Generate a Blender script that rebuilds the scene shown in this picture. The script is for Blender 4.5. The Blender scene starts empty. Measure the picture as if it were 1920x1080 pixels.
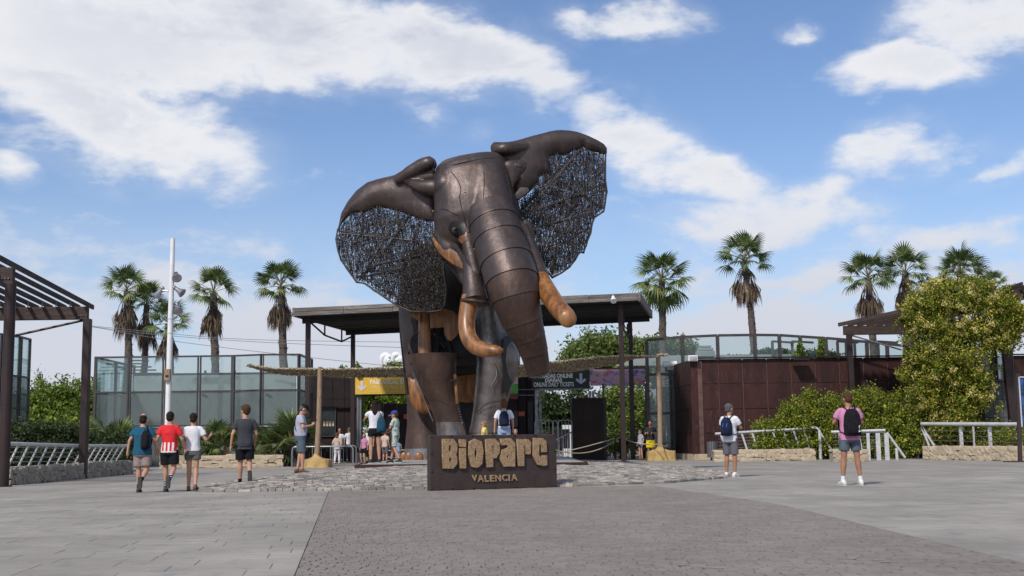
import bpy, bmesh, math, random
import numpy as np
from mathutils import Vector, Matrix, noise as mnoise
from mathutils.geometry import delaunay_2d_cdt
from mathutils.bvhtree import BVHTree
rng = random.Random(7)
nrng = np.random.default_rng(7)
C = bpy.context.scene.collection
PI = math.pi
rad = math.radians

# ------------------------------------------------------------------ camera
FPX = 2300.0; CAMH = 0.9
cam_d = bpy.data.cameras.new('camera'); cam = bpy.data.objects.new('camera', cam_d); C.objects.link(cam)
bpy.context.scene.camera = cam
RC = Matrix.Rotation(PI/2 + math.atan(288/FPX), 3, 'X') @ Matrix.Rotation(-0.012, 3, 'Z')
cam.matrix_world = Matrix.Translation((0, 0, CAMH)) @ RC.to_4x4()
cam_d.sensor_width = 36; cam_d.lens = 36*FPX/1920; cam_d.clip_end = 4000; cam_d.clip_start = 0.1

def ray(px, py): return RC @ Vector(((px-960)/FPX, (540-py)/FPX, -1))
def P(px, py, Y):                      # the world point at distance Y on the line of sight measured in the photograph
    d = ray(px, py); t = Y/d.y
    return Vector((t*d.x, Y, CAMH + t*d.z))
def G(px, py, z=0.0):                  # the point of the ground seen there
    d = ray(px, py); t = (z-CAMH)/d.z
    return Vector((t*d.x, t*d.y, z))
def m(px, Y): return px*Y/FPX          # size of px photo pixels at distance Y

# ------------------------------------------------------------------ sky, sun, exposure
SUN_EL = rad(43); SUN_AZ = rad(-150)      # azimuth from +Y towards +X: the sun stands to the left, a little behind the camera
sun_dir = Vector((math.sin(SUN_AZ)*math.cos(SUN_EL), math.cos(SUN_AZ)*math.cos(SUN_EL), math.sin(SUN_EL)))
sd = bpy.data.lights.new('sun', 'SUN'); sd.energy = 3.1; sd.angle = rad(4.0); sd.color = (1.0, 0.95, 0.88)
so = bpy.data.objects.new('sun', sd); C.objects.link(so); so.rotation_euler = (-sun_dir).to_track_quat('-Z', 'Y').to_euler()
sc = bpy.context.scene
sc.view_settings.view_transform = 'Standard'; sc.view_settings.look = 'None'
sc.view_settings.exposure = 0.18; sc.view_settings.gamma = 1; sc.view_settings.use_curve_mapping = False
sc.render.engine = 'CYCLES'
sc.cycles.max_bounces = 8; sc.cycles.transparent_max_bounces = 24; sc.cycles.caustics_reflective = False; sc.cycles.caustics_refractive = False

world = bpy.data.worlds.new('World'); sc.world = world; world.use_nodes = True
wt = world.node_tree; wt.nodes.clear()
class NT:
    def __init__(s, t): s.t = t
    def n(s, kind, **kw):
        x = s.t.nodes.new(kind)
        for k, v in kw.items():
            setattr(x, k, v)
        return x
    def put(s, sock, v):
        if isinstance(v, bpy.types.NodeSocket): s.t.links.new(v, sock)
        else:
            try: sock.default_value = v
            except Exception:
                sock.default_value = tuple(v) + (1,) if len(v) == 3 else v
    def math(s, op, a, b=None, c=None, clamp=False):
        x = s.n('ShaderNodeMath', operation=op, use_clamp=clamp); s.put(x.inputs[0], a)
        if b is not None: s.put(x.inputs[1], b)
        if c is not None: s.put(x.inputs[2], c)
        return x.outputs[0]
    def vmath(s, op, a, b=None):
        x = s.n('ShaderNodeVectorMath', operation=op); s.put(x.inputs[0], a)
        if b is not None: s.put(x.inputs[1], b)
        return x.outputs['Value'] if op in ('LENGTH', 'DOT_PRODUCT') else x.outputs[0]
    def mix(s, f, a, b, blend='MIX'):
        x = s.n('ShaderNodeMix', data_type='RGBA', blend_type=blend); s.put(x.inputs[0], f); s.put(x.inputs[6], a); s.put(x.inputs[7], b)
        return x.outputs[2]
    def ss(s, v, a, b, lo=0.0, hi=1.0):
        x = s.n('ShaderNodeMapRange', interpolation_type='SMOOTHSTEP'); s.put(x.inputs[0], v)
        for i, q in enumerate((a, b, lo, hi)): x.inputs[i+1].default_value = q
        return x.outputs[0]
    def noise(s, vec, scale, detail=4, rough=0.5, dist=0.0):
        x = s.n('ShaderNodeTexNoise'); s.put(x.inputs['Vector'], vec)
        x.inputs['Scale'].default_value = scale; x.inputs['Detail'].default_value = detail
        x.inputs['Roughness'].default_value = rough; x.inputs['Distortion'].default_value = dist
        return x.outputs[0]
    def scale(s, vec, sc3):
        return s.vmath('MULTIPLY', vec, sc3)

def build_world():
    N = NT(wt)
    sky = N.n('ShaderNodeTexSky', sky_type='NISHITA', sun_disc=False, sun_elevation=SUN_EL, sun_rotation=SUN_AZ,
              air_density=1.0, dust_density=0.5, ozone_density=1.6, altitude=10)
    tc = N.n('ShaderNodeTexCoord'); d = tc.outputs['Generated']
    sp = N.n('ShaderNodeSeparateXYZ'); N.put(sp.inputs[0], d)
    az = N.math('ARCTAN2', sp.outputs[0], sp.outputs[1]); el = N.math('ARCSINE', sp.outputs[2])
    cb = N.n('ShaderNodeCombineXYZ'); N.put(cb.inputs[0], az); N.put(cb.inputs[1], el); ae = cb.outputs[0]
    # cloud masses: each an ellipse in azimuth / elevation, (px, py, rx, ry, weight, tilt) read from the photograph
    blobs = [(190, 60, 420, 150, .95, 0), (520, 60, 420, 140, .95, 5), (820, 90, 330, 105, .9, 12), (180, 215, 360, 125, .95, 14), (290, 290, 150, 75, .75, 0), (60, 250, 150, 60, .6, 0),
             (1030, 155, 190, 85, .85, 20), (1180, 235, 170, 75, .85, 25), (1320, 335, 150, 62, .8, 25), (1230, 300, 130, 70, .6, 25), (1380, 400, 180, 50, .6, 5), (1175, 40, 165, 58, .85, 5), (1240, 60, 90, 55, .6, 0),
             (1720, 130, 130, 62, .75, 0), (1850, 30, 190, 95, .7, -8), (1515, 45, 60, 32, .55, 0), (800, 215, 70, 45, .55, 0),
             (1700, 290, 190, 55, .7, -14), (1870, 295, 110, 42, .65, -20), (1520, 375, 130, 52, .6, -10), (1440, 420, 330, 60, .6, 0),
             (1750, 440, 300, 52, .62, -5), (1520, 520, 130, 35, .7, 0), (650, 568, 50, 26, .8, 0), (5, 310, 50, 55, .6, 0), (905, 250, 60, 40, .4, 0)]
    wv = N.noise(N.scale(d, (1, 1, 1.6)), 5.0, 4, .55)
    warp = N.n('ShaderNodeCombineXYZ')
    N.put(warp.inputs[0], N.math('MULTIPLY', N.math('SUBTRACT', wv, .5), .10))
    N.put(warp.inputs[1], N.math('MULTIPLY', N.math('SUBTRACT', N.noise(N.scale(d, (1.3, .8, 2)), 7.0, 4, .55), .5), .07))
    aew = N.vmath('ADD', ae, warp.outputs[0])
    field = None
    for (px, py, rx, ry, w, tilt) in blobs:
        r = ray(px, py).normalized(); a0 = math.atan2(r.x, r.y); e0 = math.asin(r.z)
        mp = N.n('ShaderNodeMapping', vector_type='TEXTURE'); N.put(mp.inputs[0], aew)
        mp.inputs['Location'].default_value = (a0, e0, 0); mp.inputs['Rotation'].default_value = (0, 0, rad(-tilt)); mp.inputs['Scale'].default_value = (rx/FPX, ry/FPX, 1)
        g = N.ss(N.vmath('LENGTH', mp.outputs[0]), 1.35, .1, 0.0, w)
        field = g if field is None else N.math('MAXIMUM', field, g)
    # general cloudiness: a low deck near the horizon, scattered fields everywhere else (also outside the frame)
    low = N.ss(el, .235, .05, 0.0, .72)
    inwin = N.math('MULTIPLY', N.ss(N.math('ABSOLUTE', az), .42, .6), 1.0)
    inwin = N.math('MAXIMUM', inwin, N.ss(el, .36, .5))
    gen = N.math('MULTIPLY', N.ss(N.noise(N.scale(d, (1, 1, 1.7)), 1.7, 3, .5), .45, .62, 0, .8), inwin)
    field = N.math('MAXIMUM', N.math('MAXIMUM', field, low), gen)
    fb = N.noise(N.scale(d, (1, 1, 1.9)), 8.0, 10, .58, .25)
    fb2 = N.noise(N.scale(d, (1, 1, 2.6)), 34.0, 6, .6)
    dens = N.math('ADD', field, N.math('MULTIPLY', N.math('SUBTRACT', fb, .5), 1.6))
    dens = N.math('ADD', dens, N.math('MULTIPLY', N.math('SUBTRACT', fb2, .5), .48))
    cover = N.ss(dens, .24, .76)
    veil = N.ss(field, .02, .55, 0, .34)            # thin veil around the masses
    cover = N.math('MAXIMUM', cover, N.math('MULTIPLY', veil, N.ss(fb, .35, .62)))
    # thick cores turn blue-grey underneath, their edges stay white
    up = N.vmath('ADD', d, (0.0, 0.0, .022))
    fbu = N.noise(N.scale(up, (1, 1, 1.9)), 8.0, 6, .58, .25)
    under = N.ss(N.math('SUBTRACT', fbu, fb), -.05, .06)
    core = N.ss(dens, .55, 1.1)
    soft = N.ss(N.noise(N.scale(d, (1, 1, 1.5)), 3.6, 4, .5), .38, .62)
    grey = N.math('MULTIPLY', core, N.math('ADD', N.math('MULTIPLY', under, .35), N.math('ADD', N.math('MULTIPLY', soft, .5), .12)), clamp=True)
    lowg = N.ss(el, .25, .08, 0, .66)
    grey = N.math('MAXIMUM', grey, lowg)
    ccol = N.mix(grey, (8.4, 8.5, 8.85, 1), (5.2, 5.6, 6.7, 1))
    hz = N.ss(el, .30, -.02, 0, .42)
    skc = N.vmath('MULTIPLY', sky.outputs[0], (1.0, 1.09, 1.28))
    base = N.mix(hz, skc, (4.9, 5.9, 7.9, 1))
    col = N.mix(cover, base, ccol)
    bg = N.n('ShaderNodeBackground'); N.put(bg.inputs[0], col); bg.inputs[1].default_value = 0.09
    o = N.n('ShaderNodeOutputWorld'); N.put(o.inputs[0], bg.outputs[0])
build_world()
world.cycles.sampling_method = 'MANUAL'; world.cycles.sample_map_resolution = 512

# ------------------------------------------------------------------ materials
def new_mat(name):
    mt = bpy.data.materials.new(name); mt.use_nodes = True; mt.node_tree.nodes.clear()
    N = NT(mt.node_tree)
    o = N.n('ShaderNodeOutputMaterial'); b = N.n('ShaderNodeBsdfPrincipled'); N.put(o.inputs[0], b.outputs[0])
    tc = N.n('ShaderNodeTexCoord')
    return mt, N, b, tc, o
def pmat(name, c1, c2=None, scale=3.0, rough=.7, metal=0.0, bump=0.0, bscale=None, stretch=(1, 1, 1), detail=5, coat=0.0, lo=.35, hi=.65, c3=None, spec=.5, rvar=.1, obj_var=0.0, tint=False, bdist=.02):
    mt, N, b, tc, o = new_mat(name)
    v = N.scale(tc.outputs['Object'], stretch)
    if c2 is None: c2 = tuple(x*.75 for x in c1)
    f = N.ss(N.noise(v, scale, detail, .6), lo, hi)
    col = N.mix(f, c1, c2)
    if c3: col = N.mix(N.ss(N.noise(v, scale*4.3, 4, .6), .52, .72), col, c3)
    if obj_var or tint:
        r = None
        if obj_var:
            oi = N.n('ShaderNodeObjectInfo'); r = oi.outputs['Random']
        if tint:
            at = N.n('ShaderNodeAttribute', attribute_name='tint'); r = at.outputs['Fac'] if r is None else N.math('FRACT', N.math('ADD', r, at.outputs['Fac']))
        k = obj_var or .3
        col = N.mix(1.0, col, N.n('ShaderNodeCombineColor').outputs[0], 'MULTIPLY') if False else col
        hs = N.n('ShaderNodeHueSaturation'); N.put(hs.inputs['Color'], col)
        N.put(hs.inputs['Value'], N.math('ADD', N.math('MULTIPLY', r, 2*k), 1-k))
        N.put(hs.inputs['Hue'], N.math('ADD', N.math('MULTIPLY', N.math('FRACT', N.math('MULTIPLY', r, 7.3)), .04*k/.3), .5-.02*k/.3))
        col = hs.outputs[0]
    N.put(b.inputs['Base Color'], col)
    N.put(b.inputs['Roughness'], N.math('ADD', rough-rvar/2, N.math('MULTIPLY', f, rvar)))
    b.inputs['Metallic'].default_value = metal
    b.inputs['Specular IOR Level'].default_value = spec
    b.inputs['Coat Weight'].default_value = coat; b.inputs['Coat Roughness'].default_value = .15
    if bump:
        bn = N.n('ShaderNodeBump'); bn.inputs['Strength'].default_value = bump; bn.inputs['Distance'].default_value = bdist
        N.put(bn.inputs['Height'], N.noise(v, bscale or scale*5, 6, .6)); N.put(b.inputs['Normal'], bn.outputs[0])
    return mt
def stained(mt, scale=1.3, amount=.35):
    # trodden dirt: old gum spots and faint blotches multiplied into the base colour
    N = NT(mt.node_tree); b = [n for n in mt.node_tree.nodes if n.type == 'BSDF_PRINCIPLED'][0]; src = b.inputs['Base Color'].links[0].from_socket
    ge = N.n('ShaderNodeNewGeometry'); v = ge.outputs['Position']
    vo = N.n('ShaderNodeTexVoronoi'); N.put(vo.inputs['Vector'], v); vo.inputs['Scale'].default_value = 2.1
    spot = N.ss(vo.outputs['Distance'], .05, .085, .62, 1.0)
    keep = N.math('GREATER_THAN', N.noise(v, .9, 2, .5), .50); spot = N.math('MAXIMUM', spot, keep)
    bl = N.ss(N.noise(N.scale(v, (.55, .28, 1)), scale, 6, .65), .38, .66, 1.0-amount*.5, 1.0+amount*.28)
    sc_ = N.ss(N.noise(N.scale(v, (3.0, .9, 1)), 3.3, 5, .7), .60, .68, 1.0, 1.0+amount*.45)
    k = N.math('MULTIPLY', N.math('MULTIPLY', spot, bl), sc_)
    cc = N.n('ShaderNodeCombineColor')
    for i in range(3): N.put(cc.inputs[i], k)
    N.put(b.inputs['Base Color'], N.mix(1.0, src, cc.outputs[0], 'MULTIPLY')); return mt
def leafmat(name, a, b_, c, trans=.25):
    mt, N, b, tc, o = new_mat(name)
    at = N.n('ShaderNodeAttribute', attribute_name='tint')
    oi = N.n('ShaderNodeObjectInfo')
    t = at.outputs['Fac']
    clump = N.noise(tc.outputs['Object'], 1.3, 3, .5)
    t2 = N.math('ADD', N.math('MULTIPLY', t, .75), N.math('MULTIPLY', N.math('SUBTRACT', clump, .35), .6), clamp=True)
    r = N.n('ShaderNodeValToRGB'); N.put(r.inputs[0], t2)
    r.color_ramp.elements[0].color = (*a, 1); r.color_ramp.elements[0].position = .15
    r.color_ramp.elements[1].color = (*c, 1); r.color_ramp.elements[1].position = .92
    e = r.color_ramp.elements.new(.55); e.color = (*b_, 1)
    N.put(b.inputs['Base Color'], r.outputs[0]); b.inputs['Roughness'].default_value = .55; b.inputs['Specular IOR Level'].default_value = .3
    tr = N.n('ShaderNodeBsdfTranslucent'); N.put(tr.inputs[0], r.outputs[0])
    ms = N.n('ShaderNodeMixShader'); ms.inputs[0].default_value = trans
    N.put(ms.inputs[1], b.outputs[0]); N.put(ms.inputs[2], tr.outputs[0]); N.put(o.inputs[0], ms.outputs[0])
    return mt
def glassmat(name, tint, dust=.15, dustcol=(.25, .3, .3), refl=.16):
    mt, N, b, tc, o = new_mat(name)
    t = N.n('ShaderNodeBsdfTransparent'); t.inputs[0].default_value = (*tint, 1)
    g = N.n('ShaderNodeBsdfGlossy'); g.inputs['Roughness'].default_value = .04; g.inputs[0].default_value = (.85, .95, .97, 1)
    df = N.n('ShaderNodeBsdfDiffuse'); df.inputs[0].default_value = (*dustcol, 1)
    fr = N.n('ShaderNodeLayerWeight'); fr.inputs[0].default_value = .35
    m1 = N.n('ShaderNodeMixShader'); N.put(m1.inputs[0], N.math('ADD', N.math('MULTIPLY', fr.outputs['Fresnel'], .6), refl, clamp=True))
    N.put(m1.inputs[1], t.outputs[0]); N.put(m1.inputs[2], g.outputs[0])
    m2 = N.n('ShaderNodeMixShader'); N.put(m2.inputs[0], N.math('MULTIPLY', N.ss(N.noise(tc.outputs['Object'], 1.2, 5, .6), .2, .8, .6, 1.3), dust))
    N.put(m2.inputs[1], m1.outputs[0]); N.put(m2.inputs[2], df.outputs[0]); N.put(o.inputs[0], m2.outputs[0])
    return mt

M = {}
# ground
M['joint'] = pmat('joint_sand', (.07, .062, .055), (.045, .04, .036), 5, .95)
M['slab'] = pmat('pale_slab', (.328, .297, .255), (.275, .248, .214), .7, .85, bump=.15, bscale=60, c3=(.22, .21, .20), obj_var=.07, tint=True, lo=.3, hi=.7, detail=8)
M['plaza'] = pmat('plaza', (.318, .288, .248), (.268, .242, .21), .5, .88, c3=(.22, .215, .20), lo=.3, hi=.7, detail=8)
M['brick'] = pmat('paving_brick', (.232, .199, .174), (.200, .172, .151), 1.2, .85, bump=.3, bscale=90, obj_var=.10, tint=True, lo=.3, hi=.7)
for k_ in ('slab', 'plaza', 'brick'): stained(M[k_], 1.3, .30 if k_ != 'brick' else .14)
M['cobble'] = pmat('cobble', (.325, .295, .26), (.20, .185, .17), 4.0, .85, bump=.4, bscale=30, c3=(.30, .225, .18), obj_var=.42, tint=True)
M['concrete'] = pmat('rough_concrete', (.36, .335, .30), (.28, .265, .24), 3, .9, bump=.3, c3=(.22, .2, .18))
M['stone_warm'] = pmat('limestone', (.52, .43, .31), (.42, .34, .24), 6, .9, bump=.5, bscale=25, c3=(.33, .25, .17), obj_var=.14, tint=True)
M['stone_grey'] = pmat('grey_limestone', (.42, .38, .31), (.30, .275, .235), 6, .9, bump=.5, bscale=25, c3=(.22, .20, .17), obj_var=.16, tint=True)
M['mortar'] = pmat('mortar', (.30, .255, .20), (.24, .20, .16), 8, .95, bump=.3)
# metals, timber
M['corten'] = pmat('weathered_steel', (.056, .021, .018), (.034, .015, .014), 1.3, .62, .25, .12, 20, stretch=(1.6, 1.6, .4), c3=(.085, .036, .027), obj_var=.13, spec=.3)
M['corten_seam'] = pmat('steel_seam', (.15, .085, .07), (.10, .055, .045), 3, .7, .2)
M['corten_dark'] = pmat('dark_steel', (.026, .015, .014), (.018, .012, .012), 1.3, .7, .2, .1, 18, spec=.3)
M['post'] = pmat('brown_painted_steel', (.040, .022, .020), (.027, .017, .016), 2, .5, .3, .05, 18)
M['beam'] = pmat('dark_timber', (.050, .030, .024), (.028, .018, .016), 2.2, .75, 0, .3, 14, stretch=(1, 1, 5), c3=(.08, .05, .035))
M['graytimber'] = pmat('grey_timber', (.21, .185, .165), (.12, .105, .095), 2.0, .85, 0, .4, 20, stretch=(.5, 3, 6), c3=(.045, .04, .038), obj_var=.2)
M['blacktimber'] = pmat('black_timber', (.022, .021, .022), (.013, .013, .014), 2.0, .8, 0, .4, 20, stretch=(.5, 3, 6), obj_var=.25)
M['frame'] = pmat('grey_window_steel', (.085, .075, .075), (.06, .055, .055), 3, .45, .5)
M['white'] = pmat('white_paint', (.78, .78, .78), (.70, .70, .71), 2, .4, c3=(.62, .61, .6))
M['rail'] = pmat('silver_painted_steel', (.62, .62, .62), (.50, .50, .51), 3, .42, .2, c3=(.42, .40, .38))
M['galv'] = pmat('galvanised_steel', (.33, .33, .34), (.24, .24, .25), 4, .4, .7)
M['cable'] = pmat('cable', (.12, .12, .12), None, 3, .5, .4)
M['sky_cable'] = pmat('overhead_cable', (.22, .22, .23), None, 3, .7)
M['lamp_glass'] = pmat('lamp_glass', (.45, .47, .5), (.3, .3, .32), 5, .15, .3)
M['wood_pole'] = pmat('peeled_pole', (.36, .25, .155), (.24, .17, .11), 5, .8, 0, .5, 18, stretch=(3, 3, .5), c3=(.17, .12, .08))
M['burlap'] = pmat('burlap', (.50, .34, .14), (.38, .25, .10), 3, .95, 0, .6, 60)
M['net'] = pmat('net_leaf', (.58, .50, .36), (.34, .28, .195), 30, .9, tint=True, obj_var=.0)
M['rope'] = pmat('rope', (.62, .56, .44), (.5, .44, .33), 20, .9)
M['paper'] = pmat('lectern_print', (.55, .45, .32), (.40, .32, .22), 18, .5)
M['black'] = pmat('black_metal', (.015, .015, .016), (.01, .01, .011), 4, .45, .3)
M['innerwall'] = pmat('pale_render', (.30, .335, .33), (.24, .275, .275), .6, .8, c3=(.2, .22, .21))
M['backwall'] = pmat('dim_wall', (.13, .14, .14), (.08, .09, .09), .6, .85)
M['glass'] = glassmat('clear_glass', (.86, .91, .90), .03, (.38, .42, .41), .03)
M['glass_dusty'] = glassmat('dusty_glass', (.66, .71, .70), .26, (.21, .23, .225), .04)
M['vine_stem'] = pmat('vine_stem', (.12, .08, .05), None, 4, .9)
M['bark'] = pmat('palm_bark', (.16, .13, .105), (.07, .055, .045), 9, .9, 0, .9, 16, stretch=(1, 1, 2.2), bdist=.08)
M['treebark'] = pmat('tree_bark', (.10, .075, .055), (.06, .045, .035), 6, .9, 0, .8, 20)
M['frond'] = leafmat('palm_frond', (0.056, 0.09, 0.027), (0.125, 0.181, 0.056), (0.275, 0.312, 0.112), .22)
M['frond_young'] = leafmat('palm_frond_yellow', (0.103, 0.127, 0.034), (0.184, 0.218, 0.057), (0.322, 0.31, 0.115), .22)
M['dead'] = leafmat('dead_frond', (.09, .062, .042), (.165, .12, .08), (.27, .205, .145), .05)
M['petiole'] = pmat('petiole', (.14, .16, .05), (.22, .16, .08), 4, .6)
M['leaf_hedge'] = leafmat('hedge_leaf', (.05, .078, .010), (0.194, 0.248, 0.027), (0.559, 0.524, 0.061), .3)
M['leaf_vine'] = leafmat('vine_leaf', (.045, .075, .009), (0.193, 0.249, 0.02), (0.735, 0.559, 0.113), .3)
M['leaf_tree'] = leafmat('tree_leaf', (0.062, 0.106, 0.018), (0.15, 0.225, 0.027), (0.375, 0.4, 0.062), .3)
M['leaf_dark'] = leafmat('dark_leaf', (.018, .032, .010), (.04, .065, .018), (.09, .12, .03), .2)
M['leaf_bamboo'] = leafmat('bamboo_leaf', (0.062, 0.1, 0.022), (0.15, 0.206, 0.05), (0.312, 0.338, 0.1), .3)
M['leaf_flower'] = leafmat('vine_blossom', (.46, .40, .12), (.64, .55, .20), (.78, .70, .32), .2)
# elephant
def hammered(name, c1, c2, rough, metal, big=.35):
    mt, N, b, tc, o = new_mat(name); v = tc.outputs['Object']
    f = N.ss(N.noise(v, 1.6, 7, .65), .32, .68)
    col = N.mix(f, c1, c2)
    col = N.mix(N.ss(N.noise(N.scale(v, (3, 3, .7)), 3.1, 5, .7), .50, .72, 0, .7), col, tuple(x*1.5 for x in c1))
    col = N.mix(N.ss(N.noise(N.scale(v, (1.3, 1.3, .5)), 1.9, 6, .75), .55, .7, 0, .65), col, (c2[0]*1.5, c2[1]*.95, c2[2]*.75, 1))
    N.put(b.inputs['Base Color'], col); b.inputs['Metallic'].default_value = metal
    N.put(b.inputs['Roughness'], N.math('ADD', rough-.09, N.math('MULTIPLY', N.noise(v, 5, 5, .6), .22)))
    b1 = N.n('ShaderNodeBump'); b1.inputs['Strength'].default_value = big; b1.inputs['Distance'].default_value = .12
    N.put(b1.inputs['Height'], N.noise(v, 2.2, 3, .5))
    b2 = N.n('ShaderNodeBump'); b2.inputs['Strength'].default_value = .35; b2.inputs['Distance'].default_value = .012
    N.put(b2.inputs['Height'], N.noise(v, 26, 5, .6)); N.put(b2.inputs['Normal'], b1.outputs[0]); N.put(b.inputs['Normal'], b2.outputs[0])
    return mt
M['hide'] = hammered('patinated_steel_hide', (.088, .065, .059), (.060, .045, .042), .43, .55, .18)
M['hide_rust'] = hammered('rusty_steel_hide', (.088, .050, .037), (.050, .033, .027), .50, .45, .18)
M['hide_steel'] = hammered('polished_grey_steel', (.205, .175, .16), (.125, .108, .10), .34, .8, .25)
M['black_hide'] = hammered('black_and_shaded_steel', (.008, .007, .007), (.006, .006, .006), .5, .2, .2)  # eye socket colour, and the shading painted on the leg side
M['hide_dark'] = hammered('black_steel', (.022, .018, .017), (.013, .011, .011), .68, .15)
M['steel_light'] = hammered('bare_steel', (.30, .29, .29), (.20, .19, .19), .3, .8, .15)
def woodmat():
    mt, N, b, tc, o = new_mat('varnished_wood'); v = tc.outputs['Object']
    g1 = N.noise(N.scale(v, (5.5, 5.5, .9)), 1.6, 6, .6, .6); g2 = N.noise(N.scale(v, (16, 16, 1.6)), 2.0, 4, .6)
    col = N.mix(N.ss(g1, .38, .62), (.30, .125, .034, 1), (.125, .046, .014, 1))
    col = N.mix(N.ss(g2, .45, .7, 0, .6), col, (.10, .036, .012, 1))
    col = N.mix(N.ss(N.noise(v, 1.1, 3, .5), .45, .7, 0, .5), col, (.38, .18, .06, 1))
    N.put(b.inputs['Base Color'], col); b.inputs['Roughness'].default_value = .46; b.inputs['Coat Weight'].default_value = .2; b.inputs['Coat Roughness'].default_value = .25
    return mt
M['wood'] = woodmat()
M['wire'] = pmat('ear_wire', (.036, .030, .032), (.055, .042, .038), 8, .55, .35, tint=True, obj_var=.3)
M['wire_brown'] = pmat('ear_wire_brown', (.075, .062, .054), (.045, .038, .034), 8, .6, .3, tint=True, obj_var=.35)
# boards
def osb():
    mt, N, b, tc, o = new_mat('pressed_straw_board'); v = tc.outputs['Object']
    vo = N.n('ShaderNodeTexVoronoi'); N.put(vo.inputs['Vector'], N.vmath('ADD', N.scale(v, (1, 1, 1.6)), N.scale(v, (.3, .1, .5)))); vo.inputs['Scale'].default_value = 21
    s = N.n('ShaderNodeSeparateColor'); N.put(s.inputs[0], vo.outputs['Color'])
    col = N.mix(s.outputs[0], (.36, .215, .10, 1), (.20, .145, .10, 1)); col = N.mix(N.math('MULTIPLY', s.outputs[1], .5), col, (.46, .32, .19, 1))
    col = N.mix(N.ss(N.noise(v, 26, 5, .7), .50, .64), col, (.17, .10, .05, 1))
    N.put(b.inputs['Base Color'], col); b.inputs['Roughness'].default_value = .8
    bn = N.n('ShaderNodeBump'); bn.inputs['Strength'].default_value = .6; bn.inputs['Distance'].default_value = .01; N.put(bn.inputs['Height'], s.outputs[2]); N.put(b.inputs['Normal'], bn.outputs[0])
    return mt
M['osb'] = osb()
M['signsteel'] = pmat('brown_sign_steel', (.062, .042, .038), (.045, .032, .030), 3, .5, .35, .15, 40, c3=(.075, .052, .045))
M['yellow'] = pmat('yellow_board', (.74, .46, .045), (.70, .43, .04), 3, .5)
M['green'] = pmat('dark_green_board', (.016, .035, .022), (.014, .03, .018), 3, .5)
M['print_white'] = pmat('white_print', (.88, .88, .86), (.85, .85, .83), 3, .6)
M['print_pale'] = pmat('pale_yellow_print', (.86, .68, .30), (.84, .66, .28), 3, .6)
M['arrow'] = pmat('lilac_print', (.62, .60, .72), (.58, .56, .68), 3, .6)
M['red_sign'] = pmat('red_plate', (.48, .07, .03), (.40, .06, .03), 3, .5)
M['orange_sign'] = pmat('orange_board', (.55, .20, .05), None, 3, .5)
M['green_bright'] = pmat('bright_green_board', (.05, .32, .04), (.08, .42, .06), 5, .5)
M['maroon'] = pmat('maroon_board', (.16, .02, .03), None, 5, .5)
M['glossy_dark'] = pmat('dark_window', (.02, .023, .026), (.04, .045, .05), 2, .12, 0)
M['blue_board'] = pmat('blue_poster', (.010, .02, .05), (.02, .09, .28), 1.6, .3, lo=.48, hi=.56)
def flamingo():
    mt, N, b, tc, o = new_mat('colourful_photo_print'); v = tc.outputs['Object']
    n1 = N.noise(N.scale(v, (1, 1, 1.5)), 1.7, 5, .65, .3)
    r = N.n('ShaderNodeValToRGB'); N.put(r.inputs[0], n1); cr = r.color_ramp; cr.interpolation = 'CONSTANT'
    cr.elements[0].color = (.05, .03, .06, 1); cr.elements[0].position = 0
    cr.elements[1].color = (.55, .35, .60, 1); cr.elements[1].position = .42
    for p, c in ((.36, (.25, .16, .42, 1)), (.48, (.72, .42, .30, 1)), (.53, (.40, .30, .55, 1)), (.58, (.70, .10, .05, 1)), (.63, (.75, .45, .12, 1)), (.7, (.6, .5, .65, 1))):
        e = cr.elements.new(p); e.color = c
    N.put(b.inputs['Base Color'], r.outputs[0]); b.inputs['Roughness'].default_value = .5
    return mt
M['flamingo'] = flamingo()

# ------------------------------------------------------------------ mesh building
ORG = {}
def setp(o, label=None, cat=None, group=None, kind=None):
    if label: o['label'] = label
    if cat: o['category'] = cat
    if group: o['group'] = group
    if kind: o['kind'] = kind
    return o
def thing(name, label, cat, loc=(0, 0, 0), group=None, rz=0.0):
    o = bpy.data.objects.new(name, None); C.objects.link(o); o.empty_display_size = .2
    o.location = loc; o.rotation_euler = (0, 0, rz); ORG[o.name] = Vector(loc)
    return setp(o, label, cat, group)
def struct_root(name, loc=(0, 0, 0)):
    o = bpy.data.objects.new(name, None); C.objects.link(o); o.location = loc; ORG[o.name] = Vector(loc); o['kind'] = 'structure'; return o

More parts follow.
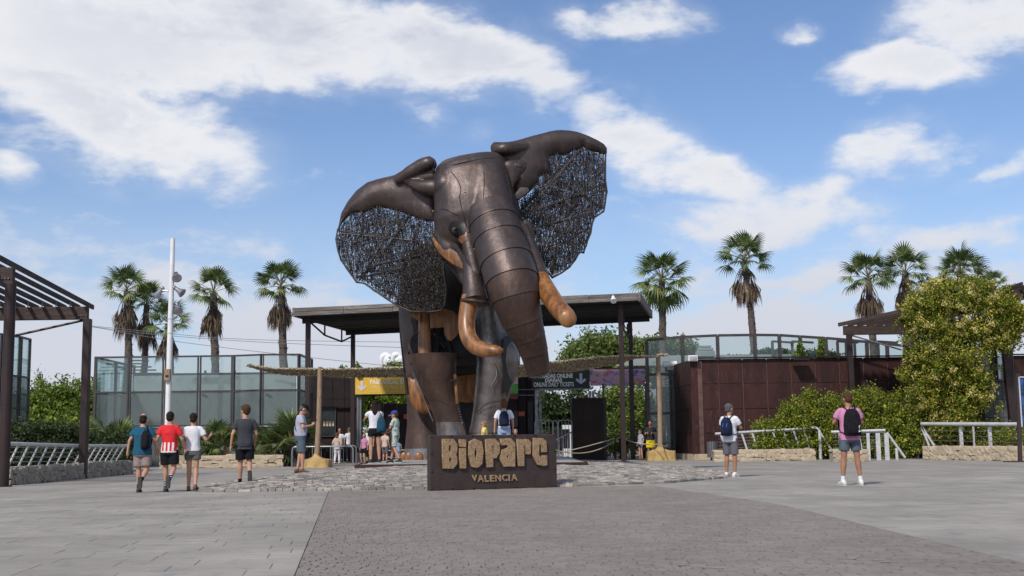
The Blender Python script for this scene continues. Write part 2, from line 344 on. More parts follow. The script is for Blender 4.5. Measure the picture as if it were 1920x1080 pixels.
class MB:
    def __init__(s): s.v = []; s.f = []; s.t = []
    def add(s, v, f, tint=0.0):
        k = len(s.v); s.v += [tuple(x) for x in v]; s.f += [tuple(i+k for i in q) for q in f]; s.t += [tint]*len(f); return s
    def box(s, c, sz, R=None, tint=0.0):
        c = Vector(c); h = Vector(sz)/2; vs = []
        for x, y, z in ((-1,-1,-1),(1,-1,-1),(1,1,-1),(-1,1,-1),(-1,-1,1),(1,-1,1),(1,1,1),(-1,1,1)):
            q = Vector((x*h.x, y*h.y, z*h.z)); vs.append(c + (R @ q if R else q))
        return s.add(vs, ((0,3,2,1),(4,5,6,7),(0,1,5,4),(1,2,6,5),(2,3,7,6),(3,0,4,7)), tint)
    def bar(s, p0, p1, w, h, up=(0, 0, 1), tint=0.0):
        p0, p1 = Vector(p0), Vector(p1); d = (p1-p0); L = d.length; d = d/L; up = Vector(up)
        if abs(d.dot(up)) > .98: up = Vector((0, 1, 0))
        x = d.cross(up).normalized(); z = x.cross(d).normalized(); R = Matrix((x, d, z)).transposed()
        return s.box((p0+p1)/2, (w, L, h), R, tint)
    def tube(s, pts, r, n=10, cap=True, tint=0.0, ell=None, up=(0, 0, 1), twist=0.0):
        pts = [Vector(p) for p in pts]; k = len(pts)
        rr = list(r) if isinstance(r, (list, tuple)) else [r]*k
        vs = []; prev = None
        for i, p in enumerate(pts):
            d = (pts[min(i+1, k-1)]-pts[max(i-1, 0)]).normalized()
            if prev is None:
                a = Vector(up) if abs(d.dot(Vector(up))) < .95 else Vector((1, 0, 0))
                x = a.cross(d).normalized()
            else:
                x = (prev - d*prev.dot(d)).normalized()
            prev = x; y = d.cross(x)
            e = ell[i] if ell else 1.0
            for j in range(n):
                a = 2*PI*j/n+twist; vs.append(p + x*math.cos(a)*rr[i] + y*math.sin(a)*rr[i]*e)
        fs = [(i*n+j, i*n+(j+1) % n, (i+1)*n+(j+1) % n, (i+1)*n+j) for i in range(k-1) for j in range(n)]
        if cap: fs += [tuple(range(n))[::-1], tuple((k-1)*n+j for j in range(n))]
        return s.add(vs, fs, tint)
    def ball(s, c, r, nu=12, nv=8, R=None, tint=0.0):
        r = (r, r, r) if isinstance(r, (int, float)) else r; c = Vector(c); vs = []
        for i in range(1, nv):
            a = PI*i/nv
            for j in range(nu):
                b = 2*PI*j/nu; q = Vector((r[0]*math.sin(a)*math.cos(b), r[1]*math.sin(a)*math.sin(b), r[2]*math.cos(a))); vs.append(c+(R @ q if R else q))
        top = Vector((0, 0, r[2])); vs += [c+(R @ top if R else top), c-(R @ top if R else top)]
        T = len(vs)-2; B = T+1
        fs = [(i*nu+j, (i+1)*nu+j, (i+1)*nu+(j+1) % nu, i*nu+(j+1) % nu) for i in range(nv-2) for j in range(nu)]
        fs += [(T, j, (j+1) % nu) for j in range(nu)] + [(B, (nv-2)*nu+(j+1) % nu, (nv-2)*nu+j) for j in range(nu)]
        return s.add(vs, fs, tint)
    def loft(s, rings, n=16, cap=True, tint=0.0):      # rings: (centre, xvec, yvec, exponent)
        vs = []
        for (c, xv, yv, ex) in rings:
            c, xv, yv = Vector(c), Vector(xv), Vector(yv)
            for j in range(n):
                a = 2*PI*j/n; ca, sa = math.cos(a), math.sin(a)
                vs.append(c + xv*(abs(ca)**(2/ex))*(1 if ca >= 0 else -1) + yv*(abs(sa)**(2/ex))*(1 if sa >= 0 else -1))
        k = len(rings)
        fs = [(i*n+j, i*n+(j+1) % n, (i+1)*n+(j+1) % n, (i+1)*n+j) for i in range(k-1) for j in range(n)]
        if cap: fs += [tuple(range(n))[::-1], tuple((k-1)*n+j for j in range(n))]
        return s.add(vs, fs, tint)
    def mesh(s, name, org=(0, 0, 0)):
        me = bpy.data.meshes.new(name); o = Vector(org)
        me.from_pydata([tuple(Vector(v)-o) for v in s.v], [], s.f)
        if any(s.t):
            a = me.attributes.new('tint', 'FLOAT', 'FACE'); a.data.foreach_set('value', np.array(s.t, dtype=np.float32))
        return me
    def build(s, name, mat, parent=None, smooth=None, bevel=0.0, label=None, cat=None, group=None, kind=None, local=False):
        if parent is not None: org = Vector((0, 0, 0)) if local else ORG[parent.name]
        else:
            a = np.array(s.v); org = Vector(((a[:, 0].min()+a[:, 0].max())/2, (a[:, 1].min()+a[:, 1].max())/2, a[:, 2].min()))
        me = s.mesh(name, org); return link(me, name, mat, parent, org, smooth, bevel, label, cat, group, kind)
def link(me, name, mat, parent=None, org=(0, 0, 0), smooth=None, bevel=0.0, label=None, cat=None, group=None, kind=None):
    if bevel:
        bm = bmesh.new(); bm.from_mesh(me); bmesh.ops.bevel(bm, geom=bm.edges[:], offset=bevel, segments=1, affect='EDGES', profile=.5); bm.to_mesh(me); bm.free()
    if mat is not None and not me.materials: me.materials.append(M[mat] if isinstance(mat, str) else mat)
    if smooth is not None:
        me.polygons.foreach_set('use_smooth', [True]*len(me.polygons))
        if smooth < 170: me.set_sharp_from_angle(angle=rad(smooth))
    o = bpy.data.objects.new(name, me); C.objects.link(o)
    if parent is not None:
        o.parent = parent; ORG[o.name] = ORG[parent.name] if parent.name in ORG else Vector((0, 0, 0))
    else:
        o.location = org; ORG[o.name] = Vector(org)
    return setp(o, label, cat, group, kind)
def fuse(mb, name, voxel, smooth_it=3, org=(0, 0, 0)):
    """voxel-remesh overlapping closed shapes into one continuous skin"""
    me = mb.mesh(name+'_tmp', org); ob = bpy.data.objects.new(name+'_tmp', me); C.objects.link(ob)
    r = ob.modifiers.new('r', 'REMESH'); r.mode = 'VOXEL'; r.voxel_size = voxel; r.use_smooth_shade = True
    if smooth_it: q = ob.modifiers.new('s', 'SMOOTH'); q.factor = .5; q.iterations = smooth_it
    dg = bpy.context.evaluated_depsgraph_get(); out = bpy.data.meshes.new_from_object(ob.evaluated_get(dg)); out.name = name
    bpy.data.objects.remove(ob); bpy.data.meshes.remove(me)
    return out
def bez(ctrl, n=24):                    # Catmull-Rom through points
    c = [Vector(p) for p in ctrl]; c = [c[0]*2-c[1]] + c + [c[-1]*2-c[-2]]; out = []
    segs = len(c)-3
    for i in range(segs):
        for k in range(n//segs):
            t = k/(n//segs); a, b, d, e = c[i:i+4]
            out.append(.5*((2*b)+(-a+d)*t+(2*a-5*b+4*d-e)*t*t+(-a+3*b-3*d+e)*t**3))
    out.append(c[-2]); return out
def lerp(a, b, t): return a+(b-a)*t
def interp(vals, n):
    out = []
    for i in range(n):
        t = i/(n-1)*(len(vals)-1); k = min(int(t), len(vals)-2); out.append(lerp(vals[k], vals[k+1], t-k))
    return out
def curve_mesh(polys, extrude, bevel=0.0):
    cu = bpy.data.curves.new('tmp', 'CURVE'); cu.dimensions = '2D'; cu.fill_mode = 'BOTH'; cu.extrude = extrude; cu.bevel_depth = bevel; cu.bevel_resolution = 0
    for p in polys:
        s = cu.splines.new('POLY'); s.points.add(len(p)-1)
        for i, q in enumerate(p): s.points[i].co = (q[0], q[1], 0, 1)
        s.use_cyclic_u = True
    ob = bpy.data.objects.new('tmp', cu); C.objects.link(ob); dg = bpy.context.evaluated_depsgraph_get()
    me = bpy.data.meshes.new_from_object(ob.evaluated_get(dg)); bpy.data.objects.remove(ob); return me
def text_mesh(txt, width, height, extrude=.01, bold=0.0, shear=0.0, align='LEFT', spacing=1.0):
    cu = bpy.data.curves.new('tmp', 'FONT'); cu.body = txt; cu.extrude = extrude; cu.offset = bold; cu.shear = shear; cu.resolution_u = 3; cu.space_character = spacing
    ob = bpy.data.objects.new('tmp', cu); C.objects.link(ob); dg = bpy.context.evaluated_depsgraph_get()
    me = bpy.data.meshes.new_from_object(ob.evaluated_get(dg)); bpy.data.objects.remove(ob)
    a = np.array([v.co[:] for v in me.vertices]); mn = a.min(0); mx = a.max(0)
    sx = width/(mx[0]-mn[0]); sy = height/(mx[1]-mn[1])
    for v in me.vertices: v.co = ((v.co.x-mn[0])*sx, (v.co.y-mn[1])*sy, v.co.z)
    return me
def place_mesh(me, o, u, w, nrm):           # local x->u, y->w, z->nrm, origin o
    o, u, w, nrm = Vector(o), Vector(u), Vector(w), Vector(nrm)
    me.transform(Matrix(((u.x, w.x, nrm.x, o.x), (u.y, w.y, nrm.y, o.y), (u.z, w.z, nrm.z, o.z), (0, 0, 0, 1)))); return me
def copy_tree(o, loc, rz=None, label=None, group=None, scale=None):
    c = o.copy(); C.objects.link(c); c.location = loc; ORG[c.name] = Vector(loc)
    if rz is not None: c.rotation_euler = (0, 0, rz)
    if scale: c.scale = scale
    if label: c['label'] = label
    if group: c['group'] = group
    for ch in list(o.children):
        k = ch.copy(); C.objects.link(k); k.parent = c
        for g in ch.children:
            q = g.copy(); C.objects.link(q); q.parent = k
    return c
# leaves: many small folded rhombs with a random tint each
def leaf_mesh(name, pts, size, mat, seed=1, droop=.3, aspect=.5):
    r = np.random.default_rng(seed); n = len(pts); pts = np.asarray(pts)
    a = r.normal(size=(n, 3)); a[:, 2] -= droop; a /= np.linalg.norm(a, axis=1)[:, None]
    b = np.cross(a, r.normal(size=(n, 3))); b /= np.linalg.norm(b, axis=1)[:, None]
    s = (size*(.6+.8*r.random(n)))[:, None]
    v = np.stack([pts-a*s*.5, pts+b*s*aspect*.5, pts+a*s*.5, pts-b*s*aspect*.5], 1).reshape(-1, 3)
    me = bpy.data.meshes.new(name); me.vertices.add(n*4); me.vertices.foreach_set('co', v.astype(np.float32).ravel())
    me.loops.add(n*4); me.loops.foreach_set('vertex_index', np.arange(n*4, dtype=np.int32))
    me.polygons.add(n); me.polygons.foreach_set('loop_start', np.arange(0, n*4, 4, dtype=np.int32)); me.polygons.foreach_set('loop_total', np.full(n, 4, dtype=np.int32))
    me.update(); me.validate()
    t = me.attributes.new('tint', 'FLOAT', 'FACE'); t.data.foreach_set('value', r.random(n).astype(np.float32))
    me.materials.append(M[mat]); return me
def blob_points(blobs, n, seed=1, clumps=26, spread=.16, fill=.25):
    """points for leaves: clumps scattered over (and inside) ellipsoids; blob = (centre, radii)"""
    r = np.random.default_rng(seed); vol = np.array([b[1][0]*b[1][1]*b[1][2] for b in blobs])**.67; cnt = (vol/vol.sum()*n).astype(int); out = []
    for (c, rr), k in zip(blobs, cnt):
        c = np.array(c); rr = np.array(rr)
        d = r.normal(size=(clumps, 3)); d /= np.linalg.norm(d, axis=1)[:, None]
        cl = d*(.60+.50*r.random((clumps, 1)))
        nin = int(k*fill); i = r.integers(0, clumps, k-nin)
        p = cl[i] + r.normal(size=(k-nin, 3))*spread*(.6+.8*r.random((clumps, 1))[i])
        d2 = r.normal(size=(nin, 3)); d2 /= np.linalg.norm(d2, axis=1)[:, None]
        q = d2*(r.random((nin, 1))**.4)*.85
        out.append(c + np.vstack([p, q])*rr)
    return np.vstack(out)
# ================================================================== GROUND
mb = MB(); R_ = 1500
for (x0, x1, y0, y1) in ((-R_, R_, 30, R_), (-R_, R_, -60, 6.5), (-R_, -17, 6.5, 30), (17, R_, 6.5, 30)):
    mb.add([(x0, y0, -.003), (x1, y0, -.003), (x1, y1, -.003), (x0, y1, -.003)], [(0, 1, 2, 3)])
ground = mb.build('plaza_ground', 'plaza', kind='structure')
mb = MB(); mb.add([(-17, 6.5, -.014), (17, 6.5, -.014), (17, 30, -.014), (-17, 30, -.014)], [(0, 1, 2, 3)])
mb.build('joint_bed', 'joint', kind='structure')
pav = struct_root('paving', (0, 0, 0)); bpav = struct_root('brick_paving', (0, 0, 0))
# boundary of the darker brick field (left and right edge as X at given Y)
def bl(y): return -1.49 + (y-8.38)*(-3.45+1.49)/(23-8.38)
def br(y):
    if y < 17: return 3.62 + .004*(y-8)
    return 3.66 - (y-17)*.115
BEND = 24.6
def in_brick(x, y): return bl(y) < x < br(y) and y < BEND
DIRA = rad(7.6); ca, sa = math.cos(DIRA), math.sin(DIRA)
def clip_poly(poly, f):                       # keep the side where f >= 0 (f linear enough per edge)
    out = []
    for i in range(len(poly)):
        a, b = poly[i], poly[(i+1) % len(poly)]; fa, fb = f(a), f(b)
        if fa >= 0: out.append(a)
        if fa*fb < 0:
            t = fa/(fa-fb); out.append((a[0]+(b[0]-a[0])*t, a[1]+(b[1]-a[1])*t))
    return out
def slab_cell(mbx, poly, z, dz, tint, ch=.004, tilt=(0, 0)):
    cx = sum(p[0] for p in poly)/len(poly); cy = sum(p[1] for p in poly)/len(poly); n = len(poly)
    ins = []
    for p in poly:
        d = math.hypot(p[0]-cx, p[1]-cy); k = max(0, 1-ch*1.6/max(d, .01)); ins.append((cx+(p[0]-cx)*k, cy+(p[1]-cy)*k))
    zf = lambda p: z+(p[0]-cx)*tilt[0]+(p[1]-cy)*tilt[1]
    v = [(p[0], p[1], z-dz) for p in poly] + [(p[0], p[1], zf(p)-ch*.7) for p in poly] + [(p[0], p[1], zf(p)) for p in ins]
    f = [(i, (i+1) % n, n+(i+1) % n, n+i) for i in range(n)] + [(n+i, n+(i+1) % n, 2*n+(i+1) % n, 2*n+i) for i in range(n)] + [tuple(2*n+i for i in range(n))]
    mbx.add(v, f, tint)
def add_cells(cells, root, name, stuffname, mat, z, dz, ch, tl):
    cells.sort(key=lambda p: sum(q[1] for q in p)/len(p) + .12*abs(sum(q[0] for q in p)/len(p)))
    vis = [p for p in cells if min(q[1] for q in p) > 7.2 and abs(sum(q[0] for q in p)/len(p)) < .44*max(q[1] for q in p)]
    first = vis[:300]; ids = set(map(id, first)); rest = MB()
    for p in cells:
        t = rng.random()*.98+.01; tilt = (rng.gauss(0, tl), rng.gauss(0, tl)); zz = z+rng.gauss(0, tl*.25)
        if id(p) in ids:
            q = MB(); slab_cell(q, p, zz, dz, t, ch, tilt); q.build(name, mat, root)
        else: slab_cell(rest, p, zz, dz, t, ch, tilt)
    rest.build(stuffname, mat, root, kind='stuff')
# small paving bricks in rows across the field
cells = []
w, l, g = .125, .10, .0075
for j in range(66, 248):
    off = rng.random()*w; v0 = j*l+g/2
    for i in range(-34, 36):
        u0 = i*w+off+g/2+rng.gauss(0, .003); u1 = i*w+w+off-g/2+rng.gauss(0, .002); y0 = v0+abs(rng.gauss(0, .0035)); y1 = v0+l-g-abs(rng.gauss(0, .0035))
        if y0 < 6.6 or y1 > BEND or u0 < bl(y0)-.16 or u1 > br(y0)+.16: continue
        p = clip_poly([(u0, y0), (u1, y0), (u1, y1), (u0, y1)], lambda q: q[0]-bl(q[1])-.004)
        if len(p) > 2: p = clip_poly(p, lambda q: br(q[1])-.004-q[0])
        if len(p) > 2: cells.append(p)
add_cells(cells, bpav, 'paving_brick', 'far_paving_bricks', 'brick', 0.0, .013, .0035, .006)
rot = lambda u, v: (u*ca - v*sa, u*sa + v*ca)
# pale slabs in running courses on both sides
cells = []
for r in range(0, 62):
    v0 = 4.0 + r*.44; u = -20 + rng.random()
    while u < 20:
        L = rng.choice((.6, .6, .75, .9, 1.05)); 
        p = [rot(u+.0025, v0+.0015), rot(u+L-.0025, v0+.0015), rot(u+L-.0025, v0+.4385), rot(u+.0025, v0+.4385)]
        u += L
        cx = sum(q[0] for q in p)/4; cy = sum(q[1] for q in p)/4
        if cy < 5 or cy > 31 or abs(cx) > 18: continue
        for side in (0, 1):
            q = p
            f = (lambda s: (bl(s[1])-.003-s[0])) if side == 0 else (lambda s: (s[0]-br(s[1])-.003))
            if all(s[1] > BEND for s in p):
                if side: continue
            else: q = clip_poly(p, f)
            for ff in (lambda s: s[1]-6.5, lambda s: 30-s[1], lambda s: s[0]+17, lambda s: 17-s[0]):
                if len(q) > 2: q = clip_poly(q, ff)
            if len(q) > 2: cells.append(q)
add_cells(cells, pav, 'paving_slab', 'far_paving_slabs', 'slab', 0.0, .013, .003, .0012)
# pale worn spots (spilt mortar) on the bricks
for (px, py) in ((1320, 1064), (1615, 1050), (1120, 948)):
    c = G(px, py, .004)
    q = MB(); 
    for k in range(5):
        cc = c+Vector((rng.gauss(0, .09), rng.gauss(0, .1), k*.0003)); n = 9
        rr = [rng.uniform(.012, .035) for _ in range(n)]
        q.add([(cc.x+rr[i]*math.cos(2*PI*i/n)*1.8, cc.y+rr[i]*math.sin(2*PI*i/n), cc.z) for i in range(n)]+[(cc.x, cc.y, cc.z+.004)], [(i, (i+1) % n, n) for i in range(n)])
    q.build('mortar_stain', 'mortar', kind='structure')

# ================================================================== COBBLED MOUND AND PLATFORM
MP = [(-6.05, 24.0), (-3.7, 24.1), (-1.5, 24.3), (1.2, 24.65), (3.2, 26.0), (4.85, 28.7), (5.7, 33), (5.0, 40), (-1, 43), (-5.6, 38.5), (-6.5, 33), (-6.7, 28)]
def seg_d(p, a, b):
    ax, ay = b[0]-a[0], b[1]-a[1]; t = max(0, min(1, ((p[0]-a[0])*ax+(p[1]-a[1])*ay)/(ax*ax+ay*ay)))
    return math.hypot(p[0]-a[0]-t*ax, p[1]-a[1]-t*ay)
def inside(p, poly):
    c = False
    for i in range(len(poly)):
        a, b = poly[i], poly[i-1]
        if (a[1] > p[1]) != (b[1] > p[1]) and p[0] < (b[0]-a[0])*(p[1]-a[1])/(b[1]-a[1])+a[0]: c = not c
    return c
def mdist(x, y): return min(seg_d((x, y), MP[i-1], MP[i]) for i in range(len(MP)))
def mh(x, y):
    if not inside((x, y), MP): return 0
    d = mdist(x, y); t = min(1, d/5.2); return .055 + .31*(t*(2-t))
PZ = .385; PX0, PX1, PY0, PY1 = -3.8, 1.75, 29.6, 41.0
mound = struct_root('cobbled_mound', (0, 0, 0))
pts = []; N_ = 40
vs = []; fs = []
gx = np.linspace(-7, 6, 53); gy = np.linspace(23.9, 43.2, 78)
idx = {}
for i, x in enumerate(gx):
    for j, y in enumerate(gy):
        if inside((x, y), MP): idx[i, j] = len(vs); vs.append((x, y, mh(x, y)-.03))
for (i, j) in list(idx):
    if all(k in idx for k in ((i+1, j), (i+1, j+1), (i, j+1))): fs.append((idx[i, j], idx[i+1, j], idx[i+1, j+1], idx[i, j+1]))
q = MB(); q.add(vs, fs); q.build('mound_bed', 'joint', mound)
# kerb course + rows of stones
stones = []
y = 24.05; row = 0
while y < 38.5:
    d = .11 if y > 24.2 else .13
    x = -6.9 + rng.random()*.2
    while x < 5.8:
        wd = rng.uniform(.11, .27); cx, cy = x+wd/2, y+d/2+.12*math.sin(x*.6+1)
        x += wd
        if PX0+.02 < cx < PX1 and cy > PY0: continue
        if not inside((cx, cy), MP): continue
        stones.append((cx, cy, wd-.014, d*rng.uniform(.84, .93), 0))
    y += d; row += 1
# border stones following the front edge
for a, b in zip(MP[:6], MP[1:6]):
    L = math.hypot(b[0]-a[0], b[1]-a[1]); t = 0
    while t < L:
        wd = rng.uniform(.12, .26); c = (t+wd/2)/L
        if c < 1: stones.append((a[0]+(b[0]-a[0])*c, a[1]+(b[1]-a[1])*c-.02, wd-.014, .11, math.atan2(b[1]-a[1], b[0]-a[0])))
        t += wd
def stone_geo(q, cx, cy, w, d, a, z, tint):
    h = .075 + rng.uniform(-.012, .014); c, s = math.cos(a), math.sin(a); tx, ty = rng.gauss(0, .05), rng.gauss(0, .05)
    v = []
    for (k, zz, j) in ((1.0, -.06, 0), (1.0, h*.45, .004), (.78, h*.62, .008)):
        for sx, sy in ((-1, -1), (1, -1), (1, 1), (-1, 1)):
            lx = sx*w/2*(k if k == 1 else 1-.018/w) + rng.gauss(0, j); ly = sy*d/2*(k if k == 1 else 1-.018/d) + rng.gauss(0, j)
            v.append((cx+lx*c-ly*s, cy+lx*s+ly*c, z-.045+zz+(lx*tx+ly*ty if zz > 0 else 0)))
    f = [(i, (i+1) % 4, 4+(i+1) % 4, 4+i) for i in range(4)] + [(4+i, 4+(i+1) % 4, 8+(i+1) % 4, 8+i) for i in range(4)] + [(8, 9, 10, 11)]
    q.add(v, f, tint)
stones.sort(key=lambda s: s[1]); rest = MB()
nb = 0
for s in stones:
    z = mh(s[0], s[1]) or .05; t = rng.random()*.98+.01
    if nb < 300:
        q = MB(); stone_geo(q, *s, z, t); q.build('cobblestone', 'cobble', mound, smooth=40); nb += 1
    else: stone_geo(rest, *s, z, t)
rest.build('far_cobblestones', 'cobble', mound, kind='stuff', smooth=40)
plat = struct_root('sculpture_platform', (0, PY0, 0))
q = MB(); q.box(((PX0+PX1)/2, (PY0+PY1)/2+.01, PZ/2), (PX1-PX0-.04, PY1-PY0-.02, PZ)); q.build('concrete_deck', 'concrete', plat)
q = MB(); q.box(((PX0+PX1)/2, PY0, PZ-.045), (PX1-PX0, .03, .11)); q.build('steel_edge', 'corten', plat)
q = MB(); q.box((PX0, (PY0+PY1)/2, PZ-.045), (.03, PY1-PY0, .11)); q.box((PX1, (PY0+PY1)/2, PZ-.045), (.03, PY1-PY0, .11)); q.build('steel_side_edge', 'corten', plat)

# ================================================================== GLASS PAVILION, LEFT
def glazed_front(root, plan, zs, matfun, dbl=True, fr=.075, depth=.10, name='glass_pane', end_posts=True):
    """plan: list of (x, y); zs: rows of heights; one pane object per field, frame bars as own parts"""
    for i in range(len(plan)-1):
        a = Vector((*plan[i], 0)); b = Vector((*plan[i+1], 0)); d = (b-a); L = d.length; u = d/L; ang = math.atan2(u.y, u.x); R = Matrix.Rotation(ang, 3, 'Z')
        for r in range(len(zs)-1):
            z0, z1 = zs[r], zs[r+1]; c = (a+b)/2 + Vector((0, 0, (z0+z1)/2))
            q = MB(); q.box(c, (L-2*fr, .014, z1-z0-fr), R); q.build(name, matfun(i, r), root)
        for r, z in enumerate(zs):
            q = MB(); q.box((a+b)/2+Vector((0, 0, z)), (L-.03, depth, fr), R); q.build('transom', 'frame', root)
        for (pt, s) in ((a, 1), (b, -1)):
            q = MB(); q.box(pt+u*s*(.055)+Vector((0, 0, (zs[0]+zs[-1])/2)), (.06, depth+.01, zs[-1]-zs[0]+fr+.004), R); q.build('mullion', 'frame', root)
def XY(px, py, Y): p = P(px, py, Y); return (p.x, Y)
YG = 55.0
pav_l = thing('glass_pavilion', 'long glass pavilion with grey steel frames behind the fan palms left of the entrance', 'pavilion', (-12, YG, 0))
mpx = [178, 243, 308, 373.5, 437, 491, 561]
plan = [XY(x, 700, YG - (.5 if k == 5 else .35 if k == 6 else 0)) for k, x in enumerate(mpx)]
zt = P(370, 668, YG).z; zm = P(370, 734, YG).z; zb = P(370, 798, YG).z
glazed_front(pav_l, plan, (zb, zm, zt), lambda i, r: 'glass' if r == 1 else 'glass_dusty')
plan2 = [plan[-1], XY(585, 700, YG+3.2)]
glazed_front(pav_l, plan2, (zb, zm, zt), lambda i, r: 'glass' if r == 1 else 'glass_dusty')
plan3 = [(plan[0][0], YG), (plan[0][0]-.1, YG+3.2), (plan[0][0]-.2, YG+6.4)]
glazed_front(pav_l, plan3, (zb, zm, zt), lambda i, r: 'glass' if r == 1 else 'glass_dusty')
q = MB(); q.box(((plan[0][0]+plan[-1][0])/2, YG+.1, zb/2-.04), (plan[-1][0]-plan[0][0], .12, zb-.1)); q.build('base_wall', 'backwall', pav_l)
# interior: pale parapet wall and dim rear, inner frames and shading slats
z_in = P(450, 701, YG+3.5).z
q = MB(); q.box((-14.2, YG+3.5, z_in/2), (7.7, .15, z_in)); q.build('inner_wall', 'innerwall', pav_l)
q = MB(); q.box((-14.2, YG+3.5, z_in+.03), (7.75, .22, .06)); q.build('wall_coping', 'frame', pav_l)
for k, px in enumerate((195, 210, 223, 322, 385, 440, 505)):
    p = P(px, 700, YG+6.2); q = MB(); q.box((p.x, YG+6.2, 2.3), (.10, .10, 4.6)); q.build('inner_post', 'frame', pav_l)
for k in range(5):
    p0 = P(245, 676+k*6, YG+5); p1 = P(266+k*9, 676+k*6, YG+5); q = MB(); q.bar(p0, p1, .05, .07); q.build('shade_slat', 'frame', pav_l)
q = MB(); q.bar(P(185, 676, YG+1), P(240, 694, YG+6), .08, .12); q.build('inner_beam', 'frame', pav_l)
for px in (250, 380, 500): q = MB(); q.bar(P(px, 740, YG+.2), P(px+9, 745, YG+1.3), .08, .10); q.build('bracket', 'black', pav_l)

# glass block at the far left
gl2 = thing('glass_block', 'tall glass block seen behind the near pergola post at the left edge', 'building', (-22, 50, 0))
pl = [XY(-60, 700, 48), XY(2, 700, 48.6), XY(37, 700, 50), XY(55, 700, 51.2)]
zz = [P(30, 790, 49).z, P(30, 765, 49).z, P(30, 703, 49).z, P(30, 628, 49).z]
glazed_front(gl2, pl, zz, lambda i, r: 'glass' if r == 2 else 'glass_dusty', fr=.07)

# ================================================================== PERGOLA, LEFT
pg = thing('pergola', 'dark steel and timber pergola with open rafters cropped by the left edge', 'pergola', (-12.5, 30, 0))
A0 = P(6, 905, 28.8); A1 = P(17.5, 533, 28.8); B0 = P(155, 900, 35.6); B1 = P(161.5, 598, 35.6)
q = MB(); q.tube([(A0.x, A0.y, 0), (A0.x, A0.y, A1.z)], .13, 18); q.build('post', 'post', pg, smooth=40)
q = MB(); q.box((B0.x, B0.y, B1.z/2), (.20, .24, B1.z)); q.build('post', 'post', pg, bevel=.01)
q = MB(); q.tube([(A0.x, A0.y, 0), (A0.x, A0.y, .03)], .2, 18); q.build('base_plate', 'post', pg)
t0 = P(27, 502, 28.8); b0 = P(27, 533, 28.8)
q = MB(); q.box((t0.x-3.0, 28.8, (t0.z+b0.z)/2), (6.0, .16, t0.z-b0.z)); q.build('beam', 'beam', pg, bevel=.008)
t1 = P(166, 575, 35.6); b1 = P(166, 599, 35.6)
q = MB(); q.box((t1.x-3.5, 35.6, (t1.z+b1.z)/2), (7.0, .16, t1.z-b1.z)); q.build('beam', 'beam', pg, bevel=.008)
for k in range(3):
    for (tt, yy) in ((P(7+6*k, 523, 28.8), 28.7), (P(150+4*k, 592, 35.6), 35.5)):
        q = MB(); q.ball((tt.x, yy, tt.z), .022, 8, 5); q.build('bolt', 'galv', pg)
r_far = P(175, 572, 36.4); r_near = P(0, 481, 29.8); sl = (r_near.z-r_far.z)/(r_near.y-r_far.y)
for k in range(13):
    x = r_far.x - k*.41; ys, ye = 36.4, 26.5
    z = lambda yy: r_far.z + (yy-36.4)*sl - .07
    q = MB(); q.bar((x, ys, z(ys)), (x, ye, z(ye)), .055, .13); q.build('rafter', 'beam', pg)
    if k: q = MB(); q.box((x+.045, 35.49, t1.z+.07), (.03, .02, .14)); q.build('joist_bracket', 'galv', pg)
q = MB(); q.tube([P(155, 601, 35.6), P(25, 630, 35.6)], .035, 8); q.build('brace', 'post', pg)

